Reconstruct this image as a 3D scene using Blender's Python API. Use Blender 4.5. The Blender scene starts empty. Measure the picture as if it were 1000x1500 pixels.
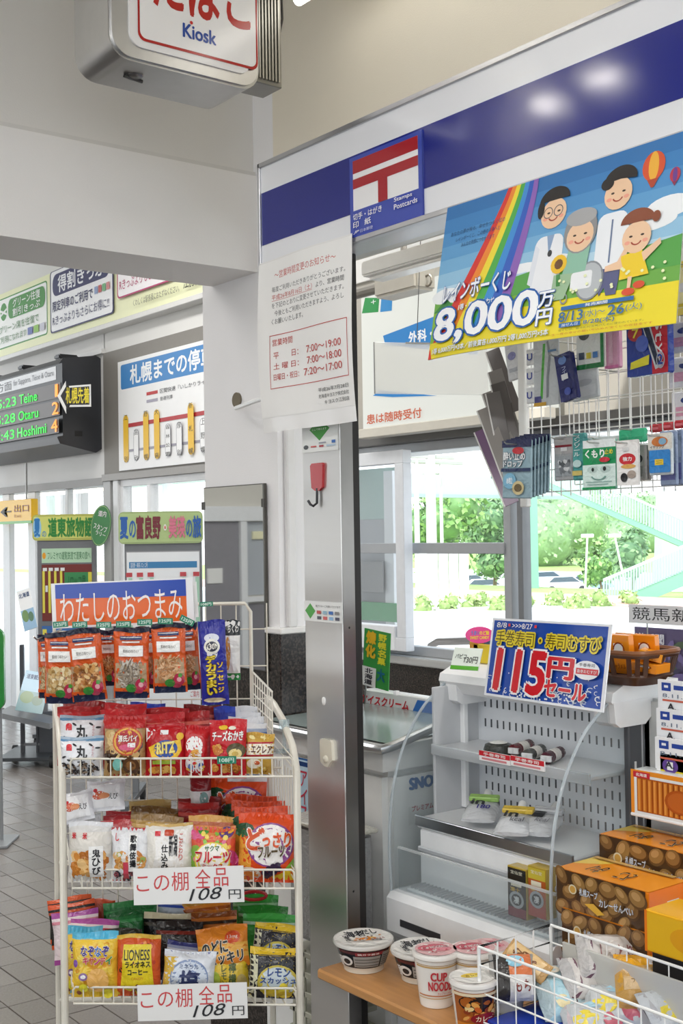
import bpy, bmesh, math, random
from mathutils import Vector, Matrix
random.seed(7)
SC = bpy.context.scene
COL = SC.collection
# ------------------------------------------------------------------ camera
F = 1780.0
CA, CP, CR = math.radians(37.6), math.radians(1.0), math.radians(0.9)
CAM = Vector((0, 0, 1.55))
fw = Vector((math.sin(CA)*math.cos(CP), math.cos(CA)*math.cos(CP), math.sin(CP)))
rh = Vector((math.cos(CA), -math.sin(CA), 0))
up0 = rh.cross(fw)
rr = rh*math.cos(CR) - up0*math.sin(CR)
uu = up0*math.cos(CR) + rh*math.sin(CR)
cd = bpy.data.cameras.new('camera'); cam = bpy.data.objects.new('camera', cd); COL.objects.link(cam)
cd.sensor_fit = 'VERTICAL'; cd.sensor_height = 36.0; cd.lens = F/1500*36.0; cd.clip_end = 500
m3 = Matrix((rr, uu, -fw)).transposed()
cam.matrix_world = Matrix.Translation(CAM) @ m3.to_4x4()
SC.camera = cam
# ------------------------------------------------------------------ world, sun, lamps
w = bpy.data.worlds.new('sky'); SC.world = w; w.use_nodes = True
nt = w.node_tree; bg = nt.nodes['Background']
tc = nt.nodes.new('ShaderNodeTexCoord'); sp = nt.nodes.new('ShaderNodeSeparateXYZ'); rp = nt.nodes.new('ShaderNodeValToRGB')
nt.links.new(tc.outputs['Generated'], sp.inputs[0]); nt.links.new(sp.outputs['Z'], rp.inputs[0]); nt.links.new(rp.outputs[0], bg.inputs[0])
rp.color_ramp.elements[0].color = (.95, .98, 1, 1); rp.color_ramp.elements[1].color = (.62, .80, 1, 1)
bg.inputs[1].default_value = 2.0
sd = bpy.data.lights.new('sun', 'SUN'); sd.energy = 3.4; sd.angle = math.radians(2); sd.color = (1, .97, .92)
so = bpy.data.objects.new('sun', sd); COL.objects.link(so); so.rotation_euler = (math.radians(42), 0, math.radians(-62))
def area(name, loc, sx, sy, energy, rot=(0, 0, 0), col=(1, .98, .95)):
    l = bpy.data.lights.new(name, 'AREA'); l.shape = 'RECTANGLE'; l.size = sx; l.size_y = sy; l.energy = energy; l.color = col
    o = bpy.data.objects.new(name, l); COL.objects.link(o); o.location = loc; o.rotation_euler = rot
    return o
area('ceiling_tubes', (0.2, 0.3, 3.0), .3, 2.4, 30)
area('ceiling_tubes', (-1.6, 1.0, 3.0), .3, 2.4, 30)
area('hall_tubes', (2.9, 6.2, 3.9), .4, 2.6, 46)
area('hall_tubes', (0.6, 5.4, 3.9), .4, 2.6, 40)
area('hall_tubes', (-2.2, 6.0, 3.9), .4, 2.6, 55)  # added unseen lamp, brightens what the steel post and mirror reflect
area('kiosk_tubes', (2.9, 2.6, 2.86), .2, 1.6, 17)
area('kiosk_tubes', (2.35, 0.9, 2.86), .2, 1.4, 15)
SC.view_settings.view_transform = 'Standard'; SC.view_settings.look = 'None'
SC.view_settings.exposure = 0.22; SC.view_settings.gamma = 1; SC.view_settings.use_curve_mapping = False
# ------------------------------------------------------------------ helpers
def at(x, y, X=None, Y=None, Z=None, D=None):
    d = fw + rr*(x-500)/F - uu*(y-750)/F
    if X is not None: t = (X-CAM.x)/d.x
    elif Y is not None: t = (Y-CAM.y)/d.y
    elif Z is not None: t = (Z-CAM.z)/d.z
    else: t = D
    return CAM + d*t
def px(p):
    v = Vector(p)-CAM; d = v.dot(fw)
    return 500+F*v.dot(rr)/d, 750-F*v.dot(uu)/d, d
def lin(h):
    h = h.lstrip('#'); c = [int(h[i:i+2], 16)/255 for i in (0, 2, 4)]
    return tuple(v/12.92 if v < .04045 else ((v+.055)/1.055)**2.4 for v in c)+(1,)
_m = {}
def mat(hexc, kind='matte'):
    k = (hexc, kind)
    if k in _m: return _m[k]
    m = bpy.data.materials.new(kind+'_'+hexc); m.use_nodes = True; n = m.node_tree; p = n.nodes['Principled BSDF']
    c = lin(hexc); _m[k] = m
    S = lambda a, v: p.inputs[a].__setattr__('default_value', v)
    tx = n.nodes.new('ShaderNodeTexCoord')
    def noise(scale, detail=2, dist=0):
        q = n.nodes.new('ShaderNodeTexNoise'); q.inputs['Scale'].default_value = scale; q.inputs['Detail'].default_value = detail
        q.inputs['Distortion'].default_value = dist; n.links.new(tx.outputs['Object'], q.inputs['Vector']); return q
    def bump(src, st, dist=.01):
        b = n.nodes.new('ShaderNodeBump'); b.inputs['Strength'].default_value = st; b.inputs['Distance'].default_value = dist
        n.links.new(src, b.inputs['Height']); n.links.new(b.outputs[0], p.inputs['Normal']); return b
    def vary(q, a=.9, b=1.06):
        r = n.nodes.new('ShaderNodeMixRGB'); r.blend_type = 'MIX'
        r.inputs[1].default_value = tuple(x*a for x in c[:3])+(1,); r.inputs[2].default_value = tuple(min(1, x*b) for x in c[:3])+(1,)
        n.links.new(q.outputs['Fac'], r.inputs[0]); n.links.new(r.outputs[0], p.inputs['Base Color'])
    S('Base Color', c)
    if kind == 'matte': S('Roughness', .6); vary(noise(30), .95, 1.03)
    elif kind == 'paper': S('Roughness', .45); vary(noise(12), .97, 1.02)
    elif kind == 'wall': S('Roughness', .75); q = noise(3, 6); vary(q, .94, 1.03); bump(noise(260, 2).outputs['Fac'], .12, .004)
    elif kind == 'gloss': S('Roughness', .14); vary(noise(6), .97, 1.02)
    elif kind == 'panel': S('Roughness', .12); vary(noise(4), .96, 1.03); bump(noise(5).outputs['Fac'], .05, .01)
    elif kind == 'paint': S('Roughness', .35); vary(noise(25), .93, 1.04)
    elif kind == 'foil': S('Roughness', .24); vary(noise(40), .92, 1.05); bump(noise(34, 3, .8).outputs['Fac'], .85, .008)
    elif kind == 'film':
        S('Roughness', .12); vary(noise(90, 3), .7, 1.15); bump(noise(60, 3, 1).outputs['Fac'], .8, .006)
    elif kind == 'metal': S('Metallic', 1); S('Roughness', .3); vary(noise(20), .9, 1.05)
    elif kind == 'steel':
        S('Metallic', 1); S('Roughness', .4)
        mp = n.nodes.new('ShaderNodeMapping'); mp.inputs['Scale'].default_value = (.5, .5, 3.0); n.links.new(tx.outputs['Object'], mp.inputs[0])
        q = n.nodes.new('ShaderNodeTexNoise'); q.inputs['Scale'].default_value = 1.6; q.inputs['Detail'].default_value = 0; q.inputs['Distortion'].default_value = .5
        n.links.new(mp.outputs[0], q.inputs['Vector']); bump(q.outputs['Fac'], .6, .05)
        mp2 = n.nodes.new('ShaderNodeMapping'); mp2.inputs['Scale'].default_value = (6, 6, 120); n.links.new(tx.outputs['Object'], mp2.inputs[0])
        q2 = n.nodes.new('ShaderNodeTexNoise'); q2.inputs['Scale'].default_value = 1; n.links.new(mp2.outputs[0], q2.inputs['Vector'])
        r = n.nodes.new('ShaderNodeMapRange'); r.inputs['To Min'].default_value = .34; r.inputs['To Max'].default_value = .46
        n.links.new(q2.outputs['Fac'], r.inputs[0]); n.links.new(r.outputs[0], p.inputs['Roughness'])
    elif kind == 'mirror': S('Metallic', 1); S('Roughness', .02); vary(noise(3), .98, 1.0)
    elif kind == 'granite':
        S('Roughness', .2)
        q = noise(140, 8); r = n.nodes.new('ShaderNodeValToRGB'); r.color_ramp.elements[0].position = .42; r.color_ramp.elements[1].position = .62
        r.color_ramp.elements[0].color = tuple(x*.35 for x in c[:3])+(1,); r.color_ramp.elements[1].color = tuple(min(1, x*2.2) for x in c[:3])+(1,)
        n.links.new(q.outputs['Fac'], r.inputs[0]); n.links.new(r.outputs[0], p.inputs['Base Color'])
    elif kind == 'tile':
        S('Roughness', .24)
        oi = n.nodes.new('ShaderNodeObjectInfo'); q = noise(130, 5)
        a = n.nodes.new('ShaderNodeMath'); a.operation = 'MULTIPLY_ADD'; n.links.new(oi.outputs['Random'], a.inputs[0]); a.inputs[1].default_value = .5; n.links.new(q.outputs['Fac'], a.inputs[2])
        r = n.nodes.new('ShaderNodeMixRGB'); r.inputs[1].default_value = tuple(x*.72 for x in c[:3])+(1,); r.inputs[2].default_value = tuple(min(1, x*1.25) for x in c[:3])+(1,)
        n.links.new(a.outputs[0], r.inputs[0]); n.links.new(r.outputs[0], p.inputs['Base Color']); bump(noise(220, 3).outputs['Fac'], .15, .003)
    elif kind == 'wood':
        S('Roughness', .38)
        mp = n.nodes.new('ShaderNodeMapping'); mp.inputs['Scale'].default_value = (14, 1.2, 8); n.links.new(tx.outputs['Object'], mp.inputs[0])
        q = n.nodes.new('ShaderNodeTexNoise'); q.inputs['Scale'].default_value = 5; q.inputs['Detail'].default_value = 6; n.links.new(mp.outputs[0], q.inputs['Vector'])
        vary(q, .72, 1.2)
    elif kind == 'leaf': S('Roughness', .5); oi = noise(2); vary(oi, .6, 1.5)
    elif kind == 'grass': S('Roughness', .9); vary(noise(1.5, 8), .5, 1.5)
    elif kind.startswith('emit'):
        S('Emission Color', c); S('Emission Strength', float(kind[4:])); S('Roughness', .4); S('Base Color', tuple(x*.3 for x in c[:3])+(1,)); q = noise(5)
        n.links.new(noise(5).outputs['Fac'], p.inputs['Roughness'])
    elif kind.startswith('clear'):
        a = float(kind[5:] or .1)
        t = n.nodes.new('ShaderNodeBsdfTransparent'); t.inputs[0].default_value = c
        S('Roughness', .06); S('Base Color', c)
        fr = n.nodes.new('ShaderNodeLayerWeight'); pw = n.nodes.new('ShaderNodeMath'); pw.operation = 'POWER'; pw.inputs[1].default_value = 4
        n.links.new(fr.outputs['Facing'], pw.inputs[0])
        ad = n.nodes.new('ShaderNodeMath'); ad.operation = 'MULTIPLY_ADD'; ad.use_clamp = True; ad.inputs[1].default_value = .45; ad.inputs[2].default_value = a
        mx = n.nodes.new('ShaderNodeMixShader'); n.links.new(pw.outputs[0], ad.inputs[0]); n.links.new(ad.outputs[0], mx.inputs[0])
        n.links.new(t.outputs[0], mx.inputs[1]); n.links.new(p.outputs[0], mx.inputs[2]); n.links.new(mx.outputs[0], n.nodes['Material Output'].inputs[0])
        q = noise(8); bump(q.outputs['Fac'], .05, .01)
    return m
def tag(o, label, cat, group=None, kind=None):
    o['label'] = label; o['category'] = cat
    if group: o['group'] = group
    if kind: o['kind'] = kind
    return o
def empty(name, loc, label=None, cat=None, group=None, rotz=0):
    o = bpy.data.objects.new(name, None); COL.objects.link(o); o.location = loc; o.rotation_euler = (0, 0, rotz); o.empty_display_size = .05
    if label: tag(o, label, cat, group)
    return o
def axes(o, eu, ev):
    eu = Vector(eu).normalized(); ev = Vector(ev); ev = (ev-eu*ev.dot(eu)).normalized(); en = eu.cross(ev)
    m = Matrix((eu, ev, en)).transposed().to_4x4(); m.translation = Vector(o); return m
MX = lambda o: axes(o, (0, -1, 0), (0, 0, 1))      # board in a plane X=const facing -X
MY = lambda o: axes(o, (1, 0, 0), (0, 0, 1))       # board in a plane Y=const facing -Y
MF = lambda o: axes(o, rh, (0, 0, 1))              # board square to the hall's diagonal
class MB:
    def __init__(s): s.v = []; s.f = []; s.mi = []; s.mats = []
    def m(s, mt):
        if mt not in s.mats: s.mats.append(mt)
        return s.mats.index(mt)
    def add(s, vs, fs, mt):
        b = len(s.v); s.v += [Vector(q) for q in vs]; i = s.m(mt)
        for f in fs: s.f.append([b+k for k in f]); s.mi.append(i)
        return s
    def box(s, a, b, mt, r=0, T=None):
        a = Vector(a); b = Vector(b); lo = Vector(map(min, a, b)); hi = Vector(map(max, a, b))
        if r <= 0:
            vs = [(x, y, z) for x in (lo.x, hi.x) for y in (lo.y, hi.y) for z in (lo.z, hi.z)]
            fs = [(0, 1, 3, 2), (4, 6, 7, 5), (0, 4, 5, 1), (2, 3, 7, 6), (0, 2, 6, 4), (1, 5, 7, 3)]
        else:
            bm = bmesh.new(); bmesh.ops.create_cube(bm, size=1)
            for v in bm.verts: v.co = Vector([lo[i]+(v.co[i]+.5)*(hi[i]-lo[i]) for i in range(3)])
            bmesh.ops.bevel(bm, geom=bm.edges[:], offset=r, segments=2 if r > .004 else 1, affect='EDGES')
            bm.verts.ensure_lookup_table(); vs = [v.co.copy() for v in bm.verts]; bm.verts.index_update(); fs = [[v.index for v in f.verts] for f in bm.faces]; bm.free()
        if T: vs = [T @ Vector(q) for q in vs]
        return s.add(vs, fs, mt)
    def tube(s, pts, r, mt, n=6, cap=True, closed=False):
        pts = [Vector(p) for p in pts]; N = len(pts); vs = []; prev = None
        for i, p in enumerate(pts):
            if closed: d = (pts[(i+1) % N]-pts[i-1])
            else: d = pts[min(i+1, N-1)]-pts[max(i-1, 0)]
            d = d.normalized()
            if prev is None:
                a = Vector((0, 0, 1)) if abs(d.z) < .9 else Vector((1, 0, 0)); x = d.cross(a).normalized()
            else: x = (prev-d*prev.dot(d)).normalized()
            prev = x; y = d.cross(x); rad = r[i] if isinstance(r, (list, tuple)) else r
            for k in range(n):
                t = 2*math.pi*k/n; vs.append(p+x*rad*math.cos(t)+y*rad*math.sin(t))
        fs = []
        for i in range(N if closed else N-1):
            j = (i+1) % N
            for k in range(n): fs.append((i*n+k, i*n+(k+1) % n, j*n+(k+1) % n, j*n+k))
        if cap and not closed: fs += [tuple(range(n-1, -1, -1)), tuple((N-1)*n+k for k in range(n))]
        return s.add(vs, fs, mt)
    def lathe(s, prof, mt, n=32, c=(0, 0, 0), T=None, mats=None):
        c = Vector(c); vs = []
        for r, z in prof:
            for k in range(n):
                t = 2*math.pi*k/n; vs.append(c+Vector((max(r, 1e-5)*math.cos(t), max(r, 1e-5)*math.sin(t), z)))
        if T: vs = [T @ q for q in vs]
        b = len(s.v); s.v += vs
        for i in range(len(prof)-1):
            mi = s.m(mats[i] if mats else mt)
            for k in range(n): s.f.append([b+i*n+k, b+i*n+(k+1) % n, b+(i+1)*n+(k+1) % n, b+(i+1)*n+k]); s.mi.append(mi)
        return s
    def prism(s, poly, z0, z1, mt, T=None):
        n = len(poly); vs = [Vector((x, y, z0)) for x, y in poly]+[Vector((x, y, z1)) for x, y in poly]
        if T: vs = [T @ q for q in vs]
        return s.add(vs, [tuple(range(n-1, -1, -1)), tuple(range(n, 2*n))]+[(k, (k+1) % n, n+(k+1) % n, n+k) for k in range(n)], mt)
    def ell(s, c, r, mt, n=12, m=8, T=None):
        vs = []; c = Vector(c)
        for i in range(m+1):
            a = math.pi*i/m
            for k in range(n):
                t = 2*math.pi*k/n; vs.append(c+Vector((r[0]*math.sin(a)*math.cos(t), r[1]*math.sin(a)*math.sin(t), r[2]*math.cos(a))))
        if T: vs = [T @ q for q in vs]
        return s.add(vs, [(i*n+k, (i+1)*n+k, (i+1)*n+(k+1) % n, i*n+(k+1) % n) for i in range(m) for k in range(n)], mt)
    def obj(s, name, parent=None, M=None, ang=35):
        me = bpy.data.meshes.new(name); me.from_pydata([tuple(q) for q in s.v], [], s.f)
        for q in s.mats: me.materials.append(q)
        me.polygons.foreach_set('material_index', s.mi); me.shade_smooth(); me.set_sharp_from_angle(angle=math.radians(ang)); me.update()
        o = bpy.data.objects.new(name, me); COL.objects.link(o)
        if M is not None: o.matrix_world = M
        if parent: o.parent = parent
        return o
def struct(o):
    o['kind'] = 'structure'; return o
# text glyph meshes (the built-in font), cached
_tc = {}
def glyphs(sx, bold=0, shear=0):
    bold = 0
    k = (sx, bold, shear)
    if k in _tc: return _tc[k]
    c = bpy.data.curves.new('t', 'FONT'); c.body = sx; c.offset = bold; c.shear = shear; c.resolution_u = 3
    o = bpy.data.objects.new('t', c); COL.objects.link(o); bpy.context.view_layer.update()
    me = bpy.data.meshes.new_from_object(o.evaluated_get(bpy.context.evaluated_depsgraph_get()))
    vs = [(v.co.x, v.co.y) for v in me.vertices]; fs = [tuple(p.vertices) for p in me.polygons]
    bpy.data.objects.remove(o); bpy.data.curves.remove(c); bpy.data.meshes.remove(me)
    if not vs: vs = [(0, 0), (1, 0), (1, 1)]; fs = []
    x0 = min(v[0] for v in vs); x1 = max(v[0] for v in vs); y0 = min(v[1] for v in vs); y1 = max(v[1] for v in vs)
    if y1-y0 < .45 and len(sx) <= 1: y0, y1 = min(y0, 0), max(y1, .8)
    r = ([((a-x0)/(x1-x0), (b-y0)/(y1-y0)) for a, b in vs], fs); _tc[k] = r
    return r
class Art:
    """Flat print: coloured shapes and lettering in unit coordinates laid on a surface fn(u, v, lift)."""
    def __init__(s, fn, W, H, kind='paper', step=.0003, base=.0006, sub=0):
        s.sub = sub; s.b = MB(); s.fn = fn; s.W = W; s.H = H; s.k = kind; s.l = base; s.step = step
    def put(s, pts, fs, c, keep=False):
        if not keep: s.l += s.step
        if s.sub:
            pts = list(pts); T = []; S2 = s.sub*s.sub; cache = {}
            st = [(f[0], f[i], f[i+1]) for f in fs for i in range(1, len(f)-1)]
            def d2(a, b): return (pts[a][0]-pts[b][0])**2+(pts[a][1]-pts[b][1])**2
            while st:
                a, b, c_ = st.pop(); e = [(d2(a, b), a, b, c_), (d2(b, c_), b, c_, a), (d2(c_, a), c_, a, b)]; m = max(e)
                if m[0] <= S2: T.append((a, b, c_)); continue
                _, p, q, o = m; k = (min(p, q), max(p, q))
                if k not in cache: cache[k] = len(pts); pts.append(((pts[p][0]+pts[q][0])/2, (pts[p][1]+pts[q][1])/2))
                h = cache[k]; st += [(p, h, o), (h, q, o)]
            fs = T
        s.b.add([s.fn(u, v, s.l) for u, v in pts], fs, mat(c, s.k) if isinstance(c, str) else c)
    def rect(s, u0, v0, u1, v1, c, n=None):
        nu = max(1, int(abs(u1-u0)*10)) if n is None else n; nv = max(1, int(abs(v1-v0)*10)) if n is None else n
        pts = [(u0+(u1-u0)*i/nu, v0+(v1-v0)*j/nv) for j in range(nv+1) for i in range(nu+1)]
        s.put(pts, [(j*(nu+1)+i, j*(nu+1)+i+1, (j+1)*(nu+1)+i+1, (j+1)*(nu+1)+i) for j in range(nv) for i in range(nu)], c)
    def rrect(s, u0, v0, u1, v1, c, r=.02):
        ru = r; rv = r*s.W/s.H; P = []
        for cx, cy, a0 in ((u1-ru, v1-rv, 0), (u0+ru, v1-rv, 90), (u0+ru, v0+rv, 180), (u1-ru, v0+rv, 270)):
            for k in range(5):
                t = math.radians(a0+k*22.5); P.append((cx+ru*math.cos(t), cy+rv*math.sin(t)))
        s.poly(P, c)
    def frame(s, u0, v0, u1, v1, t, c, inner='#ffffff', r=.02):
        s.rrect(u0, v0, u1, v1, c, r); s.rrect(u0+t, v0+t*s.W/s.H, u1-t, v1-t*s.W/s.H, inner, r*.8)
    def poly(s, P, c):
        cx = sum(p[0] for p in P)/len(P); cy = sum(p[1] for p in P)/len(P); n = len(P)
        s.put(list(P)+[(cx, cy)], [(i, (i+1) % n, n) for i in range(n)], c)
    def band(s, A, B, c):
        n = len(A); s.put(list(A)+list(B), [(i, i+1, n+i+1, n+i) for i in range(n-1)], c)
    def ell(s, cx, cy, rx, ry, c, n=20, rot=0, rings=2, a0=0, a1=360):
        pts = [(cx, cy)]; fs = []; cr, sr = math.cos(math.radians(rot)), math.sin(math.radians(rot)); full = a1-a0 >= 360; k1 = n if full else n+1
        asp = s.W/s.H
        for j in range(1, rings+1):
            for k in range(k1):
                t = math.radians(a0+(a1-a0)*k/n); x = rx*j/rings*math.cos(t); y = ry*j/rings*math.sin(t)
                pts.append((cx+x*cr-y/asp*sr, cy+x*sr*asp+y*cr))
        for j in range(rings):
            for k in range(n):
                q = (k+1) % k1
                if j == 0: fs.append((0, 1+k, 1+q))
                else: fs.append((1+(j-1)*k1+k, 1+j*k1+k, 1+j*k1+q, 1+(j-1)*k1+q))
        s.put(pts, fs, c)
    def ring(s, cx, cy, rx, ry, t, c, n=28, a0=0, a1=360):
        A = []; B = []
        for k in range(n+1):
            a = math.radians(a0+(a1-a0)*k/n); A.append((cx+rx*math.cos(a), cy+ry*math.sin(a))); B.append((cx+rx*(1-t)*math.cos(a), cy+ry*(1-t)*math.sin(a)))
        s.band(A, B, c)
    def text(s, tx, u0, v0, u1, v1, c, bold=0, out=None, ow=.05, shear=0, dv=0):
        """lettering stretched to the box; weight and outline come from shifted copies of each glyph"""
        n = max(1, sum(1 if ch > '\u3000' else .55 for ch in tx)); eu = abs(u1-u0)/n; ev = abs(v1-v0)
        p, f = glyphs(tx, 0, shear); m = len(p)
        def lay(r, k, col):
            P = []; Q = []; offs = [(0, 0)]+([(r*math.cos(2*math.pi*i/k+.4), r*math.sin(2*math.pi*i/k+.4)) for i in range(k)] if k else [])
            sub_ = s.sub; s.sub = 0; s.l += s.step+(.0003 if sub_ > .1 else 0)
            for i, (a_, b_) in enumerate(offs[::-1]):
                s.l += s.step*.12; s.put([(u0+(u1-u0)*a+a_*eu, v0+(v1-v0)*b+dv*a+b_*ev) for a, b in p], f, col, True)
            s.sub = sub_
        if out: lay(ow*.8, 8, out)
        lay(bold*.75, 4 if bold >= .02 else 0, c)
    def vtext(s, tx, u0, v0, u1, v1, c, bold=0, out=None, ow=.05):
        n = len(tx); h = (v1-v0)/n
        for i, ch in enumerate(tx): s.text(ch, u0, v1-(i+.94)*h, u1, v1-(i+.06)*h, c, bold, out, ow)
    def bits(s, u0, v0, u1, v1, cols, n, ru, rv, seed=1, jag=0):
        R = random.Random(seed)
        for _ in range(n):
            cu = R.uniform(u0+ru, u1-ru); cv = R.uniform(v0+rv, v1-rv); s.l -= s.step*.8; a = R.uniform(0, 180)
            s.ell(cu, cv, ru*R.uniform(.6, 1.1), rv*R.uniform(.5, 1), R.choice(cols), n=7, rot=a, rings=1)
    def done(s, name, parent, M=None):
        o = s.b.obj(name); o.parent = parent; return o
def flat(W, H): return lambda u, v, l: (u*W, v*H, l)
def board(name, label, cat, M, W, H, art=None, T=.004, face='#ffffff', kind='paper', group=None, edge=None, pname='printed_face', step=.0003, r=0, parent=None):
    """A flat sheet or panel with its print as a child; origin at the lower left corner of the face."""
    b = MB(); b.box((0, 0, -T), (W, H, 0), mat(edge or face, kind), r)
    o = b.obj(name, parent, M)
    if label: tag(o, label, cat, group)
    if art:
        a = Art(flat(W, H), W, H, kind, step); a.rect(0.001, 0.001, .999, .999, face, n=1); art(a); a.done(pname, o)
    return o
def bpx(x0, y0, x1, y1, M, **pl):
    """lower-left corner, width and height of a board whose screen box is given, on the named plane"""
    p = at(x0, y1, **pl); q = at(x1, (y0+y1)/2, **pl); t = at(x0, y0, **pl)
    d = Vector((q.x-p.x, q.y-p.y, 0)).length
    return M(p), d, t.z-p.z
# ================================================================== the setting
def sbox(name, a, b, c, kind='wall', r=0, parent=None):
    o = MB().box(a, b, mat(c, kind), r).obj(name, parent)
    return struct(o) if not parent else o
WH = '#efeeec'
fl = sbox('floor', (-5, -4, -.06), (4.35, 14, -.006), '#45403d', 'matte')
sbox('ceiling', (-5, -4, 3.3), (2.3, 2.985, 3.4), '#e9e7e2'); sbox('ceiling', (-5, 2.985, 4.1), (4.35, 14, 4.2), '#efeeea')
sbox('ceiling', (2.12, -1.5, 2.92), (4.35, 3.1, 3.0), '#dcd6ca')
# individual floor tiles: the 300 that show largest, the rest joined
TX, TY = .1235, .189
cand = []; rest = MB(); tm = mat('#7b746f', 'tile')
for i in range(-8, 20):
    for j in range(-10, 48):
        x = 1.700+TX*i; y = 3.90+TY*j
        u_, v_, d_ = px((x+TX/2, y+TY/2, 0))
        if d_ > 1 and x+TX < 4.3:
            if -12 < u_ < 310 and 1035 < v_ < 1515: cand.append((d_, x, y))
            elif -300 < u_ < 1300 and y < 13: rest.box((x+.0022, y+.0022, -.006), (x+TX-.0022, y+TY-.0022, 0), tm)
cand.sort(); tme = None
for k, (d_, x, y) in enumerate(cand):
    if k < 290:
        if tme is None:
            o = MB().box((0, 0, -.006), (TX-.0044, TY-.0044, 0), tm, .0012).obj('tile', fl); tme = o.data
        else:
            o = bpy.data.objects.new('tile', tme); COL.objects.link(o); o.parent = fl
        o.location = (x+.0022, y+.0022, random.uniform(-.0006, .0003))
    else: rest.box((x+.0022, y+.0022, -.006), (x+TX-.0022, y+TY-.0022, 0), tm)
ro = rest.obj('tile_field', fl); ro['kind'] = 'stuff'
# beam, wall above it, column, wall over the kiosk
sbox('wall_beam', (-5, 2.985, 2.327), (2.0, 3.24, 2.612), '#f0eeec')
sbox('wall_upper', (-5, 3.0, 2.612), (2.0, 3.24, 4.1), '#e2e0dc')
sbox('trim_1', (-5, 2.988, 2.612), (1.998, 3.005, 2.624), '#d9d7d3', 'paint')
sbox('wall_column', (2.0, 2.896, 1.27), (2.27, 3.30, 4.1), '#f0eff0')
MB().box((1.995, 2.890, 0), (2.27, 3.305, 1.275), mat('#2c2724', 'granite'), .003).obj('trim_2')['kind'] = 'structure'
MB().box((1.985, 2.872, 1.262), (2.275, 3.31, 1.28), mat('#e9e8e6', 'paint'), .003).obj('trim_3')['kind'] = 'structure'
sbox('trim_4', (2.02, 2.876, 1.28), (2.05, 2.896, 2.9), '#e4e3e2', 'paint', .004)
sbox('wall_kiosk', (2.0, -1.5, 2.42), (2.12, 2.896, 4.1), '#ebe4d4')
# walls behind the camera with unseen openings added to let fill light in (the hall's other sides)
sbox('wall_back', (-5, -4.1, 0), (4.35, -4, .7), '#d9d6cf'); sbox('wall_back', (-5, -4.1, 2.95), (4.35, -4, 3.3), '#d9d6cf')
for k in range(4): sbox('wall_back', (-5+2.3*k, -4.1, .7), (-4.4+2.3*k, -4, 2.95), '#d9d6cf')
sbox('wall_left', (-5.1, -4, 0), (-5, 9, .7), '#d4d1ca'); sbox('wall_left', (-5.1, -4, 2.9), (-5, 9, 4.1), '#d4d1ca'); sbox('wall_left', (-5.1, 3.2, .7), (-5, 9, 2.9), '#d4d1ca')
for k in range(3): sbox('wall_left', (-5.1, -4+2.2*k, .7), (-5, -3.6+2.2*k, 2.9), '#d4d1ca')
# station front, plane X = 4.2
XW = 4.2
sbox('wall_front', (XW, 8.36, 1.995), (XW+.15, 14, 4.1), '#e3e2e0')
sbox('wall_front', (XW, -1.5, 2.94), (XW+.15, 8.37, 4.1), '#e6e5e2')
sbox('wall_front', (XW, 5.5, 0), (XW+.15, 6.1, 2.94), '#e3e2e0')
sbox('wall_front', (XW+.02, -1.5, 2.06), (XW+.15, 5.6, 2.94), '#b9b4aa')
sbox('trim_5', (XW-.03, 8.36, 2.94), (XW+.01, 14, 2.975), '#d8d7d5', 'paint')
# ledge under the long strip sign
sbox('trim_6', (XW-.10, 5.5, 3.09), (XW, 14, 3.13), '#dcdbd8', 'paint', .004)
sbox('trim_7', (XW-.02, 8.38, 1.94), (XW+.10, 14, 2.0), '#77736e', 'paint')
st = sbox('wall_steel', (XW-.01, 5.5, 2.012), (XW+.13, 8.372, 2.94), '#8b8781', 'matte')
sbox('trim_8', (XW-.03, 5.5, 1.97), (XW+.1, 8.38, 2.02), '#8d8983', 'paint')
# granite dado and sill under the kiosk windows
MB().box((XW-.02, -1.5, 0), (XW+.15, 5.5, .86), mat('#332d29', 'granite')).obj('wall_dado')['kind'] = 'structure'
sbox('trim_9', (XW-.08, -1.5, .86), (XW+.18, 5.5, .90), '#b4b4b2', 'paint', .005)
sbox('trim_10', (XW-.04, -1.5, 2.02), (XW+.1, 5.6, 2.07), '#5c5a57', 'paint', .004)
def window(n, Y0, Y1, z0, z1, mull=(), rails=(), col='#e6e7ea', fwid=.05, pane=True, X=XW, fr=True):
    e = empty('window_%d' % n, (X, (Y0+Y1)/2, z0)); e['kind'] = 'structure'
    m = mat(col, 'paint'); L = Vector((X, (Y0+Y1)/2, z0))
    def p(nm, a, b, r=.003):
        o = MB().box(Vector(a)-L, Vector(b)-L, m, r).obj(nm, e)
    if fr:
        p('top_frame', (X, Y0, z1-fwid), (X+.06, Y1, z1)); p('bottom_frame', (X, Y0, z0), (X+.06, Y1, z0+fwid))
        p('side_frame', (X, Y0, z0+fwid), (X+.06, Y0+fwid, z1-fwid)); p('side_frame', (X, Y1-fwid, z0+fwid), (X+.06, Y1, z1-fwid))
    for y, wd in mull: p('mullion', (X-.005, y-wd/2, z0+fwid), (X+.065, y+wd/2, z1-fwid))
    for z, wd, ya, yb in rails: p('rail', (X-.01, ya, z-wd/2), (X+.055, yb, z+wd/2))
    if pane:
        o = MB().box(Vector((X+.026, Y0+fwid*.8, z0+fwid*.8))-L, Vector((X+.032, Y1-fwid*.8, z1-fwid*.8))-L, mat('#ffffff', 'clear0.03')).obj('pane', e)
    return e
yp = lambda x, y=800, X=XW: at(x, y, X=X).y
window(1, yp(748), 5.45, .90, 2.02, [], [(1.465, .055, yp(740), 5.42)], '#a6a8ab')  # backlit shade of the frame is put into its grey
window(2, 1.2, yp(757), .90, 2.02, [(1.9, .08)], [], '#77797c', .035)  # darker frame colour, backlit shade painted in
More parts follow.
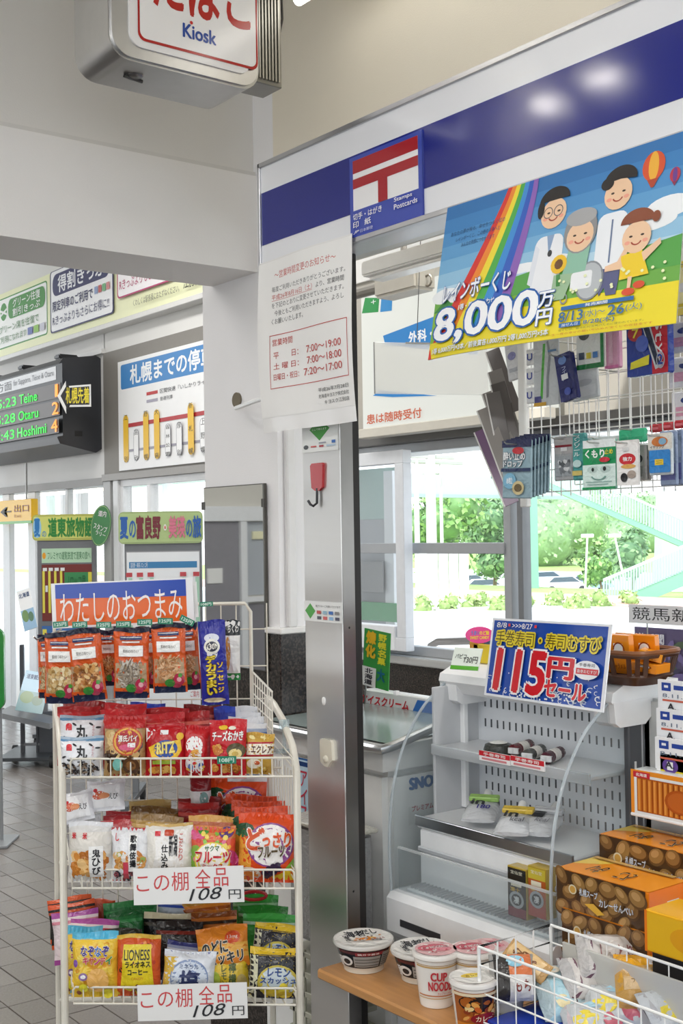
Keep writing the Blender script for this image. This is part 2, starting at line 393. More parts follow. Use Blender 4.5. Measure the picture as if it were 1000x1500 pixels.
# made-up grey wall behind the sliding leaf, standing in for its glass reflection
def pw(nm, x0, y0, x1, y1, c, X=4.75, T=.03, kind='paint'):
    a_ = at(x0, y1, X=X); b_ = at(x1, y0, X=X); t_ = at(x0, y0, X=X)
    return struct(MB().box((X, b_.y, a_.z), (X+T, a_.y, t_.z), mat(c, kind), .002).obj(nm))
pw('wall_reflection', 505, 690, 583, 762, '#a8c0bc', 4.9); pw('wall_reflection', 505, 762, 583, 1000, '#a9adb2', 4.9); pw('trim_40', 584, 690, 597, 1000, '#5d5f61', 4.8); pw('trim_41', 566, 690, 574, 1000, '#d9dcde', 4.85); pw('trim_42', 505, 880, 590, 906, '#4f9a6a', 4.83)
o = pw('paper_notice', 508, 822, 560, 866, '#8f9192', 4.82, .01, 'paper'); o['kind'] = 'thing'; tag(o, 'grey notice panel standing in for a reflection in the sliding window leaf', 'notice')
window(3, yp(613), 5.40, .93, 1.98, [], [], '#e4e6ea', .07, True, XW-.10)     # the sliding leaf in front
MB().box((XW-.105, yp(598), .93), (XW-.04, 5.35, 1.06), mat('#eceef1', 'paint'), .004).obj('trim_11')['kind'] = 'structure'
window(4, 6.1, 8.15, .35, 1.97, [(7.7, .05), (6.75, .04)], [], '#e8e9ea', .05)
sbox('trim_12', (XW-.02, 8.14, 0), (XW+.1, 8.22, 1.97), '#d9dadb', 'paint', .004)
sbox('trim_13', (XW-.02, 8.26, 0), (XW+.1, 8.38, 1.97), '#a4a4a3', 'paint', .004)
sbox('wall_low', (XW, 6.1, 0), (XW+.12, 8.2, .36), '#c9c8c5')
# entrance door, left
for n, (a, b) in enumerate(((4, 14), (41, 52), (96, 100))):
    e = empty('door_%d' % (n+1), (XW, yp(b), 0)); e['kind'] = 'structure'
    y0, y1 = yp(b), yp(a)
    MB().box((0, 0, 0), (.05, max(.05, y1-y0), 1.94), mat('#dfe1e3', 'paint'), .004).obj('stile', e)
    if n == 1:
        MB().box((0, -2.1, 0), (.04, 0, .14), mat('#c9cbcd', 'paint'), .004).obj('bottom_rail', e)
        MB().box((.02, -2.1, .14), (.026, 0, 1.9), mat('#ffffff', 'clear0.03')).obj('pane', e)
# porch outside the entrance: roof, posts and a long tube lamp
sbox('ceiling_porch', (XW+.15, 6.0, 2.25), (7.4, 16, 2.4), '#c9c9c7')
for k, (x, y) in enumerate(((120, 9.6), (93, 11.0), (115, 12.4))):
    q = at(x, 800, X=6.2+k*.4)
    sbox('trim_%d' % (14+k), (q.x, q.y, -.05), (q.x+.09, q.y+.09, 2.25), '#e6e8e8', 'paint', .005)
q = at(90, 722, X=5.4)
e = empty('tube_lamp', (q.x, q.y, q.z), 'long thin lit tube lamp under the porch roof by the exit', 'lamp')
MB().box((-.03, -1.3, .015), (.03, 1.5, .05), mat('#d5d5d2', 'paint'), .004).obj('housing', e)
for s_ in (-1.0, 1.2): MB().tube([(0, s_, .05), (0, s_, 2.25-q.z)], .006, mat('#d5d5d2', 'paint'), 6).obj('hanger', e)
MB().tube([(0, -1.28, 0), (0, 1.48, 0)], .018, mat('#fff6e8', 'emit3'), 10).obj('tube', e)
# ------------------------------------------------------------------ outdoors
sbox('pavement', (XW+.15, -40, -.09), (12, 60, -.05), '#d9d5cf', 'matte')
sbox('road', (12, -60, -.11), (20, 80, -.07), '#e4e2dd', 'matte')
sbox('brick_path', (20, -60, -.10), (23, 80, -.05), '#d2a898', 'matte')
gb = MB(); gb.add([(23, -80, -.08), (23, 120, -.08), (34, 120, -.6), (34, -80, -.6), (50, -80, -3.9), (50, 120, -3.9), (300, -200, -4.2), (300, 400, -4.2)],
       [(0, 1, 2, 3)[::-1], (3, 2, 5, 4)[::-1], (4, 5, 7, 6)[::-1]], mat('#9fb968', 'grass'))
struct(gb.obj('ground'))
sbox('parking_lot', (58, -40, -3.95), (120, 140, -3.9), '#dcdcd8', 'matte')
ORD = ['first', 'second', 'third', 'fourth', 'fifth', 'sixth', 'seventh', 'eighth', 'ninth', 'tenth']
def leafy(name, label, cat, base, h, w, cols, n=900, trunk=True, group=None, ls=.3, seed=1, dp=None, low=.25):
    R = random.Random(seed); e = empty(name, base, label, cat, group)
    lv = MB(); blobs = []
    for k in range(9):
        a = R.uniform(0, 6.28); r = R.uniform(0, .5)*w/2*1.3; z = h*(low+(1-low)*R.uniform(.22, .86)); s = R.uniform(.3, .5)*w/2*(1.25-abs(z/h-.5))
        blobs.append((r*math.cos(a), r*math.sin(a), z, s))
    for bx, by, bz, s in blobs: lv.ell((bx, by, bz), (s*.8, s*.8, s*.7), mat(cols[-1], 'leaf'), 9, 6)
    for k in range(n):
        bx, by, bz, s = R.choice(blobs); d = Vector((R.gauss(0, 1), R.gauss(0, 1), R.gauss(0, 1))).normalized()
        c = Vector((bx, by, bz))+Vector((d.x*s, d.y*s, d.z*s*.85))*R.uniform(.75, 1.12)
        t = Vector((R.gauss(0, 1), R.gauss(0, 1), R.gauss(0, 1))).normalized(); b_ = t.cross(d).normalized(); q = ls*R.uniform(.5, 1)
        lv.add([c-t*q, c+b_*q*.6, c+t*q, c-b_*q*.6], [(0, 1, 2, 3)], mat(R.choice(cols), 'leaf'))
    o = lv.obj('foliage', e); o['kind'] = 'stuff'
    if trunk: MB().tube([(0, 0, -.2), (.05*w, 0, h*.35), (0, .04*w, h*.7)], [w*.035, w*.026, w*.012], mat('#7d6a55', 'matte'), 8).obj('trunk', e)
    return e
G = ['#8fb56a', '#7da75f', '#a3c47f', '#64904f']
GD = ['#80a670', '#6f9863', '#93b37d', '#587f52']
def ob(x, y, D, z=None):
    p = at(x, y, D=D)
    if z is not None: p.z = z
    return p
leafy('tree', 'broad green tree behind the utility pole, left in the window', 'tree', ob(650, 850, 70, -3.8), 8.8, 6.5, G, 2200, seed=3, ls=.28)
leafy('tree', 'rounder green tree just left of the window mullion', 'tree', ob(722, 850, 80, -3.8), 7.6, 4.6, GD, 1500, seed=5, ls=.28)
leafy('tree', 'small pale tree among the cars right of the mullion', 'tree', ob(878, 850, 75, -3.8), 5, 2.6, G, 700, seed=8, ls=.22)
leafy('tree', 'dark green tree behind the lower stair railing', 'tree', ob(925, 850, 90, -3.9), 6, 5, GD, 900, seed=9, ls=.3)
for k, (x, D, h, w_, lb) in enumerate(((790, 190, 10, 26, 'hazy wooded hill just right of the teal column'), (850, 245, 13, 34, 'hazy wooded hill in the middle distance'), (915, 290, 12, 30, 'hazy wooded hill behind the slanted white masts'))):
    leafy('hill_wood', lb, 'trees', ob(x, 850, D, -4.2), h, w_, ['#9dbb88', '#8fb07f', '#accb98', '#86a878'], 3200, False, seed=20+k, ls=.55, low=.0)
for k, x in enumerate(range(618, 960, 38)):
    p = ob(x, 905, 25+.6*(k % 3), -.35)
    leafy('shrub', 'low pale shrub on the grass bank, %s from the left' % ORD[k], 'shrub', p, .6, .8, ['#b7cf85', '#a5c272', '#c6d99a', '#90ad62'], 260, False, 'low shrubs along the grass bank', .07, 40+k, low=0)
def car(x, D, col, label, L=4.2, yaw=0):
    p = ob(x, 880, D, -3.9); e = empty('car', p, label, 'car'); e.rotation_euler = (0, 0, -CA+math.radians(yaw))
    prof = [(-.5, .18), (-.49, .55), (-.40, .62), (-.27, .95), (.12, 1.0), (.30, .66), (.47, .55), (.5, .2)]
    b = MB(); T = Matrix(((1, 0, 0, 0), (0, 0, -1, 0), (0, 1, 0, 0), (0, 0, 0, 1)))
    b.prism([(a*L, z*1.45) for a, z in prof][::-1], -.85, .85, mat(col, 'gloss'), T); b.obj('body', e)
    g = MB(); g.prism([(-.37*L, .95), (-.26*L, 1.36), (.11*L, 1.42), (.26*L, .98)][::-1], -.87, .87, mat('#4b5a63', 'gloss'), T); g.obj('window_band', e)
    for a in (-.31, .31):
        for s in (-.8, .8): MB().tube([(a*L, s-.12, .32), (a*L, s+.12, .32)], .32, mat('#33353a', 'matte'), 14).obj('wheel', e)
for x, D, c, lb in ((712, 102, '#eef0f2', 'white car parked left of the window mullion'), (690, 112, '#8f9aa4', 'grey car parked behind the white car'), (828, 105, '#e8ecf0', 'white car parked right of the teal bridge column'),
                    (862, 108, '#8fa9c4', 'pale blue car in the car park, rightmost'), (802, 118, '#c8d2da', 'silver car beside the bridge column')): car(x, D, c, lb)
# utility poles and white fence panels
for x, D, r, lb, top in ((633, 34, .16, 'grey concrete utility pole with cross arm, thickest', 7.5), (612, 36, .09, 'thin white pole left of the concrete utility pole', 5.6), (648, 37, .06, 'thin grey pole right of the concrete utility pole', 5.2)):
    e = empty('utility_pole', ob(x, 850, D, -1), lb, 'pole')
    MB().tube([(0, 0, 0), (0, 0, top+1)], [r, r*.75], mat('#d2d3d0', 'matte'), 12).obj('shaft', e)
    MB().box((-1, -.05, 4.6), (.9, .05, 4.7), mat('#b9bbb8', 'matte'), .01).obj('cross_arm', e)
for k in range(5):
    p = ob(613+k*15, 870, 30, -.8); e = empty('fence_panel', p, 'white fence panel by the poles, %s from the left' % ORD[k], 'fence', 'white fence panels by the poles', -CA)
    MB().box((0, 0, 0), (.235, .03, 2.0), mat('#f2f2f0', 'paint'), .01).obj('sheet', e); MB().box((.0, -.03, 0), (.02, .06, 2.05), mat('#d4d5d4', 'paint'), .005).obj('post', e)
# pedestrian bridge with its stairs
TEAL = '#86b5a8'
e = empty('footbridge', ob(780, 850, 42, -1), 'pale teal pedestrian bridge with stairs crossing the window', 'bridge')
def bb(nm, pts, D0, D1, col, depth=1.5, kind='paint'):
    P = [at(x, y, D=D0+(D1-D0)*t) for x, y, t in pts]; b = MB(); n = len(P); off = Vector((fw.x, fw.y, 0))*depth; L = e.location
    b.add([q-L for q in P]+[q+off-L for q in P], [tuple(range(n-1, -1, -1)), tuple(range(n, 2*n))]+[(k, (k+1) % n, n+(k+1) % n, n+k) for k in range(n)], mat(col, kind)); return b.obj(nm, e)
bb('column', [(768, 905, 0), (790, 905, 0), (786, 700, 0), (766, 700, 0)], 42, 42, TEAL, .6)
bb('deck', [(520, 722, 0), (860, 728, 0), (860, 700, 0), (520, 692, 0)], 43, 43, '#b4bcbd', 2.5)
bb('deck_edge', [(520, 727, 0), (860, 732, 0), (860, 727, 0), (520, 722, 0)], 42.8, 42.8, '#9bb5b4', .3)
def stair(xa, ya, xb, yb, hh, D, teal_h, nb):
    bb('stringer', [(xa, ya, 0), (xb, yb, 0), (xb, yb-teal_h, 0), (xa, ya-teal_h, 0)], D, D, TEAL, .25)
    bb('handrail', [(xa, ya-teal_h-hh, 0), (xb, yb-teal_h-hh, 0), (xb, yb-teal_h-hh-4, 0), (xa, ya-teal_h-hh-4, 0)], D, D, '#c3d6d2', .1)
    bl = MB(); L = e.location
    for k in range(nb):
        t = k/(nb-1); x = xa+(xb-xa)*t; y = ya+(yb-ya)*t-teal_h
        bl.tube([at(x, y, D=D)-L, at(x, y-hh, D=D)-L], .03, mat('#a9cfc6', 'paint'), 4)
    bl.obj('balusters', e)['kind'] = 'stuff'
stair(800, 714, 1040, 820, 30, 36, 9, 60)
stair(884, 908, 1040, 842, 34, 30, 22, 40)
bb('stair_wall', [(968, 860, 0), (1010, 860, 0), (1010, 720, 0), (972, 714, 0)], 40, 40, '#c3c6d2', 1.0)
for k, (xa, xb) in enumerate(((852, 860), (930, 900))):
    m_ = empty('mast', ob(xa, 850, 60, -3.9), ['upright thin white mast in the car park', 'slanted thin white mast in the car park'][k], 'mast')
    MB().tube([(0, 0, 0), at(xb, 785, D=60)-m_.location], .05, mat('#eceff0', 'paint'), 8).obj('shaft', m_)
    MB().tube([at(xb, 785, D=60)-m_.location-rh*.3, at(xb, 785, D=60)-m_.location+rh*.3], .1, mat('#eceff0', 'paint'), 8).obj('head', m_)
# bench rail outside the window
e = empty('bent_rail', at(640, 985, X=4.75), 'bent metal tube rail outside the window sill', 'rail')
P = [(629, 1200), (628, 1000), (627, 960), (631, 946), (641, 940), (680, 939), (735, 938)]
MB().tube([at(x, y, X=4.75)-e.location for x, y in P], .022, mat('#a29a94', 'metal'), 10).obj('tube', e)
# teal platform roof seen through the left window and the leaf
e = empty('platform_roof', (14, 33, 2.9), 'pale teal platform roof seen through the left window', 'roof')
MB().box((-2, -11, 0), (2, 12, .25), mat('#a8cbc6', 'paint'), .02).obj('sheet', e); MB().box((-2.1, -11, -.25), (-2, 12, .3), mat('#7fa9a4', 'paint'), .01).obj('fascia', e)
for k in range(4): MB().tube([(-1, -10+k*6, -3), (-1, -10+k*6, 0)], .12, mat('#dfe6e4', 'paint'), 10).obj('post', e)
# far end of the hall, seen only in the mirror (plane Y = 9)
def mpx(x, y): p = at(x, y, Y=9.0); return Vector((4-p.x, 9.0, p.z))
def mbox(name, x0, y0, x1, y1, c, T, kind='paint', parent=None):
    a = mpx(x0, y1); b = mpx(x1, y0); o = MB().box((a.x, 9.0-T, a.z), (b.x, 9.0, b.z), mat(c, kind), .003).obj(name, parent)
    return o
for a_, b_ in (((-5, 9.0, 0), (1.2, 9.2, .9)), ((-5, 9.0, 2.7), (1.2, 9.2, 4.1)), ((-2.45, 9.0, .9), (1.2, 9.2, 2.7)), ((-5, 9.0, .9), (-4.7, 9.2, 2.7)), ((-3.65, 9.0, .9), (-3.5, 9.2, 2.7))):  # unseen openings added so the steel post reflects bright sky
    sbox('wall_end', a_, b_, '#d6d3cb')
struct(mbox('trim_20', 290, 742, 410, 764, '#eceef0', .05)); struct(mbox('wall_grey', 290, 764, 356, 1000, '#8f8d93', .02))
struct(mbox('trim_21', 355, 764, 361, 1000, '#eceef0', .06)); d4 = empty('window_5', (-1.9, 8.97, 1)); d4['kind'] = 'structure'
L4 = d4.location
o = mbox('pane', 361, 764, 405, 872, '#b9bfc6', .01, 'gloss', d4); o.location = -L4
o = mbox('bottom_frame', 361, 872, 405, 882, '#eceef0', .05, 'paint', d4); o.location = -L4
struct(mbox('wall_grey', 361, 882, 410, 1010, '#8b898f', .02))
o = mbox('paper_notice', 306, 832, 328, 855, '#f1f1ee', .03, 'paper'); tag(o, 'white paper notice on the grey wall, reflected in the mirror', 'notice')
o = mbox('window_sign', 372, 778, 396, 790, '#f2efc9', .03, 'paper'); tag(o, 'pale yellow sign on the glass, reflected in the mirror', 'sign')
# ================================================================== kiosk front
XF = 1.70
# fascia board with blue stripe
e = empty('fascia_board', (XF, 2.52, 2.21), 'long white kiosk fascia board with a wide dark blue stripe', 'sign board')
MB().box((0, -3.6, 0), (.10, 0, .262), mat('#e9eaee', 'panel'), .004).obj('panel', e)
MB().box((-.0015, -3.59, .062), (0, -.006, .193), mat('#1a2582', 'panel')).obj('blue_stripe', e)
MB().box((-.006, -3.6, -.006), (.012, .004, .006), mat('#c9cace', 'metal'), .001).obj('lower_trim', e)
MB().box((-.006, -3.6, .257), (.012, .004, .269), mat('#c9cace', 'metal'), .001).obj('upper_trim', e)
MB().box((-.006, -.004, -.006), (.10, .006, .269), mat('#d3d4d8', 'metal'), .001).obj('end_trim', e)
# post office sign
def a_post(a):
    a.rect(.0, .0, 1, 1, '#3e4fae', n=1); a.rect(.05, .33, .95, .95, '#f0eff0', n=1)
    a.rect(.05, .79, .95, .95, '#a81f2a', n=1); a.rect(.05, .60, .95, .72, '#a81f2a', n=1); a.rect(.41, .33, .54, .62, '#a81f2a', n=1)
    a.text('切手・はがき', .05, .21, .46, .29, '#f4f4fa', .02); a.text('印', .05, .11, .13, .19, '#f4f4fa', .02); a.text('紙', .22, .11, .31, .19, '#f4f4fa', .02)
    a.text('JP', .06, .035, .14, .075, '#f4f4fa', .03, shear=.3); a.text('日本郵便', .16, .035, .34, .075, '#cfd4f0')
    a.text('Stamps', .64, .25, .88, .31, '#f4f4fa', .02); a.text('Postcards', .64, .17, .95, .23, '#f4f4fa', .02)
board('stamp_sign', 'square blue and white stamp sign with red T mark on the fascia', 'sign', MX((XF-.004, 2.151, 2.215)), .247, .182, a_post, .003, '#3e4fae', 'panel')
# lottery poster, hanging from the fascia
W, H = .592, .31
tl = Vector((XF-.012, 1.850, 2.209)); bl = at(628, 528, X=1.63); vv = (tl-bl); PH = vv.length
Mp = axes(bl, (0, -1, 0), vv)
def pfn(u, v, l):
    c = .012*math.sin(u*4.5)*(1-v)+.002*math.sin(u*9+1)*(1-v)
    return (u*W+.035*(1-v)*0, v*PH-.03*u*(1-v)*.3, c+l)
b = MB(); n = 40
for side, dz in ((0, 0), (1, -.0012)):
    vs = [pfn(i/n, j/8, dz) for j in range(9) for i in range(n+1)]; fs = [(j*(n+1)+i, j*(n+1)+i+1, (j+1)*(n+1)+i+1, (j+1)*(n+1)+i) for j in range(8) for i in range(n)]
    b.add(vs, fs if side == 0 else [f[::-1] for f in fs], mat('#f2efe4', 'paper'))
po = b.obj('lottery_poster', None, Mp); tag(po, 'colourful lottery poster with rainbow and family hanging from the fascia', 'poster')
a = Art(pfn, W, PH, 'paper', .00004, .0003, .05)
sky = ['#2f74b4', '#3c82c0', '#4c90c9', '#5f9fd1', '#76b0d9', '#95c4e2', '#b9d9ec']
for k, c in enumerate(sky): a.rect(0, 1-(k+1)*.09, 1, 1-k*.09+.002, c)
a.rect(0, 0, 1, .40, '#6fae4a'); a.rect(0, .0, .5, .30, '#8cbf3e'); a.rect(.33, 0, 1, .22, '#efdb2b'); a.rect(0, 0, .35, .10, '#efdb2b')
for cx, cy, rx, ry in ((.05, .40, .07, .05), (.12, .38, .06, .04), (.40, .46, .09, .03), (.95, .62, .08, .06), (.88, .56, .1, .05), (.52, .45, .1, .05)): a.ell(cx, cy, rx, ry, '#f2f5f7')
a.poly([(.3, .40), (.45, .43), (.7, .40), (1, .46), (1, .30), (.3, .30)], '#57a54b')
a.poly([(.0, .30), (.06, .38), (.12, .30)], '#3f8a42'); a.poly([(.02, .25), (.08, .34), (.15, .22)], '#4f9c46')
cols = ['#d9352f', '#ef8a2e', '#f4dd3b', '#4fae4c', '#3d8fd6', '#2f5fc0', '#8d62b6']
for k, c in enumerate(cols):
    A = []; B = []
    for i in range(17):
        t = i/16; y = 1-t*1.0; xa = .295-.30*t**1.15-.015*t; wd = .019+.031*t
        A.append((xa+wd*k, y)); B.append((xa+wd*(k+1)+.001, y))
    A = [(max(0, x), y) for x, y in A]; B = [(max(0, x), y) for x, y in B]
    a.band(A, B, c)
a.rect(.50, 0, 1, .185, '#f0dc2c'); a.poly([(.02, .0), (.0, .10), (.5, .17), (.5, 0)], '#e9d62c')
for k in range(3): a.text(['あなたの夢が実る、幸せをつなぐ虹の', 'レインボーくじ、この街の未来へと', 'みんなの笑顔につながります'][k], .04+.03*k, .79-.045*k, .30-.02*k, .82-.045*k, '#1d4a7a', .01)
# balloons
a.ell(.885, .86, .04, .08, '#d9552f'); a.ell(.885, .86, .018, .08, '#efb13a'); a.poly([(.865, .79), (.905, .79), (.89, .745), (.88, .745)], '#b5472b')
a.ell(.962, .78, .018, .04, '#c03a4e'); a.ell(.962, .78, .008, .04, '#6a3d8e'); a.poly([(.953, .745), (.971, .745), (.962, .72)], '#8a3050')
SK = '#f0c9a5'
def face(cx, cy, r, hair, old=False):
    a.ell(cx, cy, r, r*1.75, SK)
    for s in (-1, 1): a.ell(cx+s*r*.4, cy+r*.15, r*.13, r*.12, '#3b2a24', 8); a.ell(cx+s*r*.62, cy-r*.5, r*.2, r*.22, '#f0a58e', 8)
    a.ring(cx, cy-r*.3, r*.4, r*.6, .25, '#a8432f', 10, 200, 340)
# doctor, left
a.poly([(.475, .31), (.56, .31), (.555, .2), (.48, .2)], '#4a4f55'); a.rrect(.455, .27, .57, .62, '#eef0f4', .03); a.poly([(.455, .58), (.44, .35), (.46, .33), (.475, .55)], '#e2e6ee'); a.poly([(.50, .62), (.53, .62), (.515, .5)], '#8da6c8')
face(.515, .75, .052, 0); a.ell(.513, .83, .062, .08, '#1e1a1a', a0=0, a1=180); a.ell(.46, .79, .014, .055, '#1e1a1a')
for s in (-1, 1): a.ring(.513+s*.021, .76, .019, .034, .15, '#555a60')
a.ell(.52, .51, .009, .02, '#33363b')
# carer, right
a.poly([(.71, .35), (.80, .35), (.79, .20), (.755, .20), (.74, .28), (.73, .2)], '#5b5f86'); a.rrect(.70, .35, .81, .66, '#eff2f6', .03); a.poly([(.80, .62), (.83, .52), (.81, .42), (.79, .5)], '#eff2f6'); a.poly([(.81, .45), (.83, .5), (.81, .36), (.77, .33)], SK)
face(.765, .76, .051, 0); a.ell(.77, .84, .060, .075, '#221d1c', a0=-10, a1=185); a.ell(.722, .83, .024, .035, '#221d1c')
a.rect(.752, .38, .758, .62, '#6f7f9f', n=1)
# lady in the wheelchair
a.ring(.69, .30, .052, .11, .1, '#8b9096'); a.ell(.69, .30, .046, .1, '#b9bec2'); a.ell(.69, .30, .01, .02, '#e8eaec'); a.ring(.60, .22, .014, .03, .3, '#8b9096')
a.poly([(.60, .52), (.68, .5), (.67, .34), (.58, .33)], '#8fc0a8'); a.poly([(.55, .37), (.63, .36), (.60, .22), (.545, .22)], '#9fbf9a'); a.rrect(.62, .26, .70, .36, '#f0f2f4', .01)
a.ell(.636, .60, .064, .13, '#8f8f90'); face(.636, .57, .052, 0); a.ell(.634, .68, .06, .05, '#a9a9aa')
a.ell(.565, .43, .032, .055, '#efc12b', 14); a.ell(.565, .43, .017, .03, '#6b4420', 10); a.poly([(.56, .37), (.575, .37), (.58, .3), (.565, .3)], '#3f8a42')
# girl in yellow
a.poly([(.80, .40), (.87, .42), (.90, .28), (.80, .27)], '#f2cf2c'); a.poly([(.87, .4), (.93, .46), (.935, .43), (.88, .35)], SK); a.poly([(.80, .38), (.745, .36), (.745, .33), (.81, .33)], SK)
face(.848, .49, .050, 0); a.ell(.848, .57, .060, .075, '#8a4a30', a0=0, a1=180); a.ell(.912, .58, .014, .03, '#8a4a30')
a.poly([(.83, .28), (.845, .28), (.84, .2), (.83, .2)], SK); a.ell(.835, .20, .022, .02, '#d9502f'); a.ell(.87, .23, .02, .02, '#d9502f')
R = random.Random(2)
for _ in range(24): a.ell(R.uniform(.36, .98), R.uniform(.22, .33), .006, .009, '#eef3c0', 6, rings=1)
# lettering
a.text('レインボーくじ', .05, .345, .37, .465, '#f7f9fb', .03, '#1e57a8', .07)
a.text('1等・前後賞合わせて', .14, .275, .33, .315, '#f7f9fb', .02, '#2a63b0', .05)
a.text('8,000', .03, .075, .50, .305, '#f9fafc', .05, '#1e5fae', .10)
a.text('万', .505, .19, .565, .28, '#f7f9fb', .04, '#1e5fae', .09); a.text('円', .505, .085, .565, .175, '#f7f9fb', .04, '#1e5fae', .09)
a.text('1等 6,000万円×2本／前後賞各1,000万円 2等1,000万円×5本', .03, .02, .56, .06, '#f4f6f2', .02, '#2f6cae', .05)
a.rect(.60, .15, .86, .172, '#2f6cae', n=2); a.text('発売期間', .69, .153, .77, .169, '#f4f6f2', .02)
a.text('8/13', .595, .085, .685, .14, '#3e6f9c', .03); a.text('(水)〜', .69, .085, .765, .135, '#5a84a5', .01); a.text('26', .775, .085, .83, .14, '#3e6f9c', .03); a.text('(火)', .835, .09, .89, .135, '#5a84a5', .01)
a.rect(.60, .052, .68, .076, '#2f6cae', n=2); a.text('抽せん日', .61, .055, .67, .073, '#f4f6f2'); a.text('8/28(木)', .69, .048, .80, .08, '#3e6f9c', .02)
a.text('宝くじは、新市町村振興のために使われています。', .60, .03, .90, .042, '#6b6a2a'); a.text('一生一度の幸せの願いを込めた宝くじの収益金です', .56, .010, .93, .022, '#c2562a')
a.done('printed_front', po)
# opening hours notice in a clear sleeve
W, H = .375, .425
Mn = MX((XF-.014, 2.513, 1.80))
b = MB(); 
def nfn(u, v, l): return (u*W+.014*(1-v), v*H, .006*math.sin(v*3)+.004*math.sin(u*7+v*4)+l)
vs = [nfn(i/12, j/12, 0) for j in range(13) for i in range(13)]; fs = [(j*13+i, j*13+i+1, (j+1)*13+i+1, (j+1)*13+i) for j in range(12) for i in range(12)]
b.add(vs, fs, mat('#ecebea', 'gloss')); no = b.obj('opening_hours_notice', None, Mn); tag(no, 'white opening hours notice with red text in a clear sleeve', 'notice')
a = Art(nfn, W, H, 'paper', .00006, .0005, .06); RD = '#c23b34'; BK = '#3a3a3c'
a.rect(.0, .085, 1, .99, '#f3f2f0')
a.text('〜営業時間変更のお知らせ〜', .18, .88, .85, .925, RD, .01)
for k, t in enumerate(('毎度ご利用いただきありがとうございます。', None, 'を下記のとおりに変更させていただきます。', '今後ともご利用いただきますよう、よろし', 'くお願いいたします。')):
    y = .805-.047*k
    if t: a.text(t, .15 if k != 3 else .18, y, (.94, 0, .93, .93, .50)[k], y+.032, BK, .008)
a.text('平成26年8月16日（土）', .15, .758, .62, .79, RD, .015); a.rect(.15, .753, .62, .755, RD, n=1); a.text('より、営業時間', .66, .758, .93, .79, BK, .008)
a.rect(.13, .245, .135, .555, RD); a.rect(.955, .245, .96, .555, RD); a.rect(.13, .245, .96, .249, RD); a.rect(.13, .551, .96, .555, RD)
a.text('営業時間', .16, .49, .37, .53, RD, .015)
for k, (p, q) in enumerate((('平　　日：', '7:00〜19:00'), ('土 曜 日：', '7:00〜18:00'), ('日曜日・祝日：', '7:20〜17:00'))):
    a.text(p, .17, .415-.062*k, .43, .452-.062*k, RD, .006); a.text(q, .52 if k < 2 else .48, .415-.062*k, .90, .455-.062*k, RD, .006)
for k, t in enumerate(('平成26年7月28日', '北海道キヨスク株式会社', 'キヨスク江別店')): a.text(t, .62+.06*(k == 2), .185-.035*k, .95, .208-.035*k, BK)
a.done('printed_front', no)
# stainless shutter post
e = empty('shutter_post', (1.72, 2.235, 0), 'stainless steel shutter post between the wire rack and kiosk', 'post')
MB().box((0, 0, 0), (.036, .15, 2.21), mat('#e6e6e6', 'steel'), .002).obj('steel_casing', e)
MB().box((.001, -.0015, 0), (.036, .0, 2.21), mat('#858381', 'metal')).obj('shaded_side_face', e)  # darker metal sheet over the casing, dim reflection put into its colour
MB().box((.036, .006, 0), (.062, .08, 2.21), mat('#211e1d', 'matte'), .002).obj('rubber_guide', e)
for z in (1.33, .72): MB().ell((.018, -.001, z), (.003, .0015, .003), mat('#3a3a3a', 'metal')).obj('screw', e)
def hook(x, y, body, hk, label):
    p = at(x, y, X=1.72); o = empty('magnet_hook', p, label, 'hook')
    if hk:
        MB().prism([(-.022, -.018), (-.026, .034), (-.02, .04), (.02, .04), (.024, .034), (.02, -.018), (.008, -.026), (-.008, -.026)], 0, .007, mat(body, 'gloss'), MX((0, 0, 0))).obj('plate', o)
        MB().tube([Vector((-.006, 0, -.02)), Vector((-.007, 0, -.055)), Vector((-.012, .008, -.062)), Vector((-.016, .014, -.058)), Vector((-.02, .018, -.048))], .0032, mat(hk, 'metal'), 8).obj('hook', o)
    else:
        MB().prism([(-.022, -.02), (-.024, .028), (-.018, .034), (.018, .034), (.022, .028), (.024, -.012), (.012, -.022), (.006, -.03), (-.006, -.03)], 0, .008, mat(body, 'gloss'), MX((0, 0, 0))).obj('plate', o)
        MB().ell((-.008, 0, -.012), (.006, .009, .009), mat(body, 'gloss')).obj('knob', o)
hook(467, 703, '#b3242b', '#4a4a4c', 'red magnetic hook on the stainless post')
hook(481, 1104, '#e9e4d2', None, 'cream adhesive hook low on the stainless post')
o = MB().ell((0, 0, 0), (.003, .007, .010), mat('#f2f2f0', 'gloss')).obj('adhesive_bump', None, Matrix.Translation(at(474, 1027, X=1.719))); tag(o, 'tiny white adhesive bump on the stainless post', 'bump')
def a_ic(a):
    a.poly([(.5, .93), (.78, .62), (.5, .30), (.22, .62)], '#3f9a3c'); a.text('ここで使えます', .3, .59, .7, .65, '#e9f4e4', .02)
    a.ell(.12, .15, .07, .06, '#555a5e'); a.rect(.26, .13, .42, .17, '#c95a58', n=1); a.rect(.5, .12, .62, .17, '#b03a48', n=1); a.rect(.7, .12, .95, .17, '#b5c7d8', n=1); a.rect(.85, .2, .95, .28, '#3f6fb5', n=1); a.rect(.5, .22, .7, .25, '#8a8fa0', n=1)
M_, w_, h_ = bpx(443, 612, 495, 664, MX, X=1.717)
board('payment_sticker', 'white sticker with large green diamond below the notice', 'sticker', M_, w_, h_, a_ic, .002, '#e6e8e6', 'paper')
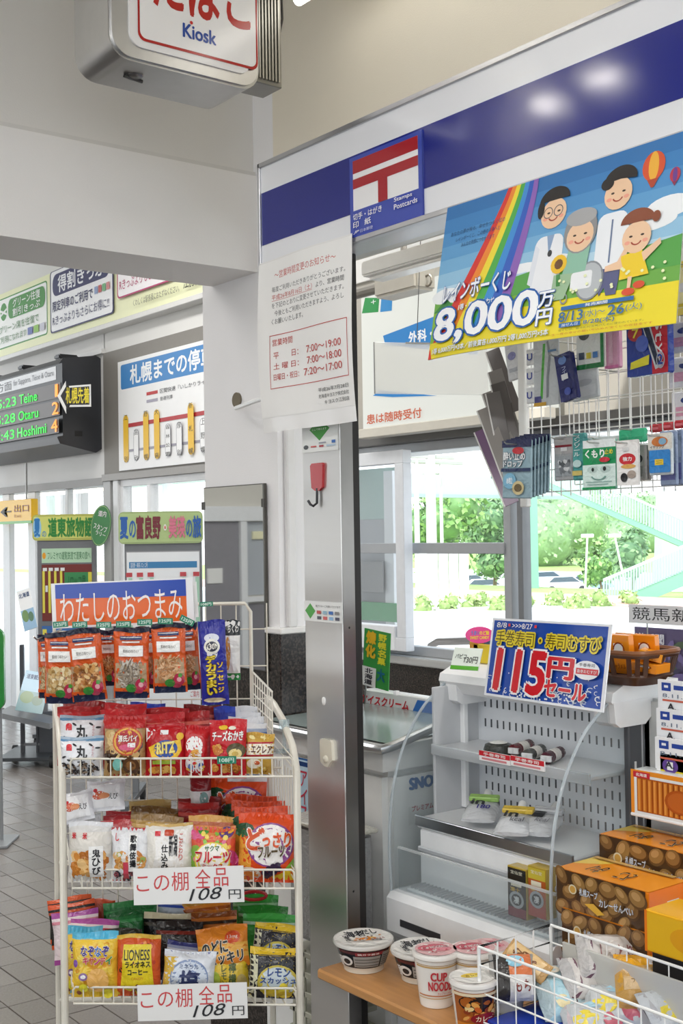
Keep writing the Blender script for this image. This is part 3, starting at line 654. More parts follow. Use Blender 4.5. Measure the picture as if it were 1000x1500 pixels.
def a_ic2(a):
    a.poly([(.17, .9), (.31, .52), (.17, .12), (.03, .52)], '#57a552'); a.text('電子マネーご利用いただけます', .32, .72, .97, .84, '#4a4a4c')
    for k, c in enumerate(('#5b6168', '#c66', '#8fb4d6', '#556', '#b55', '#9bc', '#3f6fb5', '#888')): 
        if len(c) == 4: c = '#'+''.join(q*2 for q in c[1:])
        a.rect(.36+.16*(k % 4), .12+.28*(k//4), .47+.16*(k % 4), .28+.28*(k//4), c, n=1)
M_, w_, h_ = bpx(446, 880, 501, 909, MX, X=1.717)
board('payment_sticker', 'small white sticker with green diamond midway down the post', 'sticker', M_, w_, h_, a_ic2, .002, '#e6e8e6', 'paper')
# tobacco sign box
xs0, xs1 = 1.175, 1.556
e = empty('tobacco_sign', (xs0, 2.30, 2.565), 'red and white illuminated tobacco sign box with silver case', 'sign')
def rr2(w, h, r, n=6):
    P = []
    for cx, cy, a0 in ((w-r, h-r, 0), (r, h-r, 90), (r, r, 180), (w-r, r, 270)):
        for k in range(n+1): t = math.radians(a0+90*k/n); P.append((cx+r*math.cos(t), cy+r*math.sin(t)))
    return P
WB = xs1-xs0
MB().prism(rr2(WB, .5, .05), -.166, -.006, mat('#b9b9b8', 'metal'), MY((0, 0, 0))).obj('case', e)
MB().prism([(x+.006, y+.006) for x, y in rr2(WB-.012, .488, .046)], -.006, .0, mat('#d6d6d6', 'metal'), MY((0, 0, 0))).obj('bezel', e)
fc = MB().prism([(x+.045, y+.03) for x, y in rr2(WB-.075, .44, .03)], 0, .004, mat('#eceae8', 'gloss'), MY((0, 0, 0))).obj('face', e)
a = Art(lambda u, v, l: (u*WB, -.004-l, v*.5), WB, .5, 'gloss', .0003)
a.rrect(.17, .09, .975, .95, '#b0231f', .045); a.rrect(.183, .102, .962, .938, '#f1efed', .04)
a.text('たばこ', .27, .26, .92, .52, '#b8281f', .035); a.text('Kiosk', .46, .155, .68, .215, '#2a4a9c', .05); a.ell(.515, .226, .011, .008, '#c8302c', 8)
a.done('lettering', fc)
MB().ell((.10, .08, 0), (.02, .02, .008), mat('#8a8a8a', 'metal')).obj('catch', e); MB().tube([(.075, .08, -.004), (.12, .08, -.008)], .004, mat('#5a5a5a', 'metal')).obj('latch', e)
br = MB(); br.box((WB+.002, .02, .03), (WB+.075, .10, .5), mat('#8e8d88', 'metal'), .002)
for k in range(7): br.box((WB+.006+k*.009, .012, .04), (WB+.010+k*.009, .022, .5), mat('#b3b2ac', 'metal'))
br.obj('ribbed_bracket', e)
MB().box((WB+.07, .06, .44), (2.0-xs0, .1, .48), mat('#8e8d88', 'metal'), .002).obj('wall_arm', e)
MB().tube([(WB+.03, .02, .48), (WB+.06, .0, .36), (WB+.085, .03, .2), (WB+.05, .03, .05), (WB+.0, .04, .03)], .003, mat('#45413c', 'matte')).obj('cable', e)
# tube lamp above the sign
q = at(425, 8, X=1.8)
e = empty('tube_lamp', q+Vector((0, 0, 0)), 'white tube lamp above the kiosk beside the tobacco sign', 'lamp')
MB().box((-.03, -1.2, .03), (.05, .02, .09), mat('#e6e4dc', 'paint'), .006).obj('housing', e); MB().tube([(.01, -1.18, .01), (.01, -.02, .01)], .016, mat('#fffaf0', 'emit4'), 12).obj('tube', e)
# two downlights that shine on the fascia
for k, (x, y) in enumerate(((800, 150), (885, 110))):
    p = at(x, y, X=XF); d = (p-CAM).normalized(); d.x = -d.x; t = (3.04-p.z)/d.z; q = p+d*t
    e = empty('pendant_lamp', q, ['pendant lamp nearer the beam wall', 'pendant lamp further from the beam wall'][k], 'lamp')
    MB().lathe([(.07, .03), (.07, 0), (.055, -.006), (.05, .01)], mat('#d9d9d6', 'paint'), 20).obj('rim', e); MB().tube([(0, 0, .03), (0, 0, 3.3-q.z)], .008, mat('#d9d9d6', 'paint'), 8).obj('stem', e); MB().ell((0, 0, 0), (.055, .055, .03), mat('#fffaf0', 'emit38')).obj('bulb', e)
# ------------------------------------------------------------------ mirror, rod
e = empty('wall_mirror', (1.99, 3.1, 1.15), 'frameless rectangular mirror on the white column', 'mirror')
ya, yb = yp(393, 800, 2.0), yp(305, 800, 2.0)
z1 = at(350, 711, X=2.0).z
MB().box((-.004, ya-3.1, 0), (.006, yb-3.1, z1-1.15), mat('#6b6964', 'metal')).obj('backing', e)
MB().box((-.006, ya-3.1+.003, .003), (-.004, yb-3.1-.003, z1-1.153), mat('#e4e6e6', 'mirror')).obj('glass', e)
for yy in (ya, yb): MB().box((-.010, yy-3.1-.006, z1-1.15-.07), (0, yy-3.1+.006, z1-1.15-.045), mat('#5a5855', 'metal'), .001).obj('clip', e)
p0 = at(348, 586, X=2.0)
e = empty('wall_rod', p0, 'white rod running from a round brass plate on the column', 'rod')
MB().tube([(0, 0, 0), (-.006, 0, 0)], .023, mat('#857c6c', 'metal'), 20).obj('plate', e)
MB().tube([at(345, 598, X=1.98)-p0, at(388, 582, X=1.76)-p0], .0065, mat('#e6e6e4', 'paint'), 10).obj('rod', e)
MB().tube([at(388, 582, X=1.76)-p0, at(390, 574, X=1.74)-p0, at(395, 580, X=1.72)-p0], .0022, mat('#6a6a68', 'metal')).obj('hook', e)
# ------------------------------------------------------------------ station signs on the front wall
def strip(a):
    a.rect(0, 0, 1, 1, '#eef0c6', n=1); k = 1/3.75
    def X(x): return (10.9-yp(x, 450, 4.13))/5.2
    G2 = '#3f8f3c'; NV = '#23245c'; PK = '#b8406e'
    a.rrect(-.01+.01, .12, X(70), .92, G2, .006); a.rrect(.003, .14, X(69), .90, '#f6f7f4', .005)
    a.ell(X(6), .70, .014, .14, G2); a.text('×', X(0), .6, X(12), .8, '#eef0ec', .03)
    a.rrect(X(13), .55, X(67), .86, G2, .012); a.text('グリーン往復', X(20), .71, X(60), .84, '#f4f6f2', .02); a.text('割引きっぷ', X(20), .57, X(60), .69, '#f4f6f2', .02)
    a.text('グリーン席を往復で', X(0), .36, X(58), .48, '#3f7a3c', .01); a.text('ご利用になれます', X(-2), .20, X(40), .31, '#3f7a3c', .01)
    for i, c in enumerate(('#5f6fae', '#8ac04a', '#c9c9d6')): a.rect(X(42+i*9), .2, X(49+i*9), .31, c, n=1)
    a.rrect(X(76), .10, X(169), 1.0, NV, .006); a.rrect(X(77.5), .12, X(167.5), .99, '#f6f6f8', .005)
    a.rrect(X(80), .62, X(164), .94, NV, .014); a.text('得割きっぷ', X(88), .66, X(157), .90, '#f4f4f8', .03)
    a.text('限定列車のご利用で', X(80), .40, X(139), .55, NV, .02); a.text('Rきっぷよりもさらにお得に!!', X(80), .20, X(163), .34, NV, .015)
    for i, c in enumerate(('#8fa0c8', '#c25a5a', '#6fae7a', '#d58a8a')): a.rect(X(142+i*6), .44, X(146.5+i*6), .54, c, n=1)
    a.rrect(X(176), .26, X(300), 1.0, PK, .006); a.rrect(X(177.5), .28, X(300), .99, '#f8f4f6', .005)
    a.text('「おとなび」', X(180), .62, X(240), .82, PK, .02); a.text('Rきっぷよりもさらにお得に', X(180), .36, X(262), .50, PK, .01)
    a.text('くわしくは駅係員におたずねください。', X(200), .09, X(268), .18, '#5a5a44'); a.text('江別駅', X(274), .1, X(298), .24, '#33331f', .02)
board('strip_sign', 'long pale yellow strip sign with ticket adverts above the hall doors', 'sign', MX((4.13, 10.9, 3.135)), 5.2, .55, strip, .06, '#eef0c6', 'paper', step=.0008)
# departure board
e = empty('departure_board', (4.2, 10.6, 2.19), 'black hanging departure board with green and orange lettering', 'departure board')
BL = 10.6-8.43
case = MB(); T = axes((0, 0, 0), (0, -1, 0), (0, 0, 1))
dpt = .36
prof = [(0, .03), (.05, 0), (dpt-.02, .06), (dpt, .10), (dpt-.02, .66), (dpt-.05, .70), (.04, .74), (0, .72)]
vs = [(-x, 0, z) for x, z in prof]+[(-x, -BL, z) for x, z in prof]; n = len(prof)
case.add(vs, [tuple(range(n)), tuple(range(2*n-1, n-1, -1))]+[(k, n+k, n+(k+1) % n, (k+1) % n) for k in range(n)], mat('#35363a', 'paint')); case.obj('case', e)
for k in range(3): MB().box((-dpt+.1, -.6-k*.7, .72), (-.1, -.5-k*.7, .76), mat('#2a2b2e', 'paint'), .01).obj('top_bracket', e)
def bfn(u, v, l): return (-dpt+.002+.02*v*0-l-.0, -u*BL, .10+v*.56)
yy = lambda x: (10.6-yp(x, 600, 3.84))/BL
sc = Art(bfn, BL, .56, 'paint', .0015, .002)
sc.rect(.03, .02, yy(92), .98, '#1d1e20', n=1)
sc.rect(.03, .78, yy(83), .96, '#e6e7ea', n=1); sc.text('札幌方面', yy(-26), .80, yy(18), .93, '#3a3b3f', .01); sc.text('for Sapporo, Teine & Otaru', yy(21), .82, yy(80), .92, '#6a6c72')
o = sc.done('display_panel', e)
s2 = Art(bfn, BL, .56, 'emit1.1', .0015, .006)
s2.k = 'emit1.1'
for k, (t1, t2, n_) in enumerate((('15:23', 'Teine', '1'), ('15:28', 'Otaru', '2'), ('15:43', 'Hoshimi', '4'))):
    v0 = .56-.235*k
    s2.put([(.04, v0-.03), (yy(90), v0-.03), (yy(90), v0+.17), (.04, v0+.17)], [(0, 1, 2, 3)], mat('#58504c', 'paint'))
    s2.text(t1, yy(-8), v0, yy(25), v0+.13, '#35e04a', .02); s2.text(t2, yy(30), v0, yy(30+(26, 29, 42)[k]), v0+.13, '#35e04a', .02); s2.text(n_, yy(80 if k else 83), v0-.01, yy(89 if k else 87), v0+.15, '#ff9a2e', .03)
s2.done('lit_lettering', e)
MB().box((-.22, -BL-.002, .12), (-.16, -BL, .16), mat('#1a1a1c', 'paint')).obj('vent', e)
# arrow notice on the board
p = at(84, 580, X=3.80)
ar = MB(); T = axes(p, rh, (0, 0, 1))
P = [(0, 0), (.06, .10), (.06, .065), (.235, .075), (.235, -.075), (.06, -.075), (.06, -.12)]
P = [(x*1.05, y*1.1) for x, y in P]
ar.prism(P, -.006, 0, mat('#f0f0ee', 'paper')); o = ar.obj('arrow_notice', None, T); tag(o, 'white arrow notice with yellow lettering on the departure board', 'notice')
a = Art(flat(.26, .2), .26, .2, 'paper', .0006)
a.poly([((x-.13)*.86/.26+.52, (y)*.82/.2) for x, y in P], '#2a2a2c'); a.text('札幌先着', .24, -.28, .9, .30, '#f0dd3a', .03); a.done('printed_front', o)
# route map poster on steel panel
def a_map(a):
    a.rrect(.03, .74, 1.0, .965, '#3f86c6', .012); a.text('札幌までの停車駅', .12, .77, .93, .94, '#f6f8fa', .035)
    a.rect(.27, .64, .37, .668, '#c2373a', n=1); a.rect(.27, .575, .37, .60, '#a9a5b6', n=1); a.text('区間快速『いしかりライナー』', .39, .635, .85, .675, '#4a4a50'); a.text('普通列車', .39, .57, .50, .605, '#4a4a50')
    a.rect(.10, .385, 1.0, .42, '#b5292e', n=1); a.rect(.10, .165, 1.0, .185, '#9a97a4', n=1)
    st = [('江別', 1), ('高砂', 0), ('野幌', 1), ('大麻', 1), ('森林公園', 0), ('厚別', 0), ('新札幌', 1), ('上野幌', 0)]
    for k, (t, y) in enumerate(st):
        x = .075+.098*k+(.0 if k < 2 else -.005)
        if y: a.rrect(x-.024, .07, x+.024, .50, '#efbf2a', .022)
        else: a.rrect(x-.024, .08, x+.024, .36, '#8f8d98', .022); a.rrect(x-.021, .085, x+.021, .355, '#f4f4f4', .02)
        hi = .48 if y else .33; lo = .10
        for i, ch in enumerate(t):
            n_ = len(t); c_ = hi-(hi-lo)*(i/(n_-1)) if n_ > 1 else hi; c_ = lo+(hi-lo)*(1-i/(n_-1)); s_ = .032 if n_ < 4 else .022
            a.text(ch, x-.017, c_-s_*.8, x+.017, c_+s_*.8, '#33302a', .01)
board('route_poster', 'white train stop poster with blue heading on the steel panel', 'poster', MX((4.178, 8.11, 2.035)), 1.62, .805, a_map, .006, '#f3f3f3', 'paper', step=.0004)
# exit sign
p = at(0, 768, X=4.05); W_ = (at(0, 750, X=4.05)-at(46, 750, X=4.05)).length
e = empty('exit_sign', (4.05, p.y+.3, p.z), 'yellow hanging exit sign with arrow and green lower edge', 'sign')
MB().box((0, -W_-.3, 0), (.06, 0, .20), mat('#f0bb1c', 'gloss'), .003).obj('panel', e)
MB().box((-.001, -W_-.3, -.001), (.061, 0, .022), mat('#5cae4a', 'gloss'), .001).obj('green_edge', e)
for q in (.1, .8): MB().tube([(.03, -q, .2), (.03, -q, .5)], .008, mat('#8a8a88', 'metal')).obj('hanger', e)
a = Art(lambda u, v, l: (-.001-l, -.3-u*W_, v*.2), W_, .2, 'paper', .0006)
a.poly([(.02, .52), (.2, .72), (.26, .72), (.14, .55), (.38, .55), (.38, .49), (.14, .49), (.26, .30), (.2, .30)], '#3a3220'); a.text('出口', .48, .48, .93, .78, '#8a4a1a', .02); a.text('Exit', .48, .26, .70, .38, '#b5812a')
a.done('lettering', e)
# poster stands
def stand(name, label, D, x0, x1, yt, header, hb, ycol, art, foot, hcol):
    p = at(x0, 800, D=D); q = at(x1, 800, D=D); Wd = (q-p).length; zt = at(x0, yt, D=D).z; zh = at(x0, hb, D=D).z
    e = empty(name, (p.x, p.y, 0), label, 'poster stand'); e.matrix_world = axes((p.x, p.y, 0), rh, (0, 0, 1))
    # local: x right, y up, z toward the camera
    MB().box((.0, .30, -.03), (Wd, zh+.02, 0), mat('#77797d', 'paint'), .004).obj('panel', e)
    hd = MB().prism([(x-.03, y) for x, y in rr2(Wd+.04, zt-zh, .03)], .0, .012, mat(hcol, 'gloss')); ho = hd.obj('header_sign', e); ho.location = (0, zh, 0)
    header(Art(lambda u, v, l: (-.03+u*(Wd+.04), v*(zt-zh), .0125+l), Wd+.04, zt-zh, 'paper', .0006), ho)
    aa = Art(lambda u, v, l: (u*Wd, .3+v*(zh-.3), .001+l), Wd, zh-.3, 'paper', .0008); art(aa); aa.done('poster', e)
    for s in (.1*Wd, .9*Wd): MB().box((s-.02, .08, -.03), (s+.02, .34, 0), mat('#77797d', 'paint'), .003).obj('leg', e)
    for s in (.1*Wd, .9*Wd):
        MB().box((s-.02, .07, -.3), (s+.02, .10, foot), mat('#595c60', 'paint'), .003).obj('foot', e)
        for zz in (-.26, foot-.04): MB().tube([(s-.012, .035, zz), (s+.012, .035, zz)], .035, mat('#2b2b2d', 'matte'), 14).obj('caster', e)
    return e
def h1(a, o):
    a.rrect(.02, .08, .98, .92, '#dfe27a', .02); a.ell(.075, .5, .065, .40, '#9fd0ea'); a.text('夏', .03, .16, .12, .82, '#2f7fc2', .06); a.text('の', .15, .14, .215, .36, '#5f9fc2', .04); a.text('道東旅物語', .25, .14, .94, .86, '#2f8a3c', .055); a.done('lettering', o)
def p1(a):
    a.rect(.08, .86, .92, .95, '#bfe0c0', n=1); a.ell(.12, .905, .03, .02, '#efa52b'); a.text('フレミヤの遊覧鉄道で道東の旅へ', .18, .88, .9, .93, '#2f7a4a', .01)
    a.rect(.08, .5, .92, .85, '#7a2f2a', n=1); a.rect(.46, .5, .86, .80, '#3b8f55', n=1); a.rect(.86, .5, .92, .80, '#e5d94a', n=1)
    for k in range(4): a.rect(.09+.1*k, .55, .13+.1*k, .81, '#e8dd55', n=1); a.rect(.1+.1*k, .81, .17+.1*k, .83, '#ececec', n=1); a.rect(.14+.1*k, .68, .18+.1*k, .72, '#ececec', n=1)
    a.ell(.54, .58, .05, .03, '#c9d3d8'); a.ell(.75, .58, .06, .04, '#6b4a3c'); a.text('ノロッコ号', .5, .7, .82, .78, '#1d6a3a', .02)
    a.rect(.08, .1, .92, .47, '#3f6fb0', n=1); a.rect(.09, .2, .16, .45, '#e8dd55', n=1)
s1 = stand('poster_stand', 'left poster stand with yellow and green summer travel header', 9.3, 54, 141, 754, h1, 792, 0, p1, .3, '#b9b84a')
p = at(148, 770, D=9.1); e = MB(); 
o = MB().prism([(.075*math.cos(t*math.pi/16), .155*math.sin(t*math.pi/16)) for t in range(32)], 0, .012, mat('#2f7d3a', 'gloss')).obj('oval_sign', None, axes(p, rh, (0, 0, 1)) @ Matrix.Rotation(-.15, 4, 'Z')); tag(o, 'upright green oval sign between the two poster stands', 'sign')
a = Art(lambda u, v, l: ((u-.5)*.15, (v-.5)*.31, .0125+l), .15, .31, 'paper', .0005); a.ring(.5, .5, .47, .48, .03, '#a9c68a'); a.text('道内', .3, .72, .7, .86, '#e6e0e4', .03); a.text('スタンプ', .16, .42, .84, .56, '#e9ece4', .02, dv=-.08); a.text('ラリー', .3, .28, .8, .38, '#e9ece4', .02, dv=-.06); a.done('lettering', o)
def h2(a, o):
    a.rrect(.01, .05, .99, .95, '#b4c98a', .03); a.text('夏', .02, .18, .115, .82, '#2f62ae', .06); a.text('の', .13, .2, .205, .72, '#2f62ae', .04); a.text('富良野', .215, .16, .50, .86, '#7a2f3a', .06)
    a.ell(.555, .5, .018, .1, '#f4f0ea'); a.ell(.555, .5, .01, .055, '#c96a5a'); a.text('美瑛', .60, .18, .79, .84, '#d97a90', .055); a.text('の', .805, .2, .875, .72, '#2f62ae', .04); a.text('旅', .885, .18, .98, .84, '#2f62ae', .055); a.done('lettering', o)
def p2(a):
    a.rect(.02, .42, .98, .965, '#9a9a9c', n=1); a.rect(.03, .425, .97, .96, '#eef0f2', n=1); a.rect(.06, .885, .94, .915, '#3f83b5', n=1); a.text('富良野・美瑛ノロッコ号', .08, .888, .3, .912, '#e8eef4')
    for k, x in enumerate((.05, .19, .33, .75, .92)): a.rect(x-.03, .845, x+.05, .865, '#c44a50', n=1); a.rect(x, .6, x+.05, .84, '#a9d0b8', n=1)
    a.text('ラベンダー畑', .44, .80, .70, .83, '#7a6aa8', .01)
    for k in range(3): a.rect(.46+.08*k, .68, .50+.08*k, .78, '#a08ab8', n=1)
    for k in range(5): a.rect(.12+.03*k, .70, .135+.03*k, .72, '#3a3a40', n=1); a.rect(.62+.05*k, .70, .64+.05*k, .72, '#3a3a40', n=1)
    a.rect(.23, .76, .30, .775, '#4f8fd0', n=1); a.ell(.13, .68, .03, .01, '#333333'); a.ell(.78, .64, .03, .014, '#333333'); a.rect(.0, .36, 1, .42, '#85878a', n=1); a.rect(.03, .05, .97, .34, '#e6e8ea', n=1); a.text('ご案内', .84, .28, .95, .31, '#c44a50')
stand('poster_stand', 'right poster stand with olive header and blue and pink letters', 6.9, 182, 295, 750, h2, 797, 0, p2, .35, '#9fb274')
# brochure trolley
p = at(20, 1118, Z=0.0); 
e = empty('brochure_rack', (p.x, p.y, 0), 'grey wheeled brochure rack left of the snack rack', 'rack'); e.matrix_world = axes((p.x, p.y, 0), rh, (0, 0, 1))
D_ = px(p)[2]; s_ = D_/F
def lp(x, y): return ((x-20)*s_, (1118-y)*s_)
def pb(nm, x0, y0, x1, y1, zz, T, c='#4d5055'):
    a0 = lp(x0, y1); b0 = lp(x1, y0); return MB().box((a0[0], a0[1], zz-T), (b0[0], b0[1], zz), mat(c, 'paint'), .004).obj(nm, e)
pb('upright', 30, 945, 36, 1106, 0, .03); pb('foot', 8, 1103, 88, 1108, .2, .5, '#3d4044'); pb('crossbar', 30, 1089, 60, 1093, 0, .02, '#8a8c90'); pb('upright', 53, 1000, 57, 1106, 0, .03)
pb('side_panel', 57, 1043, 86, 1105, 0, .02, '#55585e')
for x, zz in ((7, .18), (86, .18), (7, -.27), (86, -.27)):
    q = lp(x, 1112); MB().tube([(q[0]-.015, .04, zz), (q[0]+.015, .04, zz)], .04, mat('#252527', 'matte'), 14).obj('caster', e)
def tri(z0): return None
sh = MB(); A = [lp(*q) for q in ((14, 1035), (88, 1052), (88, 1060), (16, 1043))]; sh.prism(A[::-1], -.05, .28, mat('#8b8d90', 'paint')); sh.obj('shelf', e)
def leaflet(x, y, w, h, rot, c1, c2, t, label, D, zoff=0):
    p = at(x, y, D=D); W_ = w*D/F; H_ = h*D/F
    def art(a): a.rect(0, .0, 1, .5, c2, n=1); a.ell(.3, .35, .25, .15, '#7d9a6a'); a.ell(.7, .3, .2, .12, '#6b8a74'); a.text(t, .1, .8, .9, .92, '#2a4a7a', .02)
    board('brochure', label, 'brochure', axes(p, rh, (0, 0, 1)) @ Matrix.Rotation(math.radians(rot), 4, 'Z') @ Matrix.Rotation(math.radians(-25), 4, 'X'), W_, H_, art, .004, c1, 'gloss', step=.0005)
leaflet(36, 925, 20, 66, 18, '#f2f3f4', '#9fc0dc', '北海道', 'pale leaflet standing above the brochure rack', 8.12)
leaflet(22, 1040, 40, 62, -10, '#a8cfe6', '#7da3a8', '道東観光案内', 'blue and green travel brochure on the sloping rack', 8.0)
pg = at(-30, 1040, D=6.2)
o = MB().prism(rr2(.135, .42, .05), 0, .03, mat('#2f8a3c', 'gloss')).obj('green_signboard', None, axes(pg, rh, (0, 0, 1))); tag(o, 'rounded green signboard cut by the left picture edge', 'signboard')
zz_ = pg.z
for q in (.03, .105): MB().box((q-.008, -zz_, -.01), (q+.008, .05, 0), mat('#8a8c8e', 'paint'), .002).obj('leg', o)
MB().box((-.03, -zz_, -.12), (.165, -zz_+.015, .12), mat('#8a8c8e', 'paint'), .003).obj('base_plate', o)
# ================================================================== snack rack
FLp, FRp = at(93, 1300, D=2.71), at(437, 1300, D=2.68)
BLp, BRp = at(84, 1300, D=2.98), at(397, 1300, D=2.96)
def bil(u, d, z):        # u 0..1 left-right, d 0..1 front-back
    a = FLp.lerp(FRp, u); b = BLp.lerp(BRp, u); q = a.lerp(b, d); return Vector((q.x, q.y, z))
RO = Vector((FLp.x, FLp.y, 0)).lerp(Vector((BRp.x, BRp.y, 0)), .5)
rk = empty('snack_rack', RO, 'cream wire snack rack on the tiled corridor floor', 'rack')
CR_ = mat('#e2ddd0', 'paint')
def L_(p): return Vector(p)-RO
zt = lambda y, D=2.69: at(265, y, D=D).z
Z1, Z1b, Z2, Z2b, Z3, Z3b = zt(1110), zt(1137), zt(1272), zt(1299), zt(1443), zt(1467)
for u in (0, 1):
    P = [L_(bil(u, 0, .02)), L_(bil(u, 0, .5)), L_(bil(u, 0, Z1-.03)), L_(bil(u, .12, Z1+.015)), L_(bil(u, .45, Z1+.06)), L_(bil(u, .8, Z1+.085)), L_(bil(u, 1, Z1+.09))]
    MB().tube(P, .0085, CR_, 10).obj('side_post', rk)
    MB().tube([L_(bil(u, 1, .02)), L_(bil(u, 1, Z1+.09))], .0075, CR_, 8).obj('back_post', rk)
    MB().tube([L_(bil(u, 0, .12)), L_(bil(u, 1, .12))], .006, CR_, 8).obj('side_bar', rk)
MB().tube([L_(bil(0, 1, .42)), L_(bil(1, 1, .42))], .007, CR_, 8).obj('cross_bar', rk); MB().tube([L_(bil(0, 1, .12)), L_(bil(1, 1, .12))], .007, CR_, 8).obj('cross_bar', rk)
MB().tube([L_(bil(0, 1, Z2b-.02)), L_(bil(1, 1, Z2b-.02))], .006, CR_, 8).obj('cross_bar', rk)
R1 = .0026; R2 = .0017
for z, zb in ((Z1, Z1b), (Z2, Z2b), (Z3, Z3b)):
    b = MB(); f = -.06; u0, u1 = .035, .975
    c = [L_(bil(u0+.01, f, z)), L_(bil(u0, f, z-.006)), L_(bil(u0, f, zb)), L_(bil(u1, f, zb)), L_(bil(u1, f, z-.006)), L_(bil(u1-.01, f, z))]
    b.tube(c, R1, CR_, 6, closed=True)
    for k in range(1, 22): t = u0+(u1-u0)*k/22; b.tube([L_(bil(t, f, z)), L_(bil(t, f, zb)), L_(bil(t, 1, zb))], R2, CR_, 5)
    for d in (.3, .65, 1): b.tube([L_(bil(u0, d, zb)), L_(bil(u1, d, zb))], R1, CR_, 5)
    for u in (u0, u1):
        for q in (z, (z+zb)/2): b.tube([L_(bil(u, f, q)), L_(bil(u, 1, q+.03))], R2, CR_, 5)
    b.obj('basket', rk)
# back lattice and the taller grid above it
b = MB(); ztop = at(372, 884, D=2.97).z
for k in range(0, 15): u = .0+k/14; b.tube([L_(bil(u, 1.02, Z3b)), L_(bil(u, 1.02, ztop if k in (0, 3, 11, 14) or k % 2 == 0 else Z1+.09))], R2, CR_, 5)
for q in (Z3b+.06, Z2b+.05, Z2b+.13, Z1b-.06, Z1b-.02, Z1+.09, Z1+.17, Z1+.26): b.tube([L_(bil(0, 1.02, q)), L_(bil(1, 1.02, q))], R2, CR_, 5)
b.obj('back_grid', rk)
P = [L_(bil(0, 1.02, Z1+.05)), L_(bil(0, 1.02, ztop-.02)), L_(bil(.02, 1.02, ztop)), L_(bil(.90, 1.02, ztop)), L_(bil(.925, 1.02, ztop-.02)), L_(bil(.925, 1.02, Z1+.05))]
MB().tube(P, .0045, CR_, 8).obj('grid_frame', rk)
b = MB(); za, zb_ = at(372, 985, D=2.97).z, at(396, 1010, D=2.80).z
ua = .93
def sg(t, s): return L_(bil(ua, 1-.75*t, 0)+Vector((0, 0, (za+(zb_-za)*t)*(1-s)+(Z1+.0)*s)))
for k in range(9): b.tube([sg(k/8, 0), sg(k/8, 1)], R2, CR_, 5)
for k in range(7): b.tube([sg(0, k/6), sg(1, k/6)], R2 if k else R1, CR_, 5)
b.obj('side_grid', rk)
b = MB()
for k in range(9): b.tube([L_(bil(1.0, .1+.1*k, Z2-.02)), L_(bil(1.0, .1+.1*k, Z1b))], R2, CR_, 5)
b.obj('side_lattice', rk)
o = MB(); q = at(416, 1068, D=2.78)
o.tube([(0, 0, -.05), (0, 0, 0), (.002, 0, .02)], .004, mat('#e8f0f2', 'clear0.25'), 8); o.box((-.012, -.004, .0), (.012, .004, .022), mat('#e8f0f2', 'clear0.25'), .002); o.box((-.02, -.003, -.055), (.02, .003, -.045), mat('#e8f0f2', 'clear0.25'), .001)
tag(o.obj('sign_clip', None, axes(q, rh, (0, 1, 0)) @ Matrix.Identity(4)), 'clear plastic sign clip on the rack post', 'clip').rotation_euler = (0, 0, -CA)
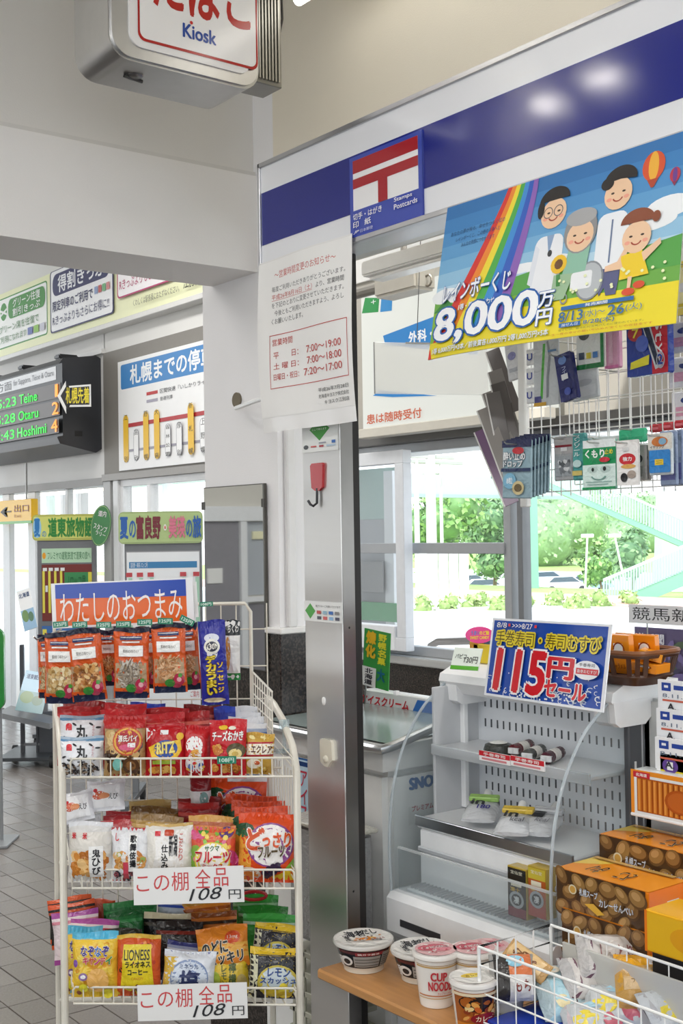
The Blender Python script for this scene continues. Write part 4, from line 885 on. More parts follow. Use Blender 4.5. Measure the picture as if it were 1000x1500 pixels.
# ------------------------------------------------------------------ bags
def bag(name, label, box, D, base, art=None, back=None, th=.02, lean=8, rot=0, yaw=0, kind='foil', group=None, seal=.07, sealc=None, seed=0, sealb=None, jag=True, cat='snack bag', nu=12, nv=14):
    x0, y0, x1, y1 = box; p = at((x0+x1)/2, y1, D=D); W = (x1-x0)*D/F; H = (y1-y0)*D/F/math.cos(math.radians(lean))
    R = random.Random(seed+int(x0*7+y0)); w1, w2, w3 = (R.uniform(0, 6.28) for _ in range(3))
    def fn(u, v, l):
        s_ = 2*u-1; t = (v-seal)/(1-2*seal)
        if t < 0 or t > 1: z = .001+.0015*math.sin(u*17+w1)
        else:
            e_ = (max(0, 1-abs(s_)**2.6))**.55*(max(0, 1-abs(2*t-1)**2.6))**.6
            z = .001+th*e_+.0016*math.sin(u*9+w1+4*v)*e_+.0014*math.sin(v*15+w2)*(1-abs(s_)*.3)+.0008*math.sin(u*26+v*9+w3)
        pin = 1-.045*math.sin(math.pi*min(1, max(0, t)))
        return ((u-.5)*W*pin, v*H+.002*math.sin(u*6+w2)*(v > .9), z+l)
    b = MB(); vs = []; 
    for j in range(nv+1):
        for i in range(nu+1): vs.append(fn(i/nu, j/nv, 0))
    for j in range(nv+1):
        for i in range(nu+1): x, y, z = fn(i/nu, j/nv, 0); vs.append((x, y, -z*.9 if 0 < i < nu else z-.0006))
    N = (nu+1)*(nv+1)
    def q(i, j): return j*(nu+1)+i
    ms = mat(base, kind); mk = mat(back or base, kind); sl = mat(sealc or base, kind); slb = mat(sealb or sealc or base, kind)
    for j in range(nv):
        top = (j+1)/nv > 1-seal*.99; bot = j/nv < seal*.6
        fs = [(q(i, j), q(i+1, j), q(i+1, j+1), q(i, j+1)) for i in range(nu)]; fb = [(N+q(i, j+1), N+q(i+1, j+1), N+q(i+1, j), N+q(i, j)) for i in range(nu)]
        m_ = sl if top else (slb if bot else ms)
        b0 = 0
        if j == 0: b.add(vs, [], m_)
        i_ = b.m(m_); i2 = b.m(mk)
        for f in fs: b.f.append(list(f)); b.mi.append(i_)
        for f in fb: b.f.append(list(f)); b.mi.append(i2)
        for side in (0, nu): 
            f = (q(side, j), q(side, j+1), N+q(side, j+1), N+q(side, j)); b.f.append(list(f if side == 0 else f[::-1])); b.mi.append(i_)
    for i in range(nu):
        b.f.append([q(i, 0), N+q(i, 0), N+q(i+1, 0), q(i+1, 0)]); b.mi.append(b.m(slb)); b.f.append([q(i, nv), q(i+1, nv), N+q(i+1, nv), N+q(i, nv)]); b.mi.append(b.m(sl))
    M = axes(p, rh, (0, 0, 1)) @ Matrix.Rotation(math.radians(yaw), 4, 'Y') @ Matrix.Rotation(math.radians(rot), 4, 'Z') @ Matrix.Rotation(math.radians(-lean), 4, 'X')
    o = b.obj(name, None, M, 60); tag(o, label, cat, group)
    if art:
        a = Art(fn, W, H, 'foil', .00014, .0008, .11); art(a); a.done('printed_front', o)
    return o
SG = 'snack bags on the wire rack'
def price(a, u=.45, v=.80): a.rect(u, v, u+.2, v+.06, '#eeeeee', n=1); a.text('¥108', u+.03, v+.015, u+.17, v+.045, '#555555')
R8 = ['#b3833f', '#caa05c', '#8f6231', '#d9b77a']
# --- top basket, front row
def a_maru(a):
    a.rect(0, .0, 1, .90, '#e9eaee'); a.rect(0, .885, 1, .935, '#5f8fb5'); a.rect(.16, .66, .30, .78, '#d8303a', n=1); a.ell(.23, .78, .07, .05, '#d8303a', 10)
    a.text('丸', .40, .46, .66, .78, '#26262a', .05); a.text('大', .44, .26, .62, .44, '#26262a', .05)
    for x, y, r in ((.36, .80, -30), (.74, .80, -30), (.9, .72, 0), (.1, .5, 20), (.24, .42, -20), (.86, .44, 30), (.1, .34, 0)): a.ell(x, y, .06, .025, '#2b2b30', 8, r)
    a.bits(.05, .03, .95, .36, ['#3a3536', '#6b5a4c', '#a8927c', '#23232a'], 60, .06, .035, 4); a.vtext('まめもち', .78, .5, .83, .78, '#b8606a')
bag('snack_bag', 'white black-bean cracker bag with blue top, front left of the top basket', (88, 1080, 152, 1137), 2.72, '#dcdde2', a_maru, sealc='#a9bccd', lean=6, seed=1)
bag('snack_bag', 'white black-bean cracker bag peeking over its twin, top basket left', (87, 1049, 153, 1110), 2.78, '#dcdde2', a_maru, sealc='#a9bccd', lean=6, seed=2)
def a_pie(a):
    a.rect(0, .0, 1, .82, '#b08d5c'); a.bits(.02, .02, .98, .8, ['#c9a468', '#8b6432', '#5a3c22', '#d9bd85', '#40291a'], 90, .13, .08, 3)
    a.rect(0, .80, 1, 1, '#b92a2a'); a.ell(.60, .60, .36, .235, '#c4502a'); a.ell(.60, .60, .33, .21, '#e0a83e'); a.ell(.60, .60, .29, .18, '#b02a34'); a.text('源氏パイ', .38, .59, .84, .69, '#f6efe6', .04, '#7a1a22', .08)
    a.ell(.60, .50, .20, .05, '#d6567a'); a.rect(.62, .50, .80, .57, '#ececec', n=1); a.ell(.36, .22, .12, .10, '#7fc0b4'); a.ell(.68, .20, .2, .14, '#5b3b24'); a.ell(.68, .20, .12, .08, '#8a5f36'); a.ell(.1, .35, .1, .06, '#3a281c')
bag('snack_bag', 'brown cookie bag with round red label, second in the top basket', (152, 1050, 214, 1139), 2.71, '#b8925a', a_pie, sealc='#b32a2a', lean=6, th=.024)
def a_ritz(a):
    a.rect(0, 0, 1, .95, '#b5161f'); a.poly([(.02, .93), (.34, .93), (.02, .66)], '#f1f1ee'); a.poly([(.05, .905), (.26, .905), (.05, .72)], '#c0232b'); a.rect(.40, .80, .60, .88, '#eeeeee', n=1)
    a.poly([(.08, .56), (.30, .64), (.92, .70), (.95, .50), (.85, .38), (.5, .28), (.18, .36)], '#efc22e'); a.ell(.54, .53, .31, .17, '#234a9a', rot=6); a.text('RITZ', .32, .44, .78, .64, '#f4e78a', .05, '#c9a02a', .09, dv=.03)
    a.rect(.2, .25, .8, .32, '#9db33a'); a.ell(.9, .76, .09, .07, '#e9b93a'); a.bits(.05, .02, .95, .24, ['#e0a03e', '#efbf5e', '#c47a2e'], 16, .13, .08, 5)
bag('snack_bag', 'red cracker bag with blue oval logo, third in the top basket', (213, 1061, 271, 1138), 2.71, '#b5161f', a_ritz, lean=6)
def a_red2(a):
    a.rect(0, 0, 1, 1, '#c2242a'); a.ell(.45, .62, .32, .18, '#f1f0ee'); a.ell(.45, .28, .35, .20, '#efeef0'); a.ell(.5, .45, .2, .1, '#e0a23c'); a.text('ミニ', .3, .34, .62, .46, '#f5f5f3', .04, '#c22430', .1)
    a.ell(.3, .2, .1, .07, '#6b84c0'); a.ell(.7, .22, .1, .07, '#3f5fae'); a.bits(.1, .05, .9, .6, ['#d43038', '#f2ede6', '#e0b050'], 14, .08, .05, 9)
bag('snack_bag', 'red and white biscuit bag fourth in the top basket', (268, 1064, 308, 1138), 2.72, '#c2242a', a_red2, lean=6)
def a_okaki(a):
    a.rect(0, 0, 1, 1, '#c41a26'); a.rect(0, .93, 1, .945, '#ecd0c8', n=4); a.rect(0, .06, 1, .075, '#ecd0c8', n=4)
    a.text('チーズおかき', .08, .64, .92, .80, '#f6f2ee', .05, '#8a1018', .08, dv=.02); a.ell(.38, .87, .12, .04, '#e8c03a'); a.ell(.62, .86, .1, .03, '#ece5d6'); a.bits(.04, .36, .42, .62, ['#d98e3c', '#c4702a', '#e6ac5c'], 9, .12, .09, 3)
    a.ell(.74, .48, .26, .13, '#5c5236'); a.ell(.72, .43, .18, .085, '#e6d18a'); a.ell(.72, .43, .09, .04, '#c9a94e'); a.ell(.45, .42, .06, .05, '#c9202c'); a.bits(.02, .08, .98, .28, ['#d98e3c', '#a85a22', '#e6ac5c'], 16, .12, .07, 6)
bag('snack_bag', 'red cheese cracker bag with white lettering, fifth in the top basket', (306, 1055, 361, 1140), 2.70, '#c41a26', a_okaki, lean=5, rot=-1)
def a_ecl(a):
    a.rect(0, 0, 1, 1, '#caa044'); a.poly([(.0, .72), (1, .76), (1, .50), (0, .46)], '#eee6d4'); a.poly([(.0, .77), (1, .80), (1, .76), (0, .72)], '#b0303a'); a.text('エクレア', .22, .52, .95, .70, '#5b2a22', .05); a.poly([(0, .46), (1, .50), (1, .46), (0, .42)], '#b0303a')
    a.ell(.35, .26, .26, .12, '#efe6cf'); a.ell(.45, .28, .1, .05, '#d9602c'); a.bits(.1, .02, .95, .2, ['#e6c860', '#b58a2a', '#f2e2a0'], 10, .12, .05, 6); a.bits(.05, .84, .95, .97, ['#e6c860', '#f2e2a0'], 6, .12, .04, 6)
bag('snack_bag', 'gold eclair candy bag at the right end of the top basket', (357, 1075, 400, 1134), 2.71, '#d2ab50', a_ecl, lean=8, rot=-3, th=.024)
pt = at(333, 1117, D=2.66)
def tagp(x, y, w_, h_, D, t, label, rot=0):
    p = at(x, y, D=D); W_ = w_*D/F; H_ = h_*D/F
    board('price_tag', label, 'price tag', axes(p, rh, (0, 0, 1)) @ Matrix.Rotation(math.radians(rot), 4, 'Z'), W_, H_, lambda a: a.text(t, .12, .2, .88, .8, '#d9efe2', .03), .0015, '#2f8266', 'gloss', step=.0004)
tagp(318, 1119, 28, 11, 2.655, '108円', 'green 108 yen price tag clipped on the top basket rail')
# rows behind (tops only show)
def top_art(c2=None, c3=None, lines=0):
    def f(a):
        if c2: a.rect(0, .78, 1, .84, c2)
        if c3: a.rect(.1, .55, .9, .74, c3)
    return f
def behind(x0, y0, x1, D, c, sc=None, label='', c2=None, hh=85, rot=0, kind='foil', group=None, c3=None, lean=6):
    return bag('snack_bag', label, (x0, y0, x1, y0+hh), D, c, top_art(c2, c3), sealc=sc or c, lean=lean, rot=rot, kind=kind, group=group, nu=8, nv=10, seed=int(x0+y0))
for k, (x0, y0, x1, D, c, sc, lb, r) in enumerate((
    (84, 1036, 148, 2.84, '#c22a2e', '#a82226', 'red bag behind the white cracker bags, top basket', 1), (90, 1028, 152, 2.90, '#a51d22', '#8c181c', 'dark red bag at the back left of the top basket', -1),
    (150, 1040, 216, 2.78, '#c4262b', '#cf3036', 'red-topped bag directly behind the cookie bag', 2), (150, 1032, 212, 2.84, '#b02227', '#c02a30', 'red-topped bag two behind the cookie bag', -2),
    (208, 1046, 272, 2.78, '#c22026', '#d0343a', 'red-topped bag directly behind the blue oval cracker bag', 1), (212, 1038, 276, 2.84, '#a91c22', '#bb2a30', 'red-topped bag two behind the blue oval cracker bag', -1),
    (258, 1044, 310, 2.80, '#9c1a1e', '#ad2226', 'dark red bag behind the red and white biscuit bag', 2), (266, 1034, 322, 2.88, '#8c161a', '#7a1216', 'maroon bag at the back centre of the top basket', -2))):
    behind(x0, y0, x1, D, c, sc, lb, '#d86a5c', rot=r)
behind(186, 1031, 238, 2.90, '#20329c', '#2a3fb0', 'royal blue bag top at the back of the top basket', rot=-3)
behind(316, 1036, 348, 2.86, '#2438a4', '#2b46b8', 'blue bag top behind the red cheese cracker bag', rot=2)
for k in range(4): behind(333, 1036+8*k, 376+5*k, 2.90-.03*k, '#9fb0cc', '#e6e8ec', 'pale blue and white bag top, %s of four at the right back' % ('rearmost', 'third', 'second', 'nearest')[k], c2='#5a78b0', rot=-1, group='pale blue bags at the back right of the top basket')
# --- middle basket
def a_shr(a): a.rect(.12, .1, .9, .8, '#f2f2f4'); a.ell(.35, .45, .18, .14, '#d4664a'); a.ell(.5, .42, .15, .10, '#e09468'); a.ell(.25, .62, .06, .06, '#c8323a'); a.text('えび', .62, .3, .85, .5, '#4a4a50', .02)
bag('snack_bag', 'white shrimp cracker bag lying on top at the left of the middle basket', (126, 1148, 183, 1188), 2.80, '#e6e7ec', a_shr, lean=30, rot=4, th=.016)
bag('snack_bag', 'white shrimp cracker bag lower left of the other one', (90, 1164, 140, 1204), 2.78, '#e2e3e8', a_shr, lean=30, rot=12, th=.016)
def a_oni(a):
    a.rect(0, 0, 1, .84, '#d9d4cc'); a.bits(.03, .02, .97, .58, ['#d98f42', '#e6ac62', '#c47a30', '#efc588', '#b56c2a'], 60, .13, .09, 3); a.text('米', .10, .74, .2, .84, '#d42a36', .07); a.text('米', .36, .74, .46, .84, '#d42a36', .07)
    a.rect(.52, .10, .84, .62, '#f0efed'); a.vtext('鬼ひび', .60, .14, .78, .58, '#26262a', .04)
bag('snack_bag', 'clear rice cracker bag with white label, leftmost in the middle basket', (100, 1206, 165, 1292), 2.70, '#d4d2d0', a_oni, sealc='#d9dade', lean=6, th=.026)
def a_kab(a):
    a.rect(0, 0, 1, 1, '#e6e7ea'); a.rect(0, .955, 1, 1, '#b9333b'); a.bits(.02, .22, .98, .62, ['#d99a50', '#e8bd84', '#c47a38', '#9db35e', '#e8e2da'], 44, .12, .08, 4); a.bits(.02, .02, .98, .24, ['#2f3038', '#8f4a50', '#d8d6d4', '#4a5a70'], 40, .12, .06, 7)
    a.rect(.50, .22, .72, .92, '#f4f4f2'); a.vtext('歌舞伎揚', .54, .30, .70, .88, '#1c1c20', .06); a.text('し', .14, .78, .24, .9, '#d42a36', .05); a.rect(.36, .08, .5, .4, '#d24a5c')
bag('snack_bag', 'white fried cracker bag with bold black writing, second in the middle basket', (163, 1214, 219, 1292), 2.70, '#e2e3e6', a_kab, sealc='#b9333b', lean=6, th=.024)
def a_nii(a):
    a.rect(0, 0, 1, .95, '#e9e5dd'); a.poly([(.08, .02), (.24, .5), (.2, .9), (.9, .9), (.8, .1)], '#f1efec'); a.text('新潟', .52, .46, .70, .82, '#222226', .05); a.vtext('仕込み', .36, .22, .50, .66, '#222226', .04); a.rect(.22, .80, .34, .88, '#cf2a3a', n=2); a.rrect(.42, .80, .62, .9, '#c2482c', .03)
    a.vtext('こだわり', .74, .38, .82, .84, '#c04a3c', .03); a.ell(.7, .12, .24, .09, '#d99a5a'); a.ell(.3, .06, .25, .05, '#8a4a3c'); a.bits(.55, .03, .95, .2, ['#d99a5a', '#efc590'], 8, .1, .05, 2)
bag('snack_bag', 'white rice cracker bag with gold top edge, middle of the middle basket', (213, 1208, 283, 1290), 2.70, '#e9e5dd', a_nii, sealc='#c8a45c', lean=6, th=.024)
def a_frm(a):
    a.rect(0, 0, 1, 1, '#e0583e'); a.rect(0, .78, 1, 1, '#d88a4e'); a.ell(.12, .4, .2, .3, '#7fae3a'); a.ell(.9, .3, .2, .3, '#c03a7a'); a.ell(.5, .05, .6, .2, '#e08a3a'); a.ell(.15, .88, .2, .1, '#d85a8a'); a.ell(.8, .9, .16, .1, '#5a3a78'); a.ell(.3, .92, .12, .05, '#4f9a3c')
    a.bits(.02, .0, .98, .98, ['#e87a9a', '#f2b03c', '#d8343c', '#8abf4a', '#f4dc6a'], 60, .07, .05, 5); a.ell(.5, .45, .41, .30, '#e8d24a'); a.ell(.5, .46, .38, .27, '#f3efe8'); a.text('サクマ', .34, .60, .66, .69, '#2f6a44', .05)
    a.text('フルーツ', .12, .42, .92, .60, '#c8222e', .06, '#f2e2dc', .1, dv=-.02); a.text('ミックス', .28, .30, .74, .39, '#c8222e', .05)
bag('snack_bag', 'pink and yellow fruit candy bag with oval label, middle basket', (279, 1212, 346, 1296), 2.70, '#d9603f', a_frm, sealc='#d85a52', lean=6, th=.026)
def a_dos(a):
    a.rect(0, 0, 1, 1, '#dc4a1a'); a.poly([(.0, .74), (.2, .6), (.25, .2), (0, .1)], '#e8a33a'); a.ell(.12, .78, .17, .09, '#1f4a2a', 9); a.ell(.05, .72, .14, .06, '#2d5f34', 9)
    a.ell(.58, .56, .42, .32, '#8a4a8a'); a.ell(.58, .56, .39, .295, '#f2eeea'); a.ell(.2, .12, .22, .12, '#f0e0d0'); a.ell(.2, .12, .18, .09, '#e88a3a'); a.poly([(.45, .05), (1, .04), (1, .26), (.75, .14)], '#e6c22e'); a.poly([(.82, .2), (1, .36), (1, .22)], '#7fae3a')
    a.text('ど', .16, .50, .46, .80, '#d8521e', .08, '#f4ece4', .13); a.text('っさり', .44, .54, .94, .74, '#d8521e', .07, '#f4ece4', .11); a.text('フルーツ', .36, .38, .84, .54, '#5a4a30', .06, '#f4ece4', .1, dv=.03)
    for x, y in ((.48, .16), (.56, .22), (.64, .26), (.72, .28), (.58, .14), (.66, .18), (.74, .22), (.52, .1)): a.ell(x, y, .055, .045, '#33203e', 10)
bag('snack_bag', 'large orange fruit candy bag with grapes, front right of the middle basket', (347, 1194, 431, 1292), 2.70, '#dc4a1a', a_dos, lean=6, th=.030, rot=-2)
for k, (x0, y0, x1, D) in enumerate(((342, 1184, 424, 2.76), (336, 1176, 416, 2.82), (326, 1167, 404, 2.88))):
    bag('snack_bag', ['orange fruit candy bag directly behind the large front one', 'orange fruit candy bag third from the front', 'orange fruit candy bag fourth from the front'][k], (x0, y0, x1, y0+96), D, '#c93f18', a_dos, lean=6, rot=-1-k, nu=8, nv=10)
bag('snack_bag', 'tall orange fruit candy bag standing at the very back of the middle basket', (306, 1140, 392, 1240), 2.94, '#d4481c', a_dos, lean=4, nu=8, nv=10)
def a_bk(a): a.rect(0, .3, 1, .6, '#e7e5e3'); a.rect(0, .62, 1, .8, '#8d2329'); a.ell(.7, .45, .2, .14, '#7fa6a0')
bag('snack_bag', 'dark red and white bag under the top basket centre', (278, 1130, 310, 1200), 2.92, '#8d2329', a_bk, lean=3, nu=8, nv=10)
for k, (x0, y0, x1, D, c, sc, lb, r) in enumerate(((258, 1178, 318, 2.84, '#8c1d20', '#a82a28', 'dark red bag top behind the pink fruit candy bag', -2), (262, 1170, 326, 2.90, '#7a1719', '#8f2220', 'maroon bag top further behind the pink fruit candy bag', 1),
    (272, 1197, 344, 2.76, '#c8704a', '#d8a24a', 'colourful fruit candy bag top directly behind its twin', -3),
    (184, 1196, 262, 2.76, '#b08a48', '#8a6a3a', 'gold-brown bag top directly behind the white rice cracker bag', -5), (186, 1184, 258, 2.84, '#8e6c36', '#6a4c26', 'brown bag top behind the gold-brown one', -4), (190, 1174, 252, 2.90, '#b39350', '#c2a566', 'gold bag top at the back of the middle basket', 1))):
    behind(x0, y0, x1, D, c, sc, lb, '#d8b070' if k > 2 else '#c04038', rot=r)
for k, (y0, D) in enumerate(((1204, 2.76), (1197, 2.82), (1190, 2.88))):
    behind(145+4*k, y0, 216+2*k, D, '#e4e2e2', '#b8333a', 'white bag with red top edge, %s of three behind the black-lettered one' % ('nearest', 'middle', 'rearmost')[k], None, rot=-1, group='red edged white bags in the middle basket')
behind(104, 1196, 150, 2.80, '#d6d7db', '#c9cace', 'clear silver bag behind the leftmost rice cracker bag', rot=2)
# --- bottom basket
def a_nazo(a):
    a.rect(0, 0, 1, .9, '#eec53a'); a.rect(0, .89, 1, 1, '#58b8da'); a.bits(.02, .02, .98, .88, ['#f5dc68', '#e0a02a', '#efd04a'], 40, .09, .06, 5)
    for i, (ch, c) in enumerate(zip('なぞなぞ', ('#4a3a8a', '#4a3a8a', '#3f6fb5', '#4a3a8a'))): a.text(ch, .22+.16*i, .66, .36+.16*i, .80, c, .06, '#f8f6f0', .1)
    for i, (ch, c) in enumerate(zip('キャンディ', ('#c83a5a', '#d8603a', '#c83a8a', '#c8324a', '#3f9a5a'))): a.text(ch, .28+.13*i, .54, .40+.13*i, .65, c, .06, '#f8f6f0', .1)
    a.ell(.62, .30, .24, .19, '#e6b060'); a.ell(.3, .36, .1, .06, '#8a6a9a'); a.ell(.3, .36, .06, .03, '#f2f0f0'); a.ell(.30, .18, .1, .07, '#e8dd3a'); a.ell(.8, .08, .12, .08, '#e6d83a'); a.ell(.12, .56, .05, .06, '#7a4aa0'); a.ell(.2, .1, .06, .04, '#8a4a2a')
bag('snack_bag', 'yellow candy bag with light blue top, front left of the bottom basket', (105, 1368, 173, 1460), 2.71, '#eec53a', a_nazo, sealc='#58b8da', lean=6, th=.022)
bag('snack_bag', 'yellow candy bag with light blue top, half hidden behind its twin', (90, 1360, 150, 1456), 2.78, '#e8bc34', a_nazo, sealc='#6cc0de', lean=6, th=.02)
def a_lion(a):
    a.rect(0, 0, 1, .94, '#d4582a'); a.bits(.02, .02, .98, .92, ['#2a2320', '#b8402a', '#e88a3a'], 34, .06, .05, 5); a.rect(0, .94, 1, 1, '#d9b23c')
    a.poly([(.17, .86), (.80, .86), (.84, .5), (.87, .14), (.5, .03), (.1, .16), (.14, .5)], '#e3cc28'); a.text('LIONESS', .19, .62, .78, .78, '#2a2a1c', .03); a.text('ライオネス', .22, .50, .80, .60, '#2a2a1c', .06); a.text('コーヒー', .28, .38, .74, .47, '#2a2a1c', .06)
    a.text('CANDY', .36, .30, .64, .34, '#c2702a'); a.ell(.5, .15, .06, .08, '#7a4a2c'); a.ring(.28, .2, .1, .05, .3, '#4a4a20', 12, 180, 360); a.ring(.72, .2, .1, .05, .3, '#4a4a20', 12, 180, 360)
bag('snack_bag', 'orange coffee candy bag with yellow label, bottom basket', (171, 1372, 236, 1458), 2.71, '#cf5526', a_lion, sealc='#d9b23c', lean=6, th=.024)
def a_sio(a):
    a.rect(0, 0, 1, 1, '#dfe3ea'); a.poly([(0, .86), (.28, .86), (.1, .1), (0, .1)], '#d8b44a'); a.ell(.52, .40, .38, .42, '#7f92b8'); a.ell(.52, .38, .36, .39, '#cfd8e6'); a.text('ミネラル', .32, .60, .70, .70, '#3a4a78', .03); a.text('塩', .34, .16, .72, .56, '#23305e', .06)
bag('snack_bag', 'white and blue salt candy bag in front, bottom basket centre', (236, 1398, 313, 1456), 2.70, '#dfe3ea', a_sio, sealc='#2f3f8a', lean=14, rot=-4, th=.022)
def a_yel(a): a.rect(0, 0, 1, 1, '#d2b32a'); a.vtext('檸檬', .55, .25, .72, .8, '#4a5a2a', .05); a.vtext('レモン', .38, .2, .5, .75, '#4a5a2a', .03); a.ell(.2, .4, .15, .2, '#9cae3a'); a.ell(.85, .3, .12, .2, '#b5a060')
bag('snack_bag', 'dull yellow lemon candy bag lying right of the salt candy', (302, 1402, 366, 1456), 2.72, '#cfae2c', a_yel, lean=14, rot=2)
def a_nodo(a):
    a.rect(0, 0, 1, 1, '#e2862a'); a.rect(0, .3, 1, .62, '#ecb04a'); a.rect(0, 0, 1, .16, '#5a4a28'); a.ell(.72, .74, .15, .14, '#d4502a'); a.text('13mg', .62, .70, .82, .79, '#f2e6d6'); a.text('のどに', .10, .38, .62, .66, '#2a2622', .06, '#f6ead2', .11, dv=.06); a.text('スッキリ', .22, .16, .90, .40, '#2a2622', .06, '#f6ead2', .11, dv=.06)
bag('snack_bag', 'orange throat candy bag tilted on the heap, bottom basket', (291, 1362, 368, 1424), 2.73, '#de7f28', a_nodo, lean=16, rot=6, th=.02)
def a_lem(a):
    a.rect(0, 0, 1, .88, '#24242a'); a.rect(0, .86, 1, 1, '#d9b62a'); a.rect(0, 0, .16, .86, '#d8d6b8'); a.bits(.2, .5, .98, .86, ['#b9a23a', '#4a4a44'], 50, .012, .010, 3)
    a.ell(.56, .36, .40, .34, '#c4b244'); a.ell(.56, .36, .36, .30, '#c2cdd2'); a.text('レモン', .36, .48, .80, .64, '#2f4a86', .06); a.text('スカッシュ', .22, .34, .92, .46, '#2f4a86', .06, '#d9e2e6', .1); a.ell(.45, .14, .17, .10, '#e0c22e'); a.ell(.68, .2, .1, .16, '#ecd84a'); a.ell(.7, .1, .14, .08, '#d8b52a')
bag('snack_bag', 'black and yellow lemon candy bag, front right of the bottom basket', (363, 1392, 440, 1462), 2.69, '#2a2a2c', a_lem, sealc='#d9b62a', lean=8, rot=-3, th=.024)
bag('snack_bag', 'black and yellow lemon candy bag leaning behind its twin', (364, 1357, 432, 1430), 2.76, '#2a2a2c', a_lem, sealc='#d9b62a', lean=10, rot=-8, th=.022)
for k, (x0, y0, x1, D, c, sc, lb, r, c2, hh) in enumerate((
    (74, 1318, 140, 2.92, '#2a2320', '#d4582a', 'black and orange bag at the back left, upper', 8, '#c8502a', 60), (76, 1326, 146, 2.88, '#26201e', '#cf5228', 'black and orange bag at the back left, lower', 9, '#c04a26', 60), (130, 1322, 164, 2.93, '#a83c22', '#c24a28', 'rust red bag top behind the pink strawberry bags', -3, None, 60),
    (80, 1340, 150, 2.85, '#ead9dc', '#a44a98', 'white strawberry candy bag with purple edge, rear one', 7, '#d88a9a', 70), (96, 1352, 168, 2.80, '#efe0e2', '#b0509e', 'white strawberry candy bag with purple edge, front one', -4, '#d8485a', 70),
    (152, 1326, 232, 2.88, '#1f6a35', '#2a7a3e', 'dark green foil bag at the back of the bottom basket', 3, '#3a8f4e', 80), (160, 1340, 214, 2.84, '#246f38', '#1c5c2e', 'green bag top just behind the coffee candy', 6, '#3a8f4e', 70),
    (150, 1366, 205, 2.78, '#1d3a22', '#2c2c20', 'dark green bag with gold edge behind the coffee candy', -1, '#c9b23a', 70), (226, 1320, 292, 2.90, '#b9c2cc', '#3a52a4', 'clear and blue bag at the back centre', -4, '#3450a8', 60),
    (206, 1344, 292, 2.84, '#151416', '#d8cfae', 'black bag with pale gold top edge, bottom basket centre', -2, '#3a3428', 80), (224, 1356, 294, 2.79, '#1a1718', '#2a2422', 'black coffee candy bag behind the salt candy', -2, '#7a2a20', 80),
    (236, 1385, 300, 2.76, '#9aa2c0', '#3a3f80', 'silver and navy bag top leaning behind the salt candy', -8, '#d8dae4', 60), (272, 1322, 344, 2.88, '#d8842e', '#b8862e', 'orange throat candy bag at the back, upper', 6, '#a8561e', 70), (282, 1342, 350, 2.83, '#c9722a', '#8a4a20', 'orange throat candy bag behind the tilted one', 3, '#3a2a1a', 70),
    (340, 1316, 408, 2.92, '#2f8f34', '#3aa040', 'bright green candy bag top, rearmost', 0, '#8abf8a', 70), (346, 1332, 420, 2.87, '#2a8a30', '#257a2a', 'bright green candy bag top, middle one', -2, '#9cc8a0', 70), (352, 1344, 430, 2.82, '#34963a', '#43a848', 'bright green candy bag top, nearest one', -3, '#b0d0b4', 70))):
    behind(x0, y0, x1, D, c, sc, lb, c2, hh=hh, rot=r, lean=14)
o = MB().tube([(0.03*math.cos(t*.3927), 0, .010*math.sin(t*.3927)) for t in range(16)], .004, mat('#b52a2e', 'foil'), 6, closed=True).obj('red_wrapper', None, axes(at(372, 1312, D=2.93), rh, fw)); tag(o, 'red twisted wrapper edge behind the green candy bags', 'wrapper')
# placards
def a_pl(a):
    a.text('この棚', .03, .34, .50, .86, '#d0484a', .018, dv=.03); a.text('全', .56, .42, .70, .94, '#d0484a', .018); a.text('品', .73, .46, .86, .96, '#d0484a', .018)
    a.text('108', .50, .07, .80, .40, '#2c2c30', .0, shear=.25, dv=.05); a.text('円', .86, .10, .97, .36, '#2c2c30', .015)
for k, (x0, y0, x1, y1, lb) in enumerate(((196, 1273, 358, 1326, 'white handwritten 108 yen card on the middle basket rail'), (202, 1444, 363, 1496, 'white handwritten 108 yen card on the bottom basket rail'))):
    p = at(x0, y1, D=2.635); board('price_card', lb, 'price card', axes(p, rh, (0, 0, 1)) @ Matrix.Rotation(math.radians(.8), 4, 'Z'), (x1-x0)*2.635/F, (y1-y0)*2.635/F, a_pl, .0015, '#efeeec', 'paper')
# header sign on the grid
def a_wat(a):
    a.rect(.03, .05, .95, .97, '#e56a2c', n=4); a.rect(.03, .66, .95, .97, '#2f4fb0', n=4); a.poly([(.03, .66), (.95, .60), (.95, .70), (.03, .72)], '#2f4fb0'); a.poly([(.03, .66), (.95, .585), (.95, .57), (.03, .64)], '#e56a2c')
    a.text('わたしのおつまみ', .06, .10, .92, .76, '#f3f0ec', .0, dv=.02)
p = at(77, 921, D=2.80); M_ = axes(p, rh, (0, 0, 1)) @ Matrix.Rotation(math.radians(1.6), 4, 'Z')
board('header_card', 'orange and blue snack header card above the hanging packs', 'sign', M_, 208*2.80/F, 66*2.80/F, a_wat, .002, '#eef0f2', 'gloss', step=.0004)
p = at(275, 905, D=2.81); board('blank_card', 'blank white card end beside the orange header card', 'card', axes(p, rh, (0, 0, 1)) @ Matrix.Rotation(math.radians(3), 4, 'Z'), 16*2.8/F, 52*2.8/F, lambda a: a.rect(.1, .1, .9, .9, '#e9e9e6', n=1), .002, '#f0f0ee', 'paper')
